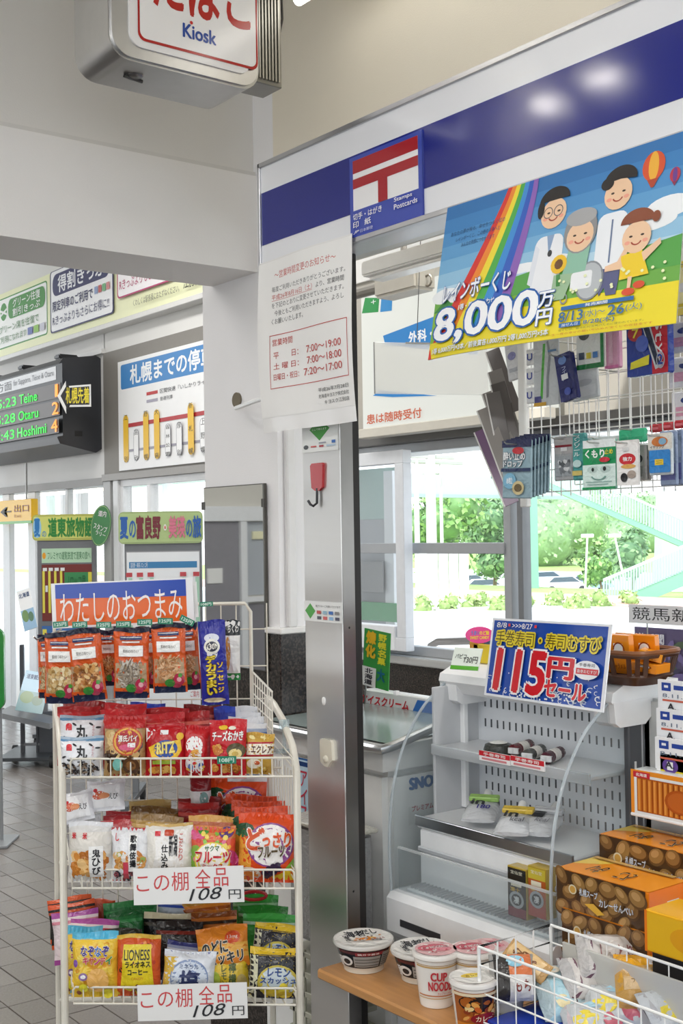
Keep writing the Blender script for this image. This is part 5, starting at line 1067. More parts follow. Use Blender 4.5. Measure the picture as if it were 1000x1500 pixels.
# hanging orange packs
def a_ots(cols, seed, nuts):
    def f(a):
        a.rect(0, 0, 1, .93, '#d95a22'); a.rect(.05, .14, .95, .50, '#b59a78'); a.bits(.06, .12, .94, .54, cols, 150 if nuts else 130, .10 if nuts else .16, .035 if nuts else .014, seed)
        a.rect(.05, .0, .95, .12, '#1d2440'); a.rect(0, .10, 1, .15, '#d95a22'); a.rect(.08, .93, .92, 1, '#202238')
        a.rect(.2, .83, .82, .88, '#2d3a68', n=2); a.rect(.26, .79, .76, .81, '#e9e5e0', n=2); a.rect(.22, .86, .80, .868, '#e9e5e0', n=2); a.rect(.16, .60, .86, .75, '#f2f1ee', n=2); a.text('素材の味わい', .28, .65, .74, .70, '#5a5450', .01)
        a.ell(.80, .20, .16, .09, '#b02a4a'); a.ell(.72, .13, .14, .06, '#c03a58'); a.ell(.52, .15, .15, .06, '#3f8a3a'); a.ell(.84, .26, .06, .03, '#4f9a3c'); a.ell(.80, .20, .07, .035, '#e8a8b0')
    return f
C1 = ['#d9bd8a', '#c9a468', '#e9d6ac', '#b08a50']; C2 = ['#b5763c', '#d29a5a', '#e0ba80', '#8a5428']; C3 = ['#9a8c7c', '#b8aa98', '#786a5c', '#cfc6ba']; C4 = ['#c99262', '#b07a4c', '#deb48a']
for k, (bx, D, rot, cs, nt_, lb) in enumerate((((66, 926, 114, 1030), 2.72, -1, C1, True, 'orange nut pack hanging leftmost in front'), ((107, 920, 158, 1026), 2.71, 5, C2, True, 'orange pack of small fish, second hanging pack'), ((167, 918, 219, 1022), 2.70, -1, C3, False, 'orange pack of grey dried fish, third hanging pack'),
        ((225, 912, 275, 1014), 2.70, 1, C4, False, 'orange pack of dried squid, fourth hanging pack'))):
    bag('hanging_pack', lb, bx, D, '#d95a22', a_ots(cs, k, nt_), sealc='#23243a', sealb='#1d2440', lean=-3, rot=rot, th=.014, seal=.07, cat='snack pack')
for k, (bx, D, rot, cs, lb) in enumerate((((57, 930, 92, 1022), 2.80, 0, C1, 'orange pack half hidden behind the leftmost hanging pack'), ((148, 922, 176, 1004), 2.78, 2, C2, 'orange pack between the second and third hanging packs'), ((200, 918, 232, 1008), 2.78, 0, C4, 'orange pack between the third and fourth hanging packs'), ((262, 913, 296, 1010), 2.77, 3, C4, 'orange pack tucked behind the right side of the fourth'))):
    bag('hanging_pack', lb, bx, D, '#c9501e', a_ots(cs, k+5, False), sealc='#23243a', sealb='#1d2440', lean=-3, rot=rot, th=.012, cat='snack pack', nu=8, nv=10)
for k, (x, y, r) in enumerate(((78, 920, 4), (106, 920, 2), (141, 920, 0), (170, 919, 0), (201, 916, 0), (231, 914, -2), (262, 908, -28))):
    tagp(x, y, 22, 9, 2.69-.004*k, '125円', 'green 125 yen tag on the %s hook of the hanging row' % ('first', 'second', 'third', 'fourth', 'fifth', 'sixth', 'last, tilted')[k], r)
tagp(292, 889, 20, 7, 2.80, '108円', 'small green price tag at the top of the wire grid', 2)
for k, x in enumerate((90, 132, 193, 249, 314, 338)):
    q = at(x, 922, D=2.98); h = empty('display_hook', q, 'metal peg hook, %s from the left behind the hanging packs' % ORD[k], 'hook', 'peg hooks holding the hanging packs')
    MB().tube([Vector((0, 0, 0)), -fw*.24, -fw*.27+Vector((0, 0, .01))], .002, mat('#b9b9b6', 'metal'), 6).obj('wire', h)
def a_deka(a):
    a.rect(0, 0, 1, 1, '#2b2f94'); a.ell(.5, .62, .2, .07, '#e8e4ea'); a.ell(.5, .80, .28, .05, '#d9dbe6'); a.ell(.5, .70, .30, .09, '#e9e6dc'); a.ell(.5, .7, .22, .06, '#3a3a4a'); a.text('30', .4, .67, .6, .73, '#f0e8e0', .05); a.vtext('デカうまい', .26, .13, .60, .60, '#e9cf3a', .10, '#5a3a1a', .16); a.vtext('ソーセージ', .68, .16, .88, .52, '#e9cf3a', .05, '#a03a30', .1); a.ell(.5, .07, .4, .03, '#d8c9a8')
bag('hanging_pack', 'long royal blue pack with yellow vertical lettering', (296, 908, 336, 1032), 2.72, '#2b2f94', a_deka, lean=-3, rot=2, th=.016, cat='snack pack', seal=.06)
def a_chik(a): a.rect(0, .75, 1, 1, '#23272a'); a.rect(0, 0, 1, .12, '#2f8a45'); a.rect(0, .12, 1, .75, '#eceae6'); a.ell(.3, .45, .16, .28, '#d99a50'); a.text('ちくわ', .3, .80, .9, .92, '#eceae6', .04)
bag('hanging_pack', 'white fish sausage pack with black top, right of the blue pack', (326, 908, 352, 996), 2.80, '#e6e4e0', a_chik, lean=-2, rot=-1, th=.012, cat='snack pack', nu=8, nv=10)
# ================================================================== inside the kiosk
# ceiling fittings and lintel
sbox('trim_30', (1.80, -1.0, 2.28), (1.98, 2.5, 2.42), '#e6dfd0', 'paint', .01)
e = empty('shutter_track', (1.79, 2.0, 2.22), 'dark metal shutter track running under the fascia', 'shutter')
MB().box((0, -2.8, 0), (.016, .5, .05), mat('#3c3834', 'metal'), .002).obj('slot', e); MB().box((.022, -2.8, .0), (.06, .5, .07), mat('#bdb9b2', 'metal'), .004).obj('rail', e); MB().box((.07, -2.8, .02), (.13, .5, .1), mat('#d8d2c6', 'paint'), .01).obj('box_cover', e)
def lampb(x, y, X, L, label, rot=0):
    p = at(x, y, X=X); e = empty('ceiling_fitting', p, label, 'lamp'); MB().box((-.05, -L/2, 0), (.05, L/2, .05), mat('#dcdad4', 'paint'), .006).obj('housing', e); MB().box((-.03, -L/2+.02, -.012), (.03, L/2-.02, 0), mat('#f2f0ea', 'gloss'), .003).obj('cover', e)
lampb(618, 388, 2.55, .5, 'slim white ceiling fitting seen under the fascia')
p = at(592, 420, X=2.9); e = empty('junction_box', p, 'cream junction box on the kiosk ceiling beam', 'box')
MB().box((-.05, -.12, -.03), (.05, .12, .07), mat('#d9d3c6', 'paint'), .01).obj('box', e); MB().tube([(0, 0, .06), (0, 0, 2.92-p.z)], .012, mat('#8c877e', 'paint'), 8).obj('drop_rod', e); MB().tube([(0, .12, .02), (0, 1.2, .02)], .02, mat('#8c877e', 'paint'), 10).obj('pipe', e); MB().tube([(0, -.13+.02*math.cos(t), .0+.02*math.sin(t)) for t in [k*.6 for k in range(10)]], .004, mat('#9b958a', 'metal')).obj('ring', e)
sbox('trim_31', (2.85, 1.5, 2.80), (3.0, 3.2, 2.92), '#d5cec0', 'paint', .006)
# hospital advert light box on the window wall
yA = yp(530, 500, 4.05); zA = at(540, 628, X=4.05).z; yB = at(800, 560, X=4.05).y; zT = at(535, 432, X=4.05).z
def a_ad(a):
    X = lambda x: (yA-at(x, 500, X=4.05).y)/(yA-yB)
    Y = lambda x, y: (at(x, y, X=4.05).z-zA)/(zT-zA)
    Q = lambda *pts: [(max(0, min(1, X(x))), max(0, min(1, Y(x, y)))) for x, y in pts]
    a.rect(0, 0, 1, 1, '#f4f6ee', n=3)
    a.poly(Q((531, 459), (536, 436), (557, 436), (555, 457)), '#1f9a48'); a.poly(Q((558, 457), (560, 437), (576, 437), (575, 455)), '#2a8fd0'); a.text('＋', X(545), Y(545, 446), X(552), Y(552, 438), '#ffffff', .04)
    a.poly(Q((562, 492), (700, 440), (700, 520), (565, 505)), '#1f86cf'); a.poly(Q((546, 580), (556, 572), (640, 580), (575, 582)), '#1f86cf')
    a.text('外科・整形', X(600), Y(600, 504), X(668), Y(600, 487), '#ffffff', .05)
    a.text('患は随時受付', X(537), Y(537, 622), X(617), Y(617, 597), '#d4623a', .03, dv=.0)
e = board('hospital_sign', 'backlit white hospital advert with blue band above the kiosk window', 'sign', MX((4.05, yA, zA)), yA-yB, zT-zA, None, .08, '#f4f6ee', 'emit0.5')
a = Art(flat(yA-yB, zT-zA), yA-yB, zT-zA, 'emit0.5', .0008); a_ad(a); a.done('printed_face', e)
MB().box((-.02, -.05, -.06), (yA-yB, .0, .02), mat('#d9d3c6', 'paint'), .004).obj('lower_frame', e)
# hanging white panel on strings
p = at(549, 577, X=2.6); D_s = px(p)[2]; W_ = 175*D_s/F; H_ = 76*D_s/F
e = empty('white_sheet', p, 'translucent white panel hanging on a thread inside the kiosk', 'panel'); e.matrix_world = axes(p, rh*.8+Vector((.45, 0, 0)), (0, 0, 1))
MB().box((0, 0, 0), (W_, H_, .004), mat('#f8f8f6', 'clear0.5'), .001).obj('sheet', e)
MB().tube([(.15, H_, .002), (.19, 2.92-p.z, .002)], .0015, mat('#6a6a6a', 'metal'), 5).obj('thread', e)
MB().box((-.003, 0, -.001), (0, H_, .005), mat('#6f6f6d', 'metal')).obj('edge_strip', e); MB().box((.11, H_-.004, -.001), (.28, H_+.002, .005), mat('#6f6f6d', 'metal')).obj('top_clip', e)
# ------------------------------------------------------------------ chest freezer
fx, fy = 1.90, 2.317
zl = at(560, 1096, Y=fy).z
e = empty('ice_cream_freezer', (fx, fy, 0), 'white chest freezer with glass lid behind the steel post', 'freezer')
b = MB(); b.box((.02, .01, .08), (.48, .575, zl-.06), mat('#eeeeec', 'paint'), .02); b.obj('body', e)
T = axes((0, 0, 0), (1, 0, 0), (0, 0, 1))
b = MB(); b.prism([(.0, zl-.06), (.46, zl-.06), (.46, zl+.012), (.0, zl)], -.575, -.0, mat('#d9d9d7', 'paint'), T); b.obj('lid_rim', e)
b = MB(); b.add([(.03, .02, zl+.006), (.03, .56, zl+.006), (.44, .56, zl+.016), (.44, .02, zl+.016)], [(0, 3, 2, 1)], mat('#8c9a98', 'gloss')); b.obj('glass_lid', e)
P = [Vector((.44, -.012, zl+.055)), Vector((.2, -.014, zl+.045)), Vector((.02, -.014, zl+.004)), Vector((-.008, -.006, zl-.002)), Vector((-.014, .02, zl-.002)), Vector((-.014, .56, zl-.002))]
MB().tube(P, .012, mat('#c4c6c8', 'metal'), 10).obj('handle_bar', e)
zb = at(600, 1034, X=2.30).z
b = MB(); b.box((.40, .22, zb-.03), (.44, .575, zb+.03), mat('#e8e9ea', 'gloss'), .004); bo = b.obj('sign_rail', e)
a = Art(lambda u, v, l: (.3995-l, .575-u*.355, zb-.03+v*.06), .355, .06, 'paper', .0004)
def uu_(x): return (.575+fy-at(x, 1030, X=2.30).y)/.355
a.text('アイスクリーム', uu_(530), .28, uu_(598), .72, '#c8202e', .05, shear=.2); a.poly([(uu_(603), .15), (uu_(612), .85), (uu_(640), .85), (uu_(638), .15)], '#2f6fc0'); a.done('lettering', bo)
MB().box((.40, .22, zb-.07), (.47, .575, zb-.03), mat('#3a3a3c', 'paint'), .004).obj('rail_base', e)
a = Art(lambda u, v, l: (u*.66, .0095-l, .1+v*(zl-.2)), .66, zl-.2, 'paper', .0006)
ux = lambda x, y=1140: (at(x, y, Y=fy).x-fx)/.66
vz = lambda x, y: (at(x, y, Y=fy).z-.1)/(zl-.2)
a.text('SNOW', ux(603), vz(603, 1158), ux(655), vz(655, 1132), '#3f6fa8', .08); a.rect(ux(600), vz(600, 1210), ux(668, 1190), vz(668, 1170), '#e2e2e0', n=1); a.text('プレミアムアイス', ux(605), vz(605, 1190), ux(655), vz(655, 1172), '#b8404a', .03); a.done('lettering', e)
MB().box((.44, -.012, .2), (.48, .01, zl-.06), mat('#d2d2d0', 'paint'), .004).obj('corner_post', e)
# poster on the freezer front (left of the post)
a = None
p = at(433, 1250, X=1.885); W_ = p.y-at(446, 1180, X=1.885).y+.12; H_ = at(433, 1108, X=1.885).z-p.z
def a_fp(a): a.frame(.0, .3, 1, 1, .03, '#2f5f9c', '#bcd8ea', .02); a.rect(.05, .93, .95, .97, '#1f3f78', n=1); a.vtext('アイス', .18, .45, .36, .9, '#c83a50', .02); a.text('ロアイス', .05, .2, .95, .29, '#c8203a', .05); a.rect(0, 0, 1, .1, '#1f3f78', n=1)
board('freezer_poster', 'blue bordered ice cream poster on the freezer beside the post', 'poster', MX((1.885, p.y, p.z-.05)), W_, H_+.05, a_fp, .002, '#f2f2f2', 'gloss')
# yellow green pennant on the freezer
def a_pen(a): a.rect(0, 0, 1, 1, '#3f9a48', n=2); a.vtext('野幌名菓', .58, .42, .88, .96, '#e9e23a', .06); a.vtext('煉化', .12, .5, .48, .98, '#e9b92a', .10); a.rect(.0, .0, .55, .34, '#e9e9e6', n=2); a.vtext('北海道', .12, .03, .42, .32, '#33333a', .05); a.text('大', .62, .14, .9, .36, '#1f6a8a', .06)
p = at(531, 1002, X=2.28); W_ = p.y-at(571, 1000, X=2.28).y
bo = board('pennant', 'green and yellow sweets pennant standing on the freezer', 'banner', MX(p) @ Matrix.Rotation(math.radians(-5), 4, 'Z'), W_*.93, at(540, 920, X=2.28).z-p.z, a_pen, .003, '#3f9a48', 'paper')
MB().tube([(.01, -.1, -.004), (.01, .1, -.004)], .003, mat('#9a9a98', 'metal')).obj('stick', bo)
# wrapped bundle between freezer and showcase
e = empty('wrapped_bundle', (1.80, 2.34, 0), 'plastic wrapped newspaper bundle low behind the steel post', 'bundle')
zc = at(565, 1238, X=1.82).z
MB().box((0, .0, zc-.30), (.09, .25, zc), mat('#a6a6a6', 'film'), .015).obj('bundle', e); MB().box((-.01, -.01, zc-.005), (.095, .26, zc+.006), mat('#cfccc0', 'film'), .003).obj('lid', e)
cr = MB()
for k in range(5): cr.box((0, 0, zc-.34-.05*k), (.09, .25, zc-.325-.05*k), mat('#b3b2a2', 'paint'), .002)
for k in range(6): cr.box((0, .045*k, zc-.60), (.006, .045*k+.01, zc-.32), mat('#b3b2a2', 'paint'), .001)
cr.obj('crate_slats', e)
# ------------------------------------------------------------------ open showcase
sx, sy0, sy1 = 1.86, 1.735, 2.262
e = empty('chilled_showcase', (sx, sy0, 0), 'white open chilled showcase with curved clear sides', 'showcase')
SW = sy1-sy0; WHT = mat('#eeeff0', 'paint'); GR = mat('#c9cbcd', 'paint')
zbt, zbb = .692, .60
T = axes((0, 0, 0), (1, 0, 0), (0, 0, 1))       # x, z profile swept along +y (negative local z)
b = MB(); b.prism([(.0, zbb), (.02, zbb-.02), (.40, zbb-.02), (.40, zbt-.0), (.10, zbt+.0), (.015, zbt), (0, zbt-.015)], -SW, 0, WHT, T); b.obj('bumper', e)
b = MB(); b.box((.04, 0, .04), (.40, SW, zbb-.02), mat('#dddede', 'paint'), .004); b.obj('base', e)
b = MB()
for k in range(7): b.box((.028, .02, zbb-.05-.018*k), (.042, SW-.02, zbb-.042-.018*k), mat('#1c1c1e', 'paint'))
b.box((.036, .01, zbb-.18), (.041, SW-.01, zbb-.03), mat('#0f0f10', 'matte')); b.obj('grille', e)
MB().box((-.002, SW-.19, zbb+.02), (.002, SW-.05, zbb+.036), mat('#3a3a3e', 'paper')).obj('badge', e)
# slatted air outlet on top of the bumper
b = MB(); b.box((.036, .03, zbt), (.088, SW-.03, zbt+.008), mat('#e4e6e7', 'paint'), .003)
for k in range(34): y = .045+k*(SW-.09)/33; b.box((.04, y-.002, zbt+.008), (.085, y+.002, zbt+.014), mat('#b4b7ba', 'paint'))
b.obj('air_grille', e)
ztp = at(888, 1035, X=2.06).z
zs1 = 1.022; zs2 = .860
MB().box((.09, .02, zbt), (.12, SW-.02, zs2-.03), WHT, .004).obj('lower_panel', e); MB().box((.086, .015, zs2-.085), (.1, SW-.015, zs2-.072), mat('#b9bcc0', 'paint'), .003).obj('panel_groove', e)
MB().box((.088, .012, zs2-.028), (.30, SW-.012, zs2-.004), WHT, .003).obj('lower_shelf', e); MB().box((.082, .012, zs2-.022), (.09, SW-.012, zs2+.003), mat('#b9bdc2', 'metal'), .001).obj('shelf_edge', e)
bm_ = MB(); bm_.box((.30, .01, zbt), (.32, SW-.01, ztp+.02), mat('#e3e6ea', 'paint')); pnl = bm_.obj('back_panel', e)
sl = MB()
for r_, zz in enumerate([zs2+.004, zs2+.040, zs2+.078, zs2+.116, zs1+.035, zs1+.085]):
    for k in range(22): y = .04+k*(SW-.08)/21; sl.box((.2985, y-.002, zz), (.301, y+.002, zz+.02), mat('#4a4d52', 'matte'))
sl.obj('perforation', pnl)['kind'] = 'stuff'
# rails at the corners of the back, and interior left wall in grey
MB().box((.15, SW-.014, zbt), (.31, SW-.004, ztp), mat('#c3c5c8', 'paint'), .002).obj('left_wall', e); MB().box((.235, SW-.03, zs2), (.250, SW-.014, ztp), WHT, .002).obj('shelf_post', e)
MB().box((.245, -.012, .3), (.29, .004, ztp), mat('#4b4d52', 'paint'), .003).obj('back_upright', e); MB().box((.32, -.014, .05), (.40, SW, ztp), mat('#7c7e82', 'paint'), .006).obj('rear_case', e); MB().box((.40, -.02, .05), (.43, SW, ztp-.01), mat('#e4e5e6', 'paint'), .006).obj('rear_trim', e)
MB().box((.262, -.014, zs2+.02), (.267, -.011, zs1+.02), mat('#d9dadc', 'paint')).obj('slot', e)
# upper shelf
MB().box((.145, .012, zs1-.012), (.30, SW-.014, zs1), mat('#d6d8da', 'paint'), .003).obj('upper_shelf', e); MB().box((.138, .010, zs1-.02), (.146, SW-.012, zs1+.006), mat('#e3e6e8', 'clear0.35'), .002).obj('shelf_lip', e)
# hood
b = MB(); hz = ztp
b.prism([(.20, hz), (.19, hz+.012), (.195, hz+.03), (.23, hz+.045), (.42, hz+.045), (.42, hz), (.40, hz), (.37, hz-.02), (.22, hz-.02)], -SW-.012, .012, WHT, T); b.obj('hood', e)
b = MB(); b.prism([(.195, hz+.01), (.20, hz-.035), (.215, hz-.045), (.30, hz-.045), (.335, hz-.02), (.36, hz), (.36, hz+.012)], -.045, .014, WHT, T); b.obj('hood_corner', e)
b = MB(); b.prism([(.195, hz+.01), (.20, hz-.035), (.215, hz-.045), (.30, hz-.045), (.335, hz-.02), (.36, hz), (.36, hz+.012)], -SW-.014, -SW+.045, WHT, T); b.obj('hood_corner', e)
# curved clear side sheets
arc = [(0.012, zbt), (.008, zbt+.12), (.022, zbt+.24), (.058, zbt+.34), (.115, zbt+.42), (.17, hz-.01), (.205, hz+.012)]
def smooth(P, n=5):
    out = []; 
    for i in range(len(P)-1):
        p0 = P[max(0, i-1)]; p1 = P[i]; p2 = P[i+1]; p3 = P[min(len(P)-1, i+2)]
        for k in range(n):
            t = k/n; out.append(tuple(.5*((2*p1[j])+(-p0[j]+p2[j])*t+(2*p0[j]-5*p1[j]+4*p2[j]-p3[j])*t*t+(-p0[j]+3*p1[j]-3*p2[j]+p3[j])*t**3) for j in range(len(p1))))
    return out+[P[-1]]
A = smooth(arc)
for y in (SW-.004, .004):
    b = MB(); b.prism(A+[(.30, hz), (.30, zbt)], -y-.003, -y+.003, mat('#eef1f2', 'clear0.05'), T); so_ = b.obj('side_glass', e)
    MB().tube([(x, y, z) for x, z in A], .0036, mat('#dfe6ea', 'clear0.45'), 8).obj('bright_edge', so_)
b = MB(); b.box((.03, .01, zbt+.0), (.034, SW-.01, zbt+.10), mat('#eef1f2', 'clear0.07')); fo = b.obj('front_guard', e); MB().box((.029, .01, zbt+.098), (.035, SW-.01, zbt+.103), mat('#eef1f2', 'clear0.4')).obj('bright_edge', fo)
MB().box((-.01, SW-.06, hz+.0), (.0, SW-.05, hz+.01), WHT).obj('pin', e)
# things on the showcase shelves
def onshelf(x, y, Z): p = at(x, y, Z=Z); return p
def pouch(x, y, label, capc, t, tc, rot, lab=None):
    p = onshelf(x, y, zs2+.002); o = empty('jelly_pouch', p, label, 'drink pouch', rotz=rot); o.rotation_euler = (math.radians(11), 0, rot)
    b = MB(); vs = []; n_ = 8
    for j in range(9):
        v = j/8
        for i in range(n_*2):
            a_ = 2*math.pi*i/(n_*2); hw = .040*(1-.25*max(0, v-.7)/.3); th_ = .019*math.sin(math.pi*min(1, v*.9+.08))
            vs.append((hw*math.cos(a_), v*.11, .016+th_*math.sin(a_)))
    m_ = 16
    b.add(vs, [(j*m_+i, j*m_+(i+1) % m_, (j+1)*m_+(i+1) % m_, (j+1)*m_+i) for j in range(8) for i in range(m_)]+[tuple(range(m_-1, -1, -1)), tuple(8*m_+i for i in range(m_))], mat('#c3c5c8', 'foil')); b.obj('pouch', o)
    MB().tube([(0, .105, .018), (0, .125, .02)], .006, mat('#eeeeee', 'gloss'), 10).obj('spout', o); MB().tube([(0, .122, .02), (0, .148, .023)], .0105, mat('#f0f0ee', 'gloss'), 14).obj('cap', o)
    MB().box((-.036, .085, .026), (.036, .108, .037), mat(capc, 'foil'), .002).obj('band', o)
    a = Art(lambda u, v, l: ((u-.5)*.06, .01+v*.07, .036+l), .06, .07, 'gloss', .0003); a.text(t, .1, .55, .6, .95, '#2a2a2c', .06); a.text(lab or 'kcal', .4, .2, .9, .5, tc, .03); a.done('lettering', o)
pouch(700, 1212, 'silver jelly pouch with green band, left on the lower shelf', '#9cc46a', 'in', '#3a2f8a', -.95, '180'); pouch(748, 1232, 'silver jelly pouch with yellow band, middle of the lower shelf', '#d9b948', 'in', '#6a6a70', -1.0); pouch(782, 1232, 'silver jelly pouch at the right, cap pointing back', '#b9bbbe', ' i', '#8a8a90', -1.2)
def onigiri(x, y, label, c, rz, L=.085):
    p = onshelf(x, y, zs1+.001); o = empty('rice_roll', p, label, 'rice snack', rotz=rz)
    MB().tube([(0, 0, .014), (0, L, .014)], .014, mat(c, 'foil'), 12).obj('roll', o); MB().tube([(0, L*.3, .014), (0, L*.7, .014)], .0145, mat('#e6e2da', 'foil'), 12).obj('wrapper_band', o)
    for yy_ in (0, L): MB().box((-.013, yy_-.004, .006), (.013, yy_+.004, .02), mat('#d9dadb', 'film'), .001).obj('twist', o)
onigiri(752, 1108, 'dark red wrapped rice roll left of its pair', '#5a1a22', -1.25); onigiri(772, 1116, 'pale banded rice roll in the middle of the upper shelf', '#4a4a46', -1.2); onigiri(800, 1120, 'dark red wrapped rice roll, rightmost on the upper shelf', '#4a1a26', -1.2)
p = onshelf(730, 1104, zs1+.001); o = empty('rice_ball', p, 'round rice ball in black wrap on the upper shelf', 'rice snack')
b = MB(); b.lathe([(.0, 0), (.034, .0), (.036, .010), (.032, .022), (.015, .028), (0, .029)], mat('#33352f', 'foil'), 20); b.obj('wrap', o); MB().lathe([(.022, .0265), (.014, .0295), (0, .030)], mat('#e4e4de', 'foil'), 16).obj('label', o)
for k, (x0, x1, yy_) in enumerate(((702, 747, 1107), (748, 797, 1115))):
    p = at(x0, yy_+6, X=sx+.135); q = at(x1, yy_, X=sx+.135)
    board('shelf_label', ['red and white shelf label, left one', 'red and white shelf label, right one'][k], 'label', MX(p), p.y-q.y, .023, lambda a: (a.rect(.0, .5, 1, 1, '#c92c36', n=1), a.text('手巻寿司', .15, .58, .85, .9, '#f3e9e8', .03), a.rect(.1, .15, .9, .35, '#d98a90', n=1)), .003, '#f3f0f0', 'gloss')
# two small drink cartons
for k, (x0, x1, c, lab) in enumerate(((744, 773, '#23221f', 'black tonic carton standing in the showcase'), (774, 802, '#b5591f', 'orange and gold tonic carton standing in the showcase'))):
    Xc = sx+.06; p = at(x0, 1340, X=Xc); q = at(x1, 1352, X=Xc); zt_ = at(x0, 1267, X=Xc).z; Wc = p.y-q.y-.002; Hc = zt_-p.z
    b = MB(); b.box((0, 0, -.035), (Wc, Hc, 0), mat('#b59a3a', 'gloss'), .001); o = b.obj('tonic_carton', None, MX(p)); tag(o, lab, 'carton')
    def a_c(a, c=c, k=k):
        a.rect(.03, .01, .97, .97, c, n=1)
        if k: a.rect(.03, .75, .97, .97, '#c9b63a', n=1); a.rect(.03, .01, .97, .25, '#a83a2a', n=1)
        else: a.rect(.03, .02, .97, .2, '#7a2036', n=1)
        a.rect(.2, .62, .75, .72, '#e9e3cc', n=1); a.text('宝仙堂', .2, .86, .8, .93, '#e9e3cc'); a.ell(.5, .36, .38, .17, '#aab0b4'); a.ell(.5, .36, .26, .115, '#3a4046'); a.text('凄', .36, .29, .64, .43, '#d9dcdf', .05)
        a.text('凄十', .2, .52, .7, .6, '#e0b94a', .04)
    a = Art(flat(Wc, Hc), Wc, Hc, 'gloss', .0003); a_c(a); a.done('printed_front', o)
# sale poster
def a_sale(a):
    a.rect(.02, .03, .98, .97, '#1f4aa8', n=5)
    R = random.Random(4)
    for k in range(46):
        x = R.uniform(.03, .97); y = R.uniform(.04, .16+.12*(x > .7)+.12*(x < .1)); a.ring(x, y, R.uniform(.015, .03), R.uniform(.02, .045), .3, '#dfe6f0', 12, R.uniform(0, 90), R.uniform(220, 340)); a.l -= a.step*.9
    for k in range(60): a.ell(R.uniform(.3, .8), R.uniform(.04, .16), .008, .012, '#e6ebf2', 6, rings=1); a.l -= a.step*.9
    for k in range(14): a.ell(R.uniform(.05, .95), R.uniform(.15, .35), .005, .008, '#e6ebf2', 6, rings=1); a.l -= a.step*.9
    a.text('8/8', .06, .88, .15, .945, '#e9ecf2', .02); a.text('>>>8/27', .20, .88, .38, .945, '#e9ecf2', .02); a.rect(.165, .90, .185, .935, '#d83a40', n=1); a.rect(.40, .90, .42, .935, '#d83a40', n=1)
    a.text('手巻寿司・寿司むすび', .07, .66, .95, .84, '#5c4c1a', 0, '#e8d22c', .16)
    a.text('115', .10, .10, .53, .60, '#d3222c', .07, '#f4f2f4', .13, shear=.05); a.text('円', .56, .32, .76, .56, '#d3222c', .07, '#f4f2f4', .13); a.text('セール', .55, .10, .88, .29, '#d3222c', .07, '#f4f2f4', .13, dv=-.01)
    a.ell(.87, .45, .10, .11, '#eef0f4'); a.rect(.79, .40, .96, .47, '#cf3038', n=1); a.text('手巻寿司', .81, .49, .93, .53, '#33333a'); a.text('直巻おむすび', .80, .415, .95, .455, '#f4f0f0')
pl = at(709, 1018, X=sx+.155); pr = at(877, 1043, X=sx+.10); ptl = at(724, 906, X=sx+.20)
eu = (pr-pl); ev = (ptl-pl)
board('sale_poster', 'blue sale poster with large red 115 yen lettering on the showcase', 'poster', axes(pl, eu, (ev.x*.3+.02, ev.y, ev.z)), eu.length*1.03, ev.length, a_sale, .003, '#eef0f4', 'gloss', step=.00025)
# left price card, pouch sweets and pink oval
zh = hz+.046
p = at(659, 980, Z=zh+.01)
board('price_card', 'white and green price card on the showcase hood', 'price card', axes(p, (.25, -1, 0), (.35, .1, .8)), .078, .055, lambda a: (a.rect(0, 0, 1, .18, '#5fae3a', n=1), a.text('パピコ', .1, .5, .5, .7, '#333'.replace('#333', '#333333'), .02), a.text('130円', .45, .3, .92, .6, '#333333', .02)), .002, '#e9f0e6', 'gloss')
e2 = empty('candy_box', at(700, 976, Z=zh)+Vector((.05, 0, 0)), 'yellow candy display box behind the green price card', 'box')
MB().box((-.0, -.05, 0), (.05, .07, .05), mat('#e4c93a', 'gloss'), .003).obj('tray', e2); MB().box((.0, .05, 0), (.055, .085, .055), mat('#d49a3a', 'gloss'), .003).obj('end_flap', e2)
for k in range(4): MB().box((.005+.0*k, -.04+.027*k, .02), (.04, -.018+.027*k, .065), mat(('#8fae7a', '#c9d0b0', '#5a7a9a', '#b5a860')[k], 'foil'), .002).obj('sachet', e2)
p = at(702, 930, D=px(at(700, 976, Z=zh))[2]+.03)
o = MB().prism([(.036*math.cos(t*math.pi/14), .021*math.sin(t*math.pi/14)) for t in range(28)], -.001, .001, mat('#e2488c', 'gloss')).obj('pink_oval_tag', None, axes(p, rh, (0, 0, 1))); tag(o, 'pink oval pop-up tag left of the sale poster', 'tag')
a = Art(flat(.06, .03), .06, .03, 'gloss', .0003); a.b = MB(); a.fn = lambda u, v, l: ((u-.5)*.06, (v-.5)*.03, .001+l); a.text('うまい', .15, .5, .5, .85, '#3f8fd0', .05); a.text('のど飴', .5, .5, .9, .85, '#f0d23a', .05); a.text('SWEET CANDY', .1, .15, .9, .4, '#f4e03a', .03); a.done('lettering', o)
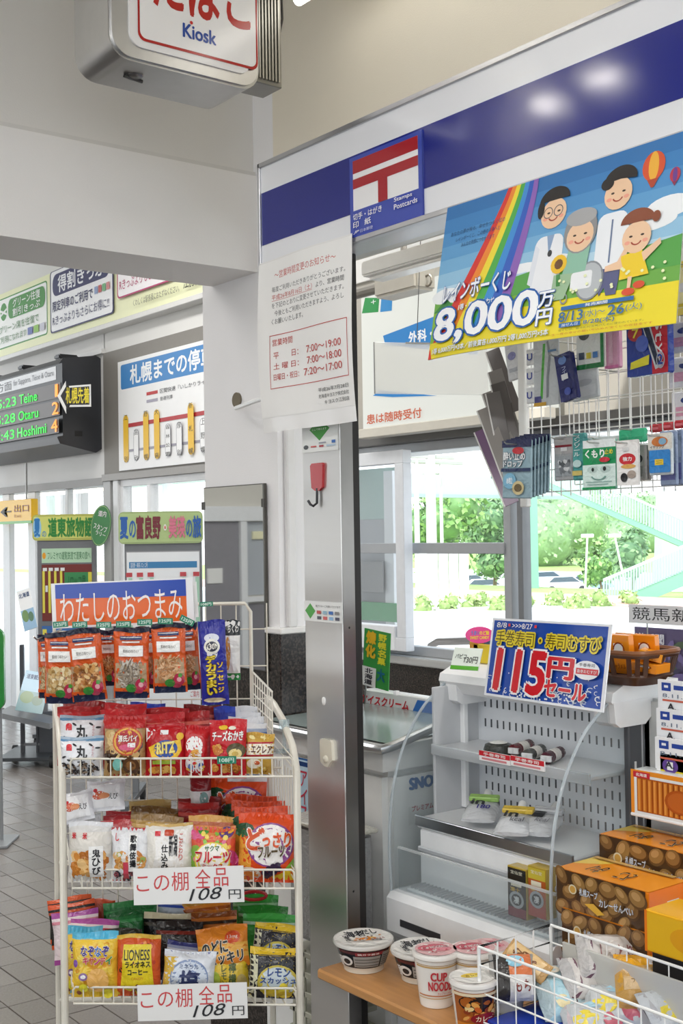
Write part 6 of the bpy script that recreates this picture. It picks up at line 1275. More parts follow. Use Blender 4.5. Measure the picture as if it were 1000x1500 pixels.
# wicker basket of boxes
pb_ = at(925, 990, X=2.2); zk = zh
e = empty('wicker_basket', (2.10, 1.80, zk), 'dark brown wicker basket on the showcase hood', 'basket')
e.location = at(930, 1000, Z=zk)
def ringp(a_, b_, z, n=32): return [(a_*math.copysign(abs(math.cos(2*math.pi*k/n))**.5, math.cos(2*math.pi*k/n)), b_*math.copysign(abs(math.sin(2*math.pi*k/n))**.5, math.sin(2*math.pi*k/n)), z) for k in range(n)]
BR = mat('#4a2c1c', 'paint'); b = MB()
n_ = 32; lo, hi = ringp(.055, .050, .0), ringp(.060, .056, .018); vs = ringp(.055, .05, 0)+ringp(.064, .058, .016)
b.add(vs, [tuple(range(n_))]+[(k, (k+1) % n_, n_+(k+1) % n_, n_+k) for k in range(n_)], BR); b.obj('base', e)
for z0_, r_ in ((.020, .005), (.066, .006), (.072, .006)): MB().tube(ringp(.064+z0_*.25, .058+z0_*.25, z0_), r_, mat('#7a4a28' if z0_ > .07 else '#4a2c1c', 'paint'), 6, closed=True).obj('rim', e)
top = ringp(.081, .075, .066); bot = ringp(.068, .062, .018)
for k in range(0, n_, 2): MB().box((-.005, -.003, 0), (.005, .003, 1), BR).obj('stake', e, Matrix.Translation(bot[k]) @ (Vector(top[k])-Vector(bot[k])).to_track_quat('Z', 'Y').to_matrix().to_4x4() @ Matrix.Diagonal((1, 1, (Vector(top[k])-Vector(bot[k])).length, 1)))
BC = e.location.copy()
def obx(dx, dy, dz, s, ry, rz, lab, c='#e0871c'):
    o = empty('orange_box', BC+Vector((dx, dy, dz)), lab, 'box'); o.rotation_euler = (ry[0], ry[1], rz)
    MB().box((-s[0]/2, -s[1]/2, 0), (s[0]/2, s[1]/2, s[2]), mat(c, 'gloss'), .001).obj('carton', o)
    MB().box((-s[0]/2-.0008, -s[1]*.22, s[2]*.55), (-s[0]/2, s[1]*.18, s[2]*.78), mat('#e9e9e6', 'paper')).obj('price_sticker', o)
    a = Art(lambda u, v, l: (-s[0]/2-l, s[1]/2-u*s[1], v*s[2]), s[1], s[2], 'gloss', .0003); a.ring(.55, .62, .26, .2, .2, '#8a3a16', 16, -60, 180); a.text('キャラメル', .2, .12, .8, .26, '#8a3a16', .02); a.done('lettering', o)
obx(-.02, .018, .022, (.018, .062, .085), (0, -.1), .0, 'upright orange box at the front of the wicker basket'); obx(.03, -.01, .025, (.018, .06, .08), (0, -.1), .1, 'upright orange box behind the front one in the basket')
obx(.0, -.045, .055, (.06, .05, .018), (.25, 0), .5, 'orange box lying tilted, upper right in the basket', '#e8961f'); obx(-.01, -.05, .03, (.06, .06, .02), (.1, 0), .15, 'orange box lying flat, lower right in the basket'); obx(.02, .045, .03, (.02, .05, .075), (0, .1), -.1, 'orange box leaning at the left end of the basket', '#cf7a1a')
p = BC+Vector((-.075, .055, .0)); board('allergen_card', 'small white card with red circle against the wicker basket', 'card', MX(p), .036, .05, lambda a: (a.ring(.5, .5, .4, .32, .25, '#b8303a'), a.text('ミルク', .25, .42, .75, .62, '#b8303a', .04), a.rect(0, 0, 1, .14, '#2a3f78', n=1)), .002, '#e9e9ec', 'gloss')
# ------------------------------------------------------------------ wire grid with hanging goods
gx = 1.90; GY = at(766, 600, X=gx).y; 
e = empty('goods_grid', (gx, GY, 1.60), 'white wire display grid hanging inside the kiosk opening', 'rack'); WG = mat('#e9e8e4', 'paint')
MB().box((-.008, -.012, 0), (.008, .008, .62), WG, .002).obj('end_post', e)
b = MB()
for k in range(30): b.tube([(0, -.0-k*.026, .02), (0, -k*.026, .6)], .0014, WG, 5)
for k in range(13): b.tube([(.002, 0, .03+k*.046), (.002, -.76, .03+k*.046)], .0014, WG, 5)
b.obj('wires', e)
b = MB()
for k in range(24): b.tube([(.16, -.0-k*.032, .05), (.16, -k*.032, .6)], .0014, WG, 5)
for k in range(9): b.tube([(.162, 0, .05+k*.06), (.162, -.76, .05+k*.06)], .0014, WG, 5)
b.obj('rear_wires', e)
GD_ = lambda x, y, X: px(at(x, y, X=X))[2]
def goods(name, label, box, X, base, art, cat='packet', T=.006, rot=0, group=None, hook=True, yaw=0):
    x0, y0, x1, y1 = box; p = at(x0, y1, X=X); D = px(p)[2]
    W_ = p.y-at(x1, y1, X=X).y; H_ = (y1-y0)*D/F
    b = MB(); b.box((0, 0, -T), (W_, H_, 0), mat(base, 'foil'), min(.003, T*.4)); o = b.obj(name, None, MX(p) @ Matrix.Rotation(math.radians(rot), 4, 'Z') @ Matrix.Rotation(math.radians(yaw), 4, 'Y')); tag(o, label, cat, group)
    a = Art(flat(W_, H_), W_, H_, 'foil', .0003); art(a); a.done('printed_front', o)
    if hook: MB().tube([(W_/2, H_*.93, -T-.10), (W_/2, H_*.93, .03), (W_/2, H_*.96, .036)], .0016, mat('#c9c9c6', 'metal'), 6).obj('peg', o)
    return o
def a_yoi(a): a.rect(0, .88, 1, 1, '#2a2f52', n=1); a.text('酔い止め', .06, .66, .80, .80, '#e9ecee', .05, '#26304a', .1); a.text('ドロップ', .08, .54, .72, .65, '#e9ecee', .05, '#26304a', .1); a.rect(.0, .46, 1, .52, '#2c3a5c', n=1); a.ell(.3, .30, .22, .14, '#7ab0cc'); a.text('8粒', .2, .25, .4, .36, '#e9f0f4', .03); a.ell(.6, .18, .2, .12, '#c9b98a'); a.ell(.6, .18, .13, .07, '#6a5a3a'); a.ell(.6, .82, .2, .06, '#b8323a')
for k in range(6):
    goods('sweet_packet', ['blue grey travel drop packet, front one', 'blue grey travel drop packet, second', 'blue grey travel drop packet, third', 'blue grey travel drop packet, fourth', 'blue grey travel drop packet, fifth', 'blue grey travel drop packet, rearmost and rightmost'][k], (735+6*k, 646-2*k, 778+5*k, 730-2*k), 1.80+.012*k, '#8faab5', a_yoi, rot=-2-.3*k, hook=(k == 0), T=.005)
def a_gray(a): a.rect(.05, .6, .95, .95, '#b9b5b5', n=1); a.rect(.1, .75, .9, .8, '#8a3038', n=1); a.rect(.1, .1, .9, .55, '#9fa4a8', n=1); a.bits(.1, .1, .9, .5, ['#d0d2d4', '#7c8084', '#5c6064'], 20, .12, .06, 3); a.rect(.4, .66, .7, .74, '#e6e6e6', n=1)
goods('hair_pin_packet', 'grey packet left of the small teal carton on the grid', (811, 640, 842, 705), 1.86, '#a8a9ab', a_gray)
goods('teal_carton', 'slim teal carton on the grid between grey and green packets', (838, 635, 856, 704), 1.85, '#4a9a98', lambda a: (a.vtext('メンソール', .25, .5, .7, .96, '#e4eeee', .03), a.ell(.5, .35, .35, .08, '#b9d4d2'), a.rect(.1, .1, .9, .2, '#c9b86a', n=1)), T=.014)
def a_kum(a): a.rect(0, .83, 1, 1, '#e6ecec', n=1); a.rect(0, .5, 1, .84, '#1f9058', n=1); a.text('くもり', .08, .64, .66, .80, '#f4f8f4', .06); a.text('止め', .68, .70, .92, .80, '#e6dc4a', .04); a.rect(0, .05, 1, .5, '#d5e8e2', n=1); a.ell(.3, .40, .16, .07, '#b9cec8'); a.ell(.7, .40, .16, .07, '#b9cec8'); a.ell(.32, .40, .04, .04, '#26302e'); a.ell(.68, .41, .05, .045, '#26302e'); a.ring(.5, .3, .25, .12, .2, '#6f9a90', 16, 200, 340); a.rect(.1, .14, .9, .16, '#8fb0a8', n=1); a.rect(.15, .09, .8, .11, '#8fb0a8', n=1); a.rect(0, 0, 1, .05, '#1f9058', n=1); a.ell(.7, .59, .16, .05, '#c8303e')
goods('lens_cloth_packet', 'green and mint lens cloth packet with printed eyes', (855, 646, 903, 718), 1.83, '#7fbfa8', a_kum); goods('lens_cloth_packet', 'green lens cloth packet peeking out behind the front one', (862, 642, 912, 714), 1.87, '#5fa890', a_kum)
def a_wb(a): a.rect(.0, .0, 1, 1, '#eceae8', n=1); a.ell(.5, .58, .38, .13, '#c92c34'); a.text('強力', .3, .54, .7, .63, '#f4f0f0', .04); a.ell(.55, .42, .34, .05, '#d9a85a'); a.ell(.35, .18, .16, .1, '#26262a'); a.ell(.7, .24, .2, .09, '#a89a90'); a.rect(.3, .76, .6, .84, '#dcdcdc', n=1)
goods('strap_packet', 'white packet with red oval right of the green lens cloth', (904, 646, 936, 712), 1.83, '#e6e4e2', a_wb); goods('green_header', 'bright green plastic header above the red oval packet', (905, 630, 945, 650), 1.86, '#3fc08e', lambda a: a.rect(.1, .2, .9, .4, '#2fa87a', n=1), T=.01)
for k in range(2): goods('strap_packet', ['grey strap packet behind the red oval packet, nearer', 'grey strap packet behind the red oval packet, further'][k], (926+7*k, 652-2*k, 946+7*k, 704), 1.88+.02*k, '#b5b2b0', lambda a: (a.ell(.5, .6, .3, .12, '#3a3a3c'), a.rect(.2, .1, .8, .4, '#8c8a88', n=1)), hook=False)
def a_plas(a): a.rect(0, .62, 1, 1, '#d6d2ca', n=1); a.ell(.5, .80, .34, .12, '#c9763a'); a.ell(.62, .80, .16, .08, '#7fa8c4'); a.text('イヤリング', .1, .64, .7, .71, '#4a4a50', .03); a.rrect(.06, .06, .94, .60, '#2f7fc4', .06); a.rect(.3, .24, .66, .38, '#e3c43a', n=1); a.rect(.36, .28, .60, .30, '#a88a2a', n=1); a.rect(.36, .33, .60, .35, '#a88a2a', n=1)
goods('blue_packet', 'blue and white packet with yellow square on the grid', (950, 636, 985, 697), 1.83, '#c9d2d8', a_plas)
for k in range(5): goods('blue_packet', ['silver blue packet just right of the yellow square one', 'silver blue packet second right of the yellow square one', 'silver blue packet third right of the yellow square one', 'silver blue packet fourth right, near the frame edge', 'silver blue packet at the right frame edge'][k], (966+9*k, 632-k, 992+9*k, 712-k), 1.855+.014*k, '#8f9fbe', lambda a: (a.rect(.1, .1, .9, .4, '#6a6ea8', n=1), a.rect(.1, .5, .9, .9, '#a9b8cc', n=1)), hook=False)
for k in range(3): goods('red_header', 'small red header on the grid peg, %s of three' % ('left', 'middle', 'right')[k], (950+18*k, 622-3*k, 968+18*k, 634-3*k), 1.90, '#c22c36', lambda a: a.rect(.2, .3, .8, .6, '#e0707a', n=1), hook=False, T=.01, group='red headers on the grid pegs')
# upper row
def a_comb(a): a.rect(0, 0, 1, 1, '#c9cdd0', n=1); a.band([(.25, .1), (.3, .4), (.36, .7), (.4, .88)], [(.35, .1), (.4, .4), (.46, .7), (.5, .88)], '#4fae3f'); a.band([(.5, .1), (.52, .4), (.62, .7), (.55, .9)], [(.6, .12), (.62, .4), (.72, .7), (.62, .92)], '#8d9296'); a.rect(.02, .04, .3, .14, '#4a4a8a', n=1); a.rect(.6, .75, .95, .78, '#5f86b0', n=1); a.rect(.0, 0, .5, .05, '#d8a83a', n=1)
goods('toothbrush_packet', 'clear toothbrush packet with green handle on the grid', (783, 494, 819, 596), 1.87, '#c9cdd0', a_comb)
def a_nav(a): a.rect(0, 0, 1, 1, '#2b2f6a', n=1); a.ell(.45, .86, .25, .09, '#6a8ac8'); a.vtext('フィット', .35, .42, .6, .72, '#a8b0d8', .03); a.rect(.3, .44, .7, .56, '#e6e6ea', n=1); a.ell(.55, .18, .2, .08, '#4a5ab0')
goods('navy_carton', 'narrow navy carton tilted on the grid', (822, 520, 846, 590), 1.84, '#2b2f6a', a_nav, rot=10, T=.014)
goods('clear_bag', 'clear plastic bag behind the navy carton', (838, 540, 878, 590), 1.89, '#d9dcdc', lambda a: (a.rect(.1, .1, .9, .4, '#e6e8e8', n=1), a.ell(.5, .5, .3, .1, '#c2c5c8')), rot=5)
def a_grn(a): a.rect(0, 0, 1, 1, '#e9ecea', n=1); a.rect(.88, 0, 1, 1, '#2a8a4c', n=1); a.rect(0, 0, 1, .1, '#2a7a46', n=1); a.ell(.3, .7, .2, .12, '#4a4f52'); a.ell(.6, .8, .2, .1, '#7fae5a'); a.rect(.1, .2, .3, .34, '#4f5a72', n=1); a.rect(.38, .2, .55, .32, '#d9c93a', n=1); a.rect(.62, .2, .8, .32, '#3f7ac0', n=1)
goods('mask_packet', 'white and green mask packet under the lottery poster', (845, 470, 885, 543), 1.86, '#e6eae6', a_grn)
goods('pink_tube', 'translucent pink tube packet beside the green mask packet', (886, 468, 906, 541), 1.87, '#e7a9c6', lambda a: (a.rect(.3, .1, .6, .9, '#f0c4d8', n=1), a.rect(0, 0, 1, .06, '#e07ab0', n=1)), T=.015)
def a_razor(a):
    a.rect(0, 0, 1, 1, '#27409a', n=1); a.rect(.62, 0, 1, 1, '#c8283a', n=1); a.poly([(.34, .82), (.52, .86), (.86, .1), (.7, .06)], '#cfd2da'); a.poly([(.37, .79), (.50, .82), (.80, .16), (.72, .12)], '#1f2a48'); a.ell(.22, .62, .18, .12, '#b03a44'); a.text('7', .16, .55, .32, .68, '#f0e04a', .06, '#c8283a', .1)
    a.ell(.4, .45, .16, .12, '#4f66c0'); a.poly([(.1, .1), (.56, .14), (.58, .28), (.12, .2)], '#e6dc3a'); a.rect(.3, .88, .56, .96, '#e4e6ea', n=1)
    for i, ch in enumerate('esty'): p, f = glyphs(ch, .04); a.put([(.74+.16*(b_), .93-(.17*i+.15*a_)) for a_, b_ in p], f, '#e6e8ee')
    a.ring(.86, .18, .1, .12, .2, '#b9bcc8'); a.text('2', .80, .12, .92, .26, '#2a3f9a', .06, '#e4e6ea', .1)
goods('razor_packet', 'blue and red razor packet with white side lettering', (919, 452, 979, 553), 1.82, '#27409a', a_razor, T=.02)
def a_yell(a): a.rect(0, 0, 1, 1, '#f0dc6a', n=1); a.rect(.12, .12, 1, .88, '#f4ecb8', n=1); a.text('ひんやり', .5, .7, .95, .85, '#7a4ab0', .05); a.ell(.6, .5, .3, .1, '#e9e9f0'); a.ell(.8, .28, .2, .08, '#9a4a3a'); a.rect(.2, .14, .9, .2, '#d9c23a', n=1)
goods('yellow_packet', 'pale yellow packet at the right edge beside the poster', (975, 388, 1030, 465), 1.80, '#f0dc6a', a_yell, T=.01)
goods('white_packet', 'pale packet with purple dots right of the grid post', (744, 500, 764, 560), 1.92, '#d9dadc', lambda a: (a.ell(.5, .6, .3, .1, '#8a8ab8'), a.rect(.2, .2, .8, .3, '#b5b8c0', n=1)), rot=8, hook=False)
for k in range(3): goods('white_packet', ['upper small white packet on the grid left side', 'middle small white packet on the grid left side', 'lower small white packet on the grid left side'][k], (770, 512+28*k, 782, 536+28*k), 1.88, '#e9eaec', lambda a: a.text('U', .2, .3, .8, .7, '#3a4aa0', .05), hook=False, T=.005)
for k in range(3): goods('pouch_packet', ['clear packet at the right edge, upper', 'clear packet at the right edge, middle', 'clear packet at the right edge, lower'][k], (975+4*k, 475+50*k, 1020, 520+50*k), 1.90+.02*k, '#e6e6ea', lambda a: (a.rect(.2, .2, .8, .5, '#d8a0b8', n=1), a.ell(.6, .7, .2, .1, '#3a4a8a')), hook=False)
# dark folders fanned beside the grid
pk = at(752, 660, X=1.93)
e = empty('folder_pocket', pk, 'clear acrylic pocket holding the fanned dark folders', 'holder')
b = MB(); b.box((-.02, -.06, -.06), (.05, .05, -.056), mat('#dcebe8', 'clear0.2')); b.box((-.022, -.06, -.06), (-.018, .05, -.0), mat('#dcebe8', 'clear0.2')); b.obj('pocket', e)
FC = ['#57504e', '#6f6a66', '#4c4644', '#7d7873', '#5f5a58', '#857f7a', '#67486a']
for k in range(7):
    x0, y0 = ((722, 520), (726, 548), (731, 565), (716, 582), (724, 578), (708, 608), (704, 640))[k]; x1, y1 = ((762, 600), (762, 640), (762, 655), (762, 680), (756, 700), (760, 712), (757, 735))[k]
    A_ = at(x0, y0, X=1.94-.006*k); B_ = at(x1, y1, X=1.94-.006*k); ax = (A_-B_); Lh = ax.length
    en = Vector((-1, -.9, 0)).normalized(); ev = ax.normalized(); eu = ev.cross(en).normalized()
    M_ = Matrix((eu, ev, en)).transposed().to_4x4(); M_.translation = B_
    b = MB(); b.box((-.028, 0, -.0012), (.004, Lh, .0012), mat(FC[k], 'gloss'), .0005); b.box((-.03, 0, -.0018), (-.027, Lh, .0018), mat('#c9c6c2', 'gloss'))
    o = b.obj('dark_folder', None, M_); tag(o, 'dark folder %s in the fan left of the wire grid' % ('at the top', 'second from the top', 'third from the top', 'fourth from the top', 'third from the bottom', 'second from the bottom', 'lowest, purple,')[k], 'folder')
# ------------------------------------------------------------------ newspapers at the right edge
def a_kei(a): a.text('競馬新聞', .05, .18, 1.02, .88, '#2a2c30', .0)
p = at(921, 912, X=2.3); q = at(1040, 918, X=2.3)
o = board('racing_paper_sign', 'white sign with large black characters above the newspapers', 'sign', MX(p), p.y-q.y, (912-885)*px(p)[2]/F, a_kei, .003, '#dfe0e2', 'paper'); MB().tube([(.05, -.12, -.004), (.05, 0, -.004)], .002, mat('#8a8a88', 'metal')).obj('stem', o)
p = at(931, 1000, X=2.33); q = at(1040, 1000, X=2.33)
def a_np(a): a.rect(0, 0, 1, 1, '#5f5478', n=2); a.bits(0, 0, 1, .8, ['#6a5c8c', '#54664e', '#7a6ca0', '#4a4462', '#8478a8'], 60, .09, .07, 4); a.text('道新聞', -.02+.05, .72, .42, .90, '#e4e4ec', .03)
board('newspaper', 'purple toned newspaper front behind the wicker basket', 'newspaper', MX(p), p.y-q.y, (1000-918)*px(p)[2]/F, a_np, .006, '#5f5478', 'paper')
for k in range(3):
    y0 = 995+42*k; p = at(964-2*k, y0+46, X=2.12-.015*k); q = at(1040, y0+46, X=2.12-.015*k)
    def a_sp(a, k=k): a.rect(.08, .66, .26, .92, '#23439c', n=1); a.rect(.13, .76, .21, .84, '#f0f1f3', n=1); a.rect(.32, .72, .6, .86, '#23439c', n=1); a.text('8.11.10', .1, .46, .7, .58, '#6a7a90'); a.rect(.1, .34, .8, .40, '#c8604a', n=1); a.text('A.', .2, .08, .36, .28, '#33333a', .06); a.rect(.7, .1, .9, .2, '#8a8a90', n=1)
    board('newspaper', ['sports newspaper at the top of the right rack', 'sports newspaper in the middle of the right rack', 'sports newspaper lowest above the yellow notice'][k], 'newspaper', MX(p), p.y-q.y, 46*px(p)[2]/F, a_sp, .006, '#eff0f2', 'paper')
p = at(962, 1130, X=2.09); board('yellow_notice', 'yellow notice with round white number one', 'notice', MX(p), .10, 28*px(p)[2]/F, lambda a: (a.rect(0, 0, .1, 1, '#eeeeee', n=1), a.ell(.35, .4, .2, .38, '#5a3a8a'), a.text('1', .28, .2, .42, .6, '#f0f0f0', .05)), .004, '#e2cf2e', 'paper')
e = empty('newspaper_stand', at(955, 1100, X=2.2), 'pale newspaper stand at the right edge of the kiosk', 'stand'); MB().box((-.02, -.4, -.5), (.02, .01, .12), mat('#c9cbca', 'paint'), .006).obj('frame', e)
# ------------------------------------------------------------------ stepped counter with boxes
cx = 1.90
e = empty('display_counter', (cx, 1.0, 0), 'white stepped counter carrying the orange snack boxes', 'counter')
zA_ = at(820, 1400, X=cx-.02).z
MB().box((-.03, -.6, 0), (.55, .69, zA_-.07), mat('#e6e4de', 'paint'), .006).obj('lower_step', e)
MB().box((.11, -.6, zA_-.07), (.55, .68, zA_+.10), mat('#e2dfd6', 'paint'), .006).obj('middle_step', e); zB_ = at(925, 1222, X=cx+.20).z
MB().box((.22, -.6, zA_+.10), (.55, .60, zB_), mat('#d9cdb6', 'paint'), .006).obj('upper_step', e)
def potato(lab, x0, y0, x1, y1, X, dep, seed, side=True):
    p = at(x0, y1, X=X); q = at(x1, y1, X=X); zt_ = at(x0, y0, X=X).z; W_ = p.y-q.y; H_ = zt_-p.z
    b = MB(); b.box((0, 0, -dep), (W_, H_, 0), mat('#e5821f', 'gloss'), .002); o = b.obj('snack_carton', None, MX(p)); tag(o, lab, 'box')
    a = Art(flat(W_, H_), W_, H_, 'gloss', .00025); R = random.Random(seed); a.rect(.0, .0, .97, 1, '#49331f', n=1)
    for j in range(3):
        for i in range(6):
            x = .08+i*.165+(.08 if j % 2 else 0)+R.uniform(-.02, .02); y = .14+j*.34+R.uniform(-.06, .06)
            if x > .90: continue
            ru, rv = R.uniform(.075, .11), R.uniform(.15, .21); an = R.uniform(-60, 60); c0, c1, c2 = R.choice([('#5d3f22', '#8a6538', '#a98250'), ('#664828', '#94703f', '#b48d5a'), ('#553a20', '#7f5c34', '#9c7748')])
            a.ell(x, y, ru, rv, c0, 16, an); a.ell(x-.006, y+.025, ru*.86, rv*.84, c1, 16, an); a.ell(x-.016, y+.06, ru*.5, rv*.42, c2, 12, an); a.l -= a.step*2.6
    a.l += .002
    a.ell(.20, .62, .045, .11, '#d8cba8'); a.ell(.20, .62, .032, .08, '#c99a4a'); a.text('札幌スープ', .28, .54, .48, .70, '#d9dce0', .03, '#5a5a68', .08); a.text('カレーせんべい', .50, .42, .86, .58, '#d9dce0', .03, '#5a5a68', .08); a.poly([(.34, .38), (.44, .44), (.56, .26), (.48, .2)], '#d9a93a')
    a.done('printed_front', o)
    a = Art(lambda u, v, l: (u*W_, H_+l, -dep+v*dep), W_, dep, 'gloss', .0003); a.rect(0, 0, 1, 1, '#e8922a', n=1); a.poly([(0, 0), (.3, 0), (.2, .3), (.0, .6)], '#e9c95a'); a.text('いも', .22, .4, .36, .8, '#4a2a12', .02, '#f0d8a0', .06); a.text('ころ', .52, .4, .66, .8, '#4a2a12', .02, '#f0d8a0', .06); a.rect(.02, .0, .9, .12, '#c9a05a', n=1); a.done('printed_top', o)
    if side:
        a = Art(lambda u, v, l: (W_+l, v*H_, -u*dep), dep, H_, 'gloss', .0003); a.rect(0, 0, 1, 1, '#e6761c', n=1); a.rect(.45, .5, .75, .7, '#e9e2d6', n=1); a.done('printed_end', o)
    return o
potato('lower potato print carton in the front stack', 824, 1330, 952, 1398, 1.86, .11, 5)
potato('upper potato print carton in the front stack', 816, 1271, 950, 1334, 1.865, .12, 3)
potato('potato print carton on the rear step', 879, 1222, 1030, 1294, 2.0, .11, 7)
# yellow and orange carton at the right edge
p = at(945, 1392, X=1.79); W_ = .14; b = MB(); b.box((0, 0, -.10), (W_, .075, 0), mat('#e3a81c', 'gloss'), .002); o = b.obj('yellow_carton', None, MX(p)); tag(o, 'yellow snack carton at the right edge above the bread basket', 'box')
a = Art(flat(W_, .075), W_, .075, 'gloss', .0003); a.rect(.03, .05, 1, .95, '#e0ae1e', n=1); a.rect(.0, .0, .04, 1, '#e37a1c', n=1); a.ell(.7, .5, .3, .3, '#d99a1a'); a.done('printed_front', o)
p = at(955, 1440, X=1.80); o = MB().box((0, 0, -.08), (.14, .06, 0), mat('#1e1c1c', 'paint'), .002).obj('black_tray', None, MX(p)); tag(o, 'black tray edge below the yellow carton', 'tray')
# pretzel sticks pack
p = at(925, 1192, X=2.06); q = at(1030, 1200, X=2.06); W_ = p.y-q.y; H_ = 66*px(p)[2]/F
b = MB(); b.box((0, 0, -.05), (W_, H_, 0), mat('#e9ecec', 'gloss'), .006); o = b.obj('biscuit_stick_pack', None, MX(p)); tag(o, 'orange framed pack of brown biscuit sticks at the right edge', 'box')
MB().box((-.002, -.003, -.052), (W_, .004, .003), mat('#eceeef', 'gloss'), .002).obj('tray_edge', o)
a = Art(flat(W_, H_), W_, H_, 'gloss', .0003); a.rect(0, .0, 1, 1, '#e8922c', n=1); a.rect(.05, .03, 1, .90, '#e4e6e6', n=1); a.rect(.09, .10, 1, .84, '#a8521c', n=1); a.rect(.04, .84, .28, .97, '#c8303a', n=1); a.text('北海道', .08, .87, .24, .94, '#f4eeee', .03)
for k in range(12): a.rect(.105+.075*k, .12, .155+.075*k, .82, '#cf7c2c', n=1); a.rect(.115+.075*k, .14, .135+.075*k, .80, '#e29a44', n=1); a.l -= a.step*1.5
a.l += .001; a.ell(.72, .46, .22, .26, '#b0561e', 20); a.ell(.72, .46, .18, .21, '#bd6426', 20); a.done('printed_front', o)
for k in range(2): MB().box((.15, H_, -.04+.0*k), (W_, H_+.012, -.02), mat('#f1f2f2', 'paper'), .002).obj('top_flap', o) if k == 0 else None
# ------------------------------------------------------------------ wooden shelf, cups, basket
e = empty('wooden_shelf', (1.575, 2.16, .60), 'thin wooden shelf plank projecting from the kiosk front', 'shelf')
T = axes((0, 0, 0), (1, 0, 0), (0, 1, 0))
MB().box((0, -1.6, -.022), (.255, 0, 0), mat('#bf8a54', 'wood'), .004).obj('plank', e)
MB().prism([(.02, -.022), (.24, -.022), (.24, -.2), (.22, -.2), (.2, -.06)], -.0, .02, mat('#77777a', 'metal'), Matrix.Translation((0, -.38, 0)) @ axes((0, 0, 0), (1, 0, 0), (0, 0, 1))).obj('bracket', e)
sbox('wall_kiosk', (1.80, 1.66, 0), (1.83, 2.16, .55), '#b9babc', 'paint', .004)
def under(x, y, h): q = at(x, y, Z=.60+h); return Vector((q.x, q.y, .601))
def bowl(x, y, label, h=.064, R_=.066):
    o = empty('noodle_bowl', under(x, y, h), label, 'instant noodles', rotz=-.4)
    MB().lathe([(0, .004), (.040, .004), (.042, 0), (.044, .0), (.045, .010), (.047, .013)], mat('#d9d2c4', 'gloss'), 40).obj('foot', o)
    mats = [mat('#26282c', 'gloss'), mat('#2a2c30', 'gloss'), mat('#26282c', 'gloss'), mat('#2a2c30', 'gloss')]
    MB().lathe([(.046, .012), (.052, .026), (.057, .042), (.0605, .054)], mats[0], 40).obj('wall', o)
    MB().lathe([(.0605, .053), (.066, .056), (.067, .060), (.0655, .064), (.062, .0642)], mat('#d3d0ca', 'gloss'), 40).obj('rim', o)
    MB().lathe([(.064, .0645), (.03, .0648), (0, .0648)], mat('#dcd9d4', 'foil'), 40).obj('lid', o)
    a = Art(lambda u, v, l: ((u-.5)*.128, (v-.5)*.128, .065+l), .128, .128, 'foil', .0003)
    a.ell(.5, .5, .47, .47, '#e3e0da', 36, rings=3); a.text('海老', .22, .52, .55, .82, '#2a2a2e', .05); a.text('だし', .52, .60, .78, .82, '#2a2a2e', .04); a.ell(.56, .36, .13, .08, '#e0862e'); a.ell(.62, .38, .05, .04, '#e9b04a'); a.bits(.15, .2, .85, .5, ['#c9c2b8', '#8a8078', '#d8863a', '#5a5450', '#efece6'], 30, .04, .03, 3); a.vtext('中華そば', .14, .24, .24, .56, '#3a3a3e', .04); a.text('ヌードル', .60, .2, .8, .28, '#a03a3a', .03); a.done('printed_lid', o)
    def cyl(u, v, l, a0=-2.9, a1=.1): 
        an = a0+(a1-a0)*u; z = .013+v*.040; r = .0465+.0142*v+l; return (r*math.cos(an), r*math.sin(an), z)
    a = Art(cyl, .17, .042, 'gloss', .0003)
    a.rect(.0, .80, 1, .97, '#5a2a30', n=14); a.rect(.25, .74, .62, .92, '#9a3a40', n=8); a.text('鶏ガラ醤油', .28, .78, .55, .89, '#e9e0dc', .02)
    a.rect(.22, .08, .58, .70, '#a3a19c', n=8); a.rect(.60, .05, .78, .88, '#9c9c98', n=6)
    for k in range(5): a.rect(.61, .14+.13*k, .77, .18+.13*k, '#5f5f60', n=4)
    for k in range(3): a.rect(.24, .16+.18*k, .56, .22+.18*k, '#6a6866', n=6)
    a.ell(.12, .42, .09, .28, '#e0dedb'); a.ell(.13, .40, .05, .16, '#2a2c30'); a.text('麺', .01, .1, .06, .7, '#e0dedb', .04); a.done('printed_wall', o)
bowl(532, 1374, 'black and white noodle bowl at the left end of the wooden shelf'); bowl(617, 1388, 'black and white noodle bowl half hidden behind the tall cup')
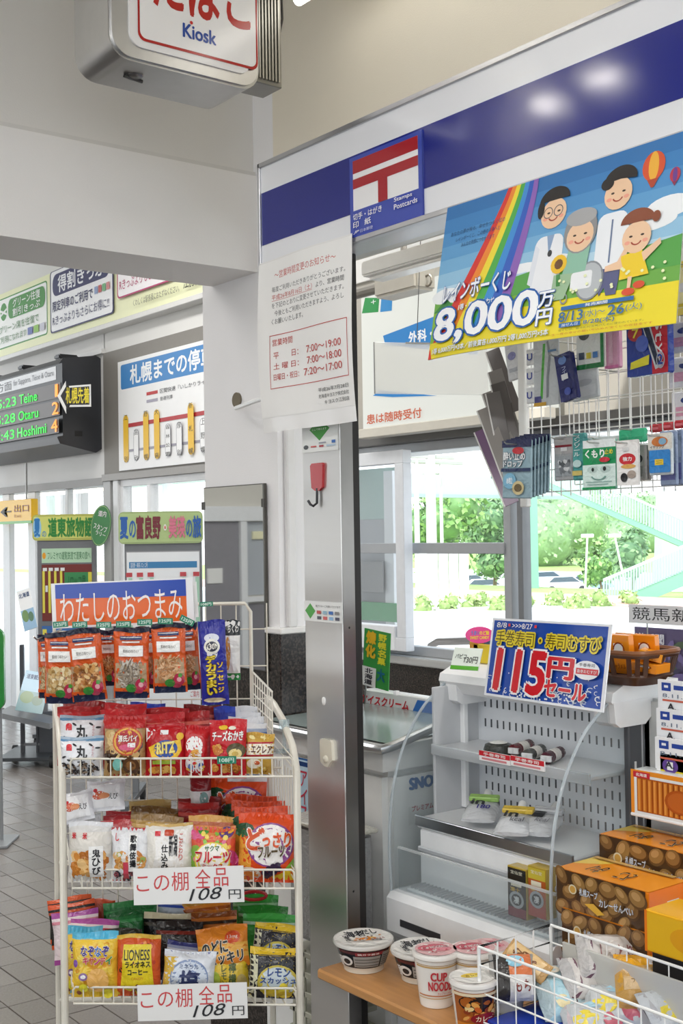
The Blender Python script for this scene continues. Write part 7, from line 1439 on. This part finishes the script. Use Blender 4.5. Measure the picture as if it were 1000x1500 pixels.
def cup(x, y, label, s=1.0, style=0, h=.107):
    o = empty('noodle_cup', under(x, y, h*s), label, 'instant noodles', rotz=-.35); S = s
    b_ = mat('#ece8e2', 'gloss')
    MB().lathe([(0, .003), (.030*S, .003), (.031*S, 0), (.033*S, 0), (.035*S, .012*S), (.0445*S, .094*S), (.045*S, .096*S)], b_, 40).obj('wall', o)
    MB().lathe([(.045*S, .095*S), (.0485*S, .098*S), (.049*S, .102*S), (.0475*S, .1065*S), (.045*S, .107*S)], b_, 40).obj('rim', o)
    MB().lathe([(.047*S, .1072*S), (.02*S, .1075*S), (0, .1075*S)], mat('#e2dcd8', 'foil'), 36).obj('lid', o)
    a = Art(lambda u, v, l: ((u-.5)*.094*S, (v-.5)*.094*S, .1078*S+l), .094, .094, 'foil', .0003)
    def cyl(u, v, l): an = -3.0+3.1*u; z = (.012+.082*v)*S; r = (.035+.0095*v)*S+l; return (r*math.cos(an), r*math.sin(an), z)
    w_ = Art(cyl, .125, .082, 'gloss', .0003)
    if style == 0:
        a.ell(.5, .5, .45, .45, '#dcb0b0', 30, rings=3); a.ell(.45, .58, .33, .2, '#c8606c'); a.ell(.6, .4, .22, .13, '#d88890'); a.text('CUP NOODLES', .2, .5, .8, .62, '#e9e2de', .03); a.bits(.15, .2, .85, .8, ['#e9e2de', '#c4505e'], 18, .05, .03, 4)
        w_.rect(0, .86, 1, .90, '#c9a46a', n=16); w_.rect(0, .92, 1, .935, '#b08a50', n=16); w_.rect(0, .16, 1, .19, '#c27a50', n=16); w_.rect(0, .10, 1, .12, '#c9a46a', n=16)
        w_.text('CUP', .26, .56, .50, .76, '#c2303a', .05, '#e9c9c4', .1); w_.text('NOODLES', .22, .32, .68, .53, '#c2303a', .05, '#e9c9c4', .1); w_.text('カップヌードル', .36, .22, .58, .28, '#c2303a', .03); w_.ring(.84, .42, .05, .10, .2, '#8a8a7a'); w_.ell(.83, .66, .05, .05, '#8a3a40')
    elif style == 1:
        a.ell(.5, .5, .45, .45, '#e3e0da', 30, rings=3); a.ell(.45, .52, .22, .12, '#e6c43a'); a.ell(.5, .46, .12, .07, '#efd96a'); a.text('カレー', .32, .44, .62, .54, '#7a5a1c', .03)
        w_.rect(0, 0, 1, .95, '#a85a20', n=16); w_.rect(0, .0, 1, .22, '#d27a1e', n=16); w_.ell(.45, .70, .36, .22, '#2a1c18'); w_.bits(.1, .25, .9, .75, ['#e0a050', '#c9602a', '#8a3a1c', '#e6c88a'], 30, .07, .07, 4); w_.ell(.5, .34, .22, .13, '#8a1c24'); w_.text('カレー', .36, .28, .64, .40, '#efe0c8', .03); w_.rect(0, .88, 1, .95, '#e6d2b0', n=16)
    else:
        a.ell(.5, .5, .45, .45, '#efeeea', 30, rings=3); w_.rect(0, .2, 1, .5, '#b8b4ae', n=16)
    a.done('printed_lid', o); w_.done('printed_wall', o)
cup(638, 1391, 'tall white noodle cup with red lettering in front of the bowl'); cup(694, 1389, 'white noodle cup with pink lid behind, left of the basket'); cup(693, 1431, 'brown curry noodle cup nearest the front edge of the shelf', .97, 1); cup(737, 1421, 'white lidded cup seen through the wire basket corner', .95, 2)
cup(716, 1386, 'pink lidded noodle cup right behind the basket corner', .98, 0)
# white wire basket with bread
zr = .77; A0 = at(701, 1387, Z=zr); B0 = at(803, 1354, Z=zr); bxw = B0.x-A0.x; bl_ = .85
e = empty('bread_basket', (A0.x, A0.y, .602), 'white wire basket of wrapped bread on the wooden shelf', 'basket'); hb_ = zr-.602; WB_ = mat('#f0f0ee', 'gloss')
b = MB()
for z, r_ in ((hb_, .0029), (hb_*.80, .0018), (hb_*.5, .0018), (hb_*.18, .0018), (0.004, .0024)):
    b.tube([(0, 0, z), (bxw, 0, z), (bxw, -bl_, z), (0, -bl_, z)], r_, WB_, 8, closed=True)
for k in range(1, 18):
    y = -k*bl_/18; b.tube([(0, y, hb_), (0, y, .004), (bxw, y, .004), (bxw, y, hb_)], .0015, WB_, 6)
for k in range(0, 5): x = k*bxw/4; b.tube([(x, 0, hb_), (x, 0, .004), (x, -bl_, .004)], .0022 if k in (0, 4) else .0019, WB_, 6)
b.obj('wires', e)
for x in (0, bxw): MB().tube([(x, 0, 0), (x, 0, hb_)], .0034, WB_, 8).obj('corner_wire', e)
o = MB().box((.008, -.75, .008), (bxw-.008, -.01, .034), mat('#2440a8', 'gloss'), .002).obj('blue_liner', None, Matrix.Translation(e.location)); tag(o, 'royal blue plastic sheet lining the bread basket', 'liner')
MB().box((bxw-.012, -.45, .02), (bxw-.006, -.04, hb_-.02), mat('#e9e9e4', 'clear0.5'), .001).obj('clear_divider', e)
def bread(x, y, z, L, W_, Tk, base, art, label, rz, rx=20, ry=0, kind='film'):
    p = at(x, y, Z=z); R = random.Random(int(x+y)); b = MB(); n1, n2 = 12, 10
    def fn(u, v, l):
        s_ = 2*u-1; t = 2*v-1; e_ = max(0, 1-abs(s_)**3)**.5*max(0, 1-abs(t)**2.6)**.5
        if abs(s_) > .86: e_ *= .25
        return ((u-.5)*L, (v-.5)*W_, Tk*e_+.0016*math.sin(u*21+v*13)+.0012*math.sin(v*31)+l)
    vs = [fn(i/n1, j/n2, 0) for j in range(n2+1) for i in range(n1+1)]; N = len(vs); vs += [(x_, y_, -z_*.6) for x_, y_, z_ in vs]
    fs = []
    for j in range(n2):
        for i in range(n1): q_ = j*(n1+1)+i; fs += [(q_, q_+1, q_+n1+2, q_+n1+1), (N+q_+n1+1, N+q_+n1+2, N+q_+1, N+q_)]
    b.add(vs, fs, mat(base, kind)); o = b.obj('bread_packet', None, Matrix.Translation(p) @ Matrix.Rotation(rz, 4, 'Z') @ Matrix.Rotation(math.radians(ry), 4, 'Y') @ Matrix.Rotation(math.radians(rx), 4, 'X'), 60); tag(o, label, 'bread')
    a = Art(fn, L, W_, 'foil', .0003, .001); art(a); a.done('printed_front', o)
VW = -CA
def b6(a): a.rect(.1, 0, .9, 1, '#e3c08a'); a.ell(.5, .5, .3, .3, '#7a4a28')
def b1(a): a.rect(.08, .0, .4, 1, '#3a3634'); a.rect(.4, .5, .92, .98, '#d97a4a'); a.rect(.4, .0, .92, .5, '#dcdad6'); a.ell(.55, .8, .2, .14, '#8fc4d8'); a.text('もち', .5, .15, .85, .4, '#8a3a34', .03)
bread(750, 1432, .70, .085, .085, .03, '#a8a6a2', b1, 'striped bread packet with blue and orange top, left in the basket', VW, 60)
def b2(a): a.rect(.06, 0, .94, 1, '#b3cbd2'); a.rect(.06, 0, .4, 1, '#a8cfdc'); a.ell(.28, .3, .12, .14, '#efe2b4'); a.text('チーズ', .45, .2, .9, .5, '#5a4a48', .03); a.ell(.6, .75, .2, .12, '#e6dcc8')
bread(830, 1468, .655, .12, .09, .03, '#a9bcc2', b2, 'pale blue bread packet in the middle of the basket', VW+.3, 35, 10)
bread(800, 1440, .67, .09, .07, .025, '#8fb2be', b2, 'light blue packet half hidden behind the pale blue one', VW-.3, 45, 0)
def b3(a): a.rect(.04, 0, .96, 1, '#cfcac6'); a.rect(.04, 0, .2, 1, '#6b4a58'); a.text('しっとり', .3, .35, .8, .7, '#8a5a5c', .03); a.rect(.82, .2, .94, .9, '#8fc8d4')
bread(940, 1412, .71, .12, .07, .02, '#d8d4cc', b6, 'pale tan packet behind the golden cheese roll', VW-.1, 50)
bread(893, 1402, .73, .13, .085, .022, '#bdb9b6', b3, 'white bread packet with brown end, upright at the back', VW+.15, 55, 5); bread(868, 1434, .69, .13, .085, .025, '#b8b6b6', b3, 'white bread packet with brown end, in front of its twin', VW+.3, 40, 8)
def b4(a): a.rect(0, .72, 1, 1, '#e3a41c'); a.rect(0, 0, 1, .74, '#c79a52'); a.rect(.1, .3, .8, .68, '#d3b282'); a.text('チーズロール', .2, .4, .75, .55, '#8a6a3c', .03); a.rect(.45, .74, .58, .86, '#eeeeee', n=1)
bread(955, 1440, .71, .135, .10, .035, '#d9a030', b4, 'golden cheese roll packet at the right of the basket', VW-.12, 55)
def b5(a): a.rect(0, .0, 1, 1, '#c2c6c8'); a.ell(.3, .4, .2, .2, '#e6d24a'); a.ell(.7, .3, .15, .2, '#c96a7a'); a.ell(.5, .75, .2, .1, '#a8cfe0')
bread(905, 1478, .66, .12, .09, .03, '#b4b8ba', b5, 'clear packet with yellow and pink fillings, front of the basket', VW-.2, 35); bread(985, 1480, .68, .12, .09, .03, '#b5b5b8', b5, 'crinkled clear packet at the right front corner', VW+.5, 40)
bread(872, 1500, .64, .12, .08, .03, '#d9c9cc', b5, 'clear packet low at the front, cut by the lower edge', VW+.1, 30)
bread(772, 1408, .72, .10, .04, .015, '#d0a468', b6, 'tan biscuit packet leaning at the back left of the basket', VW-.8, 50, 20)
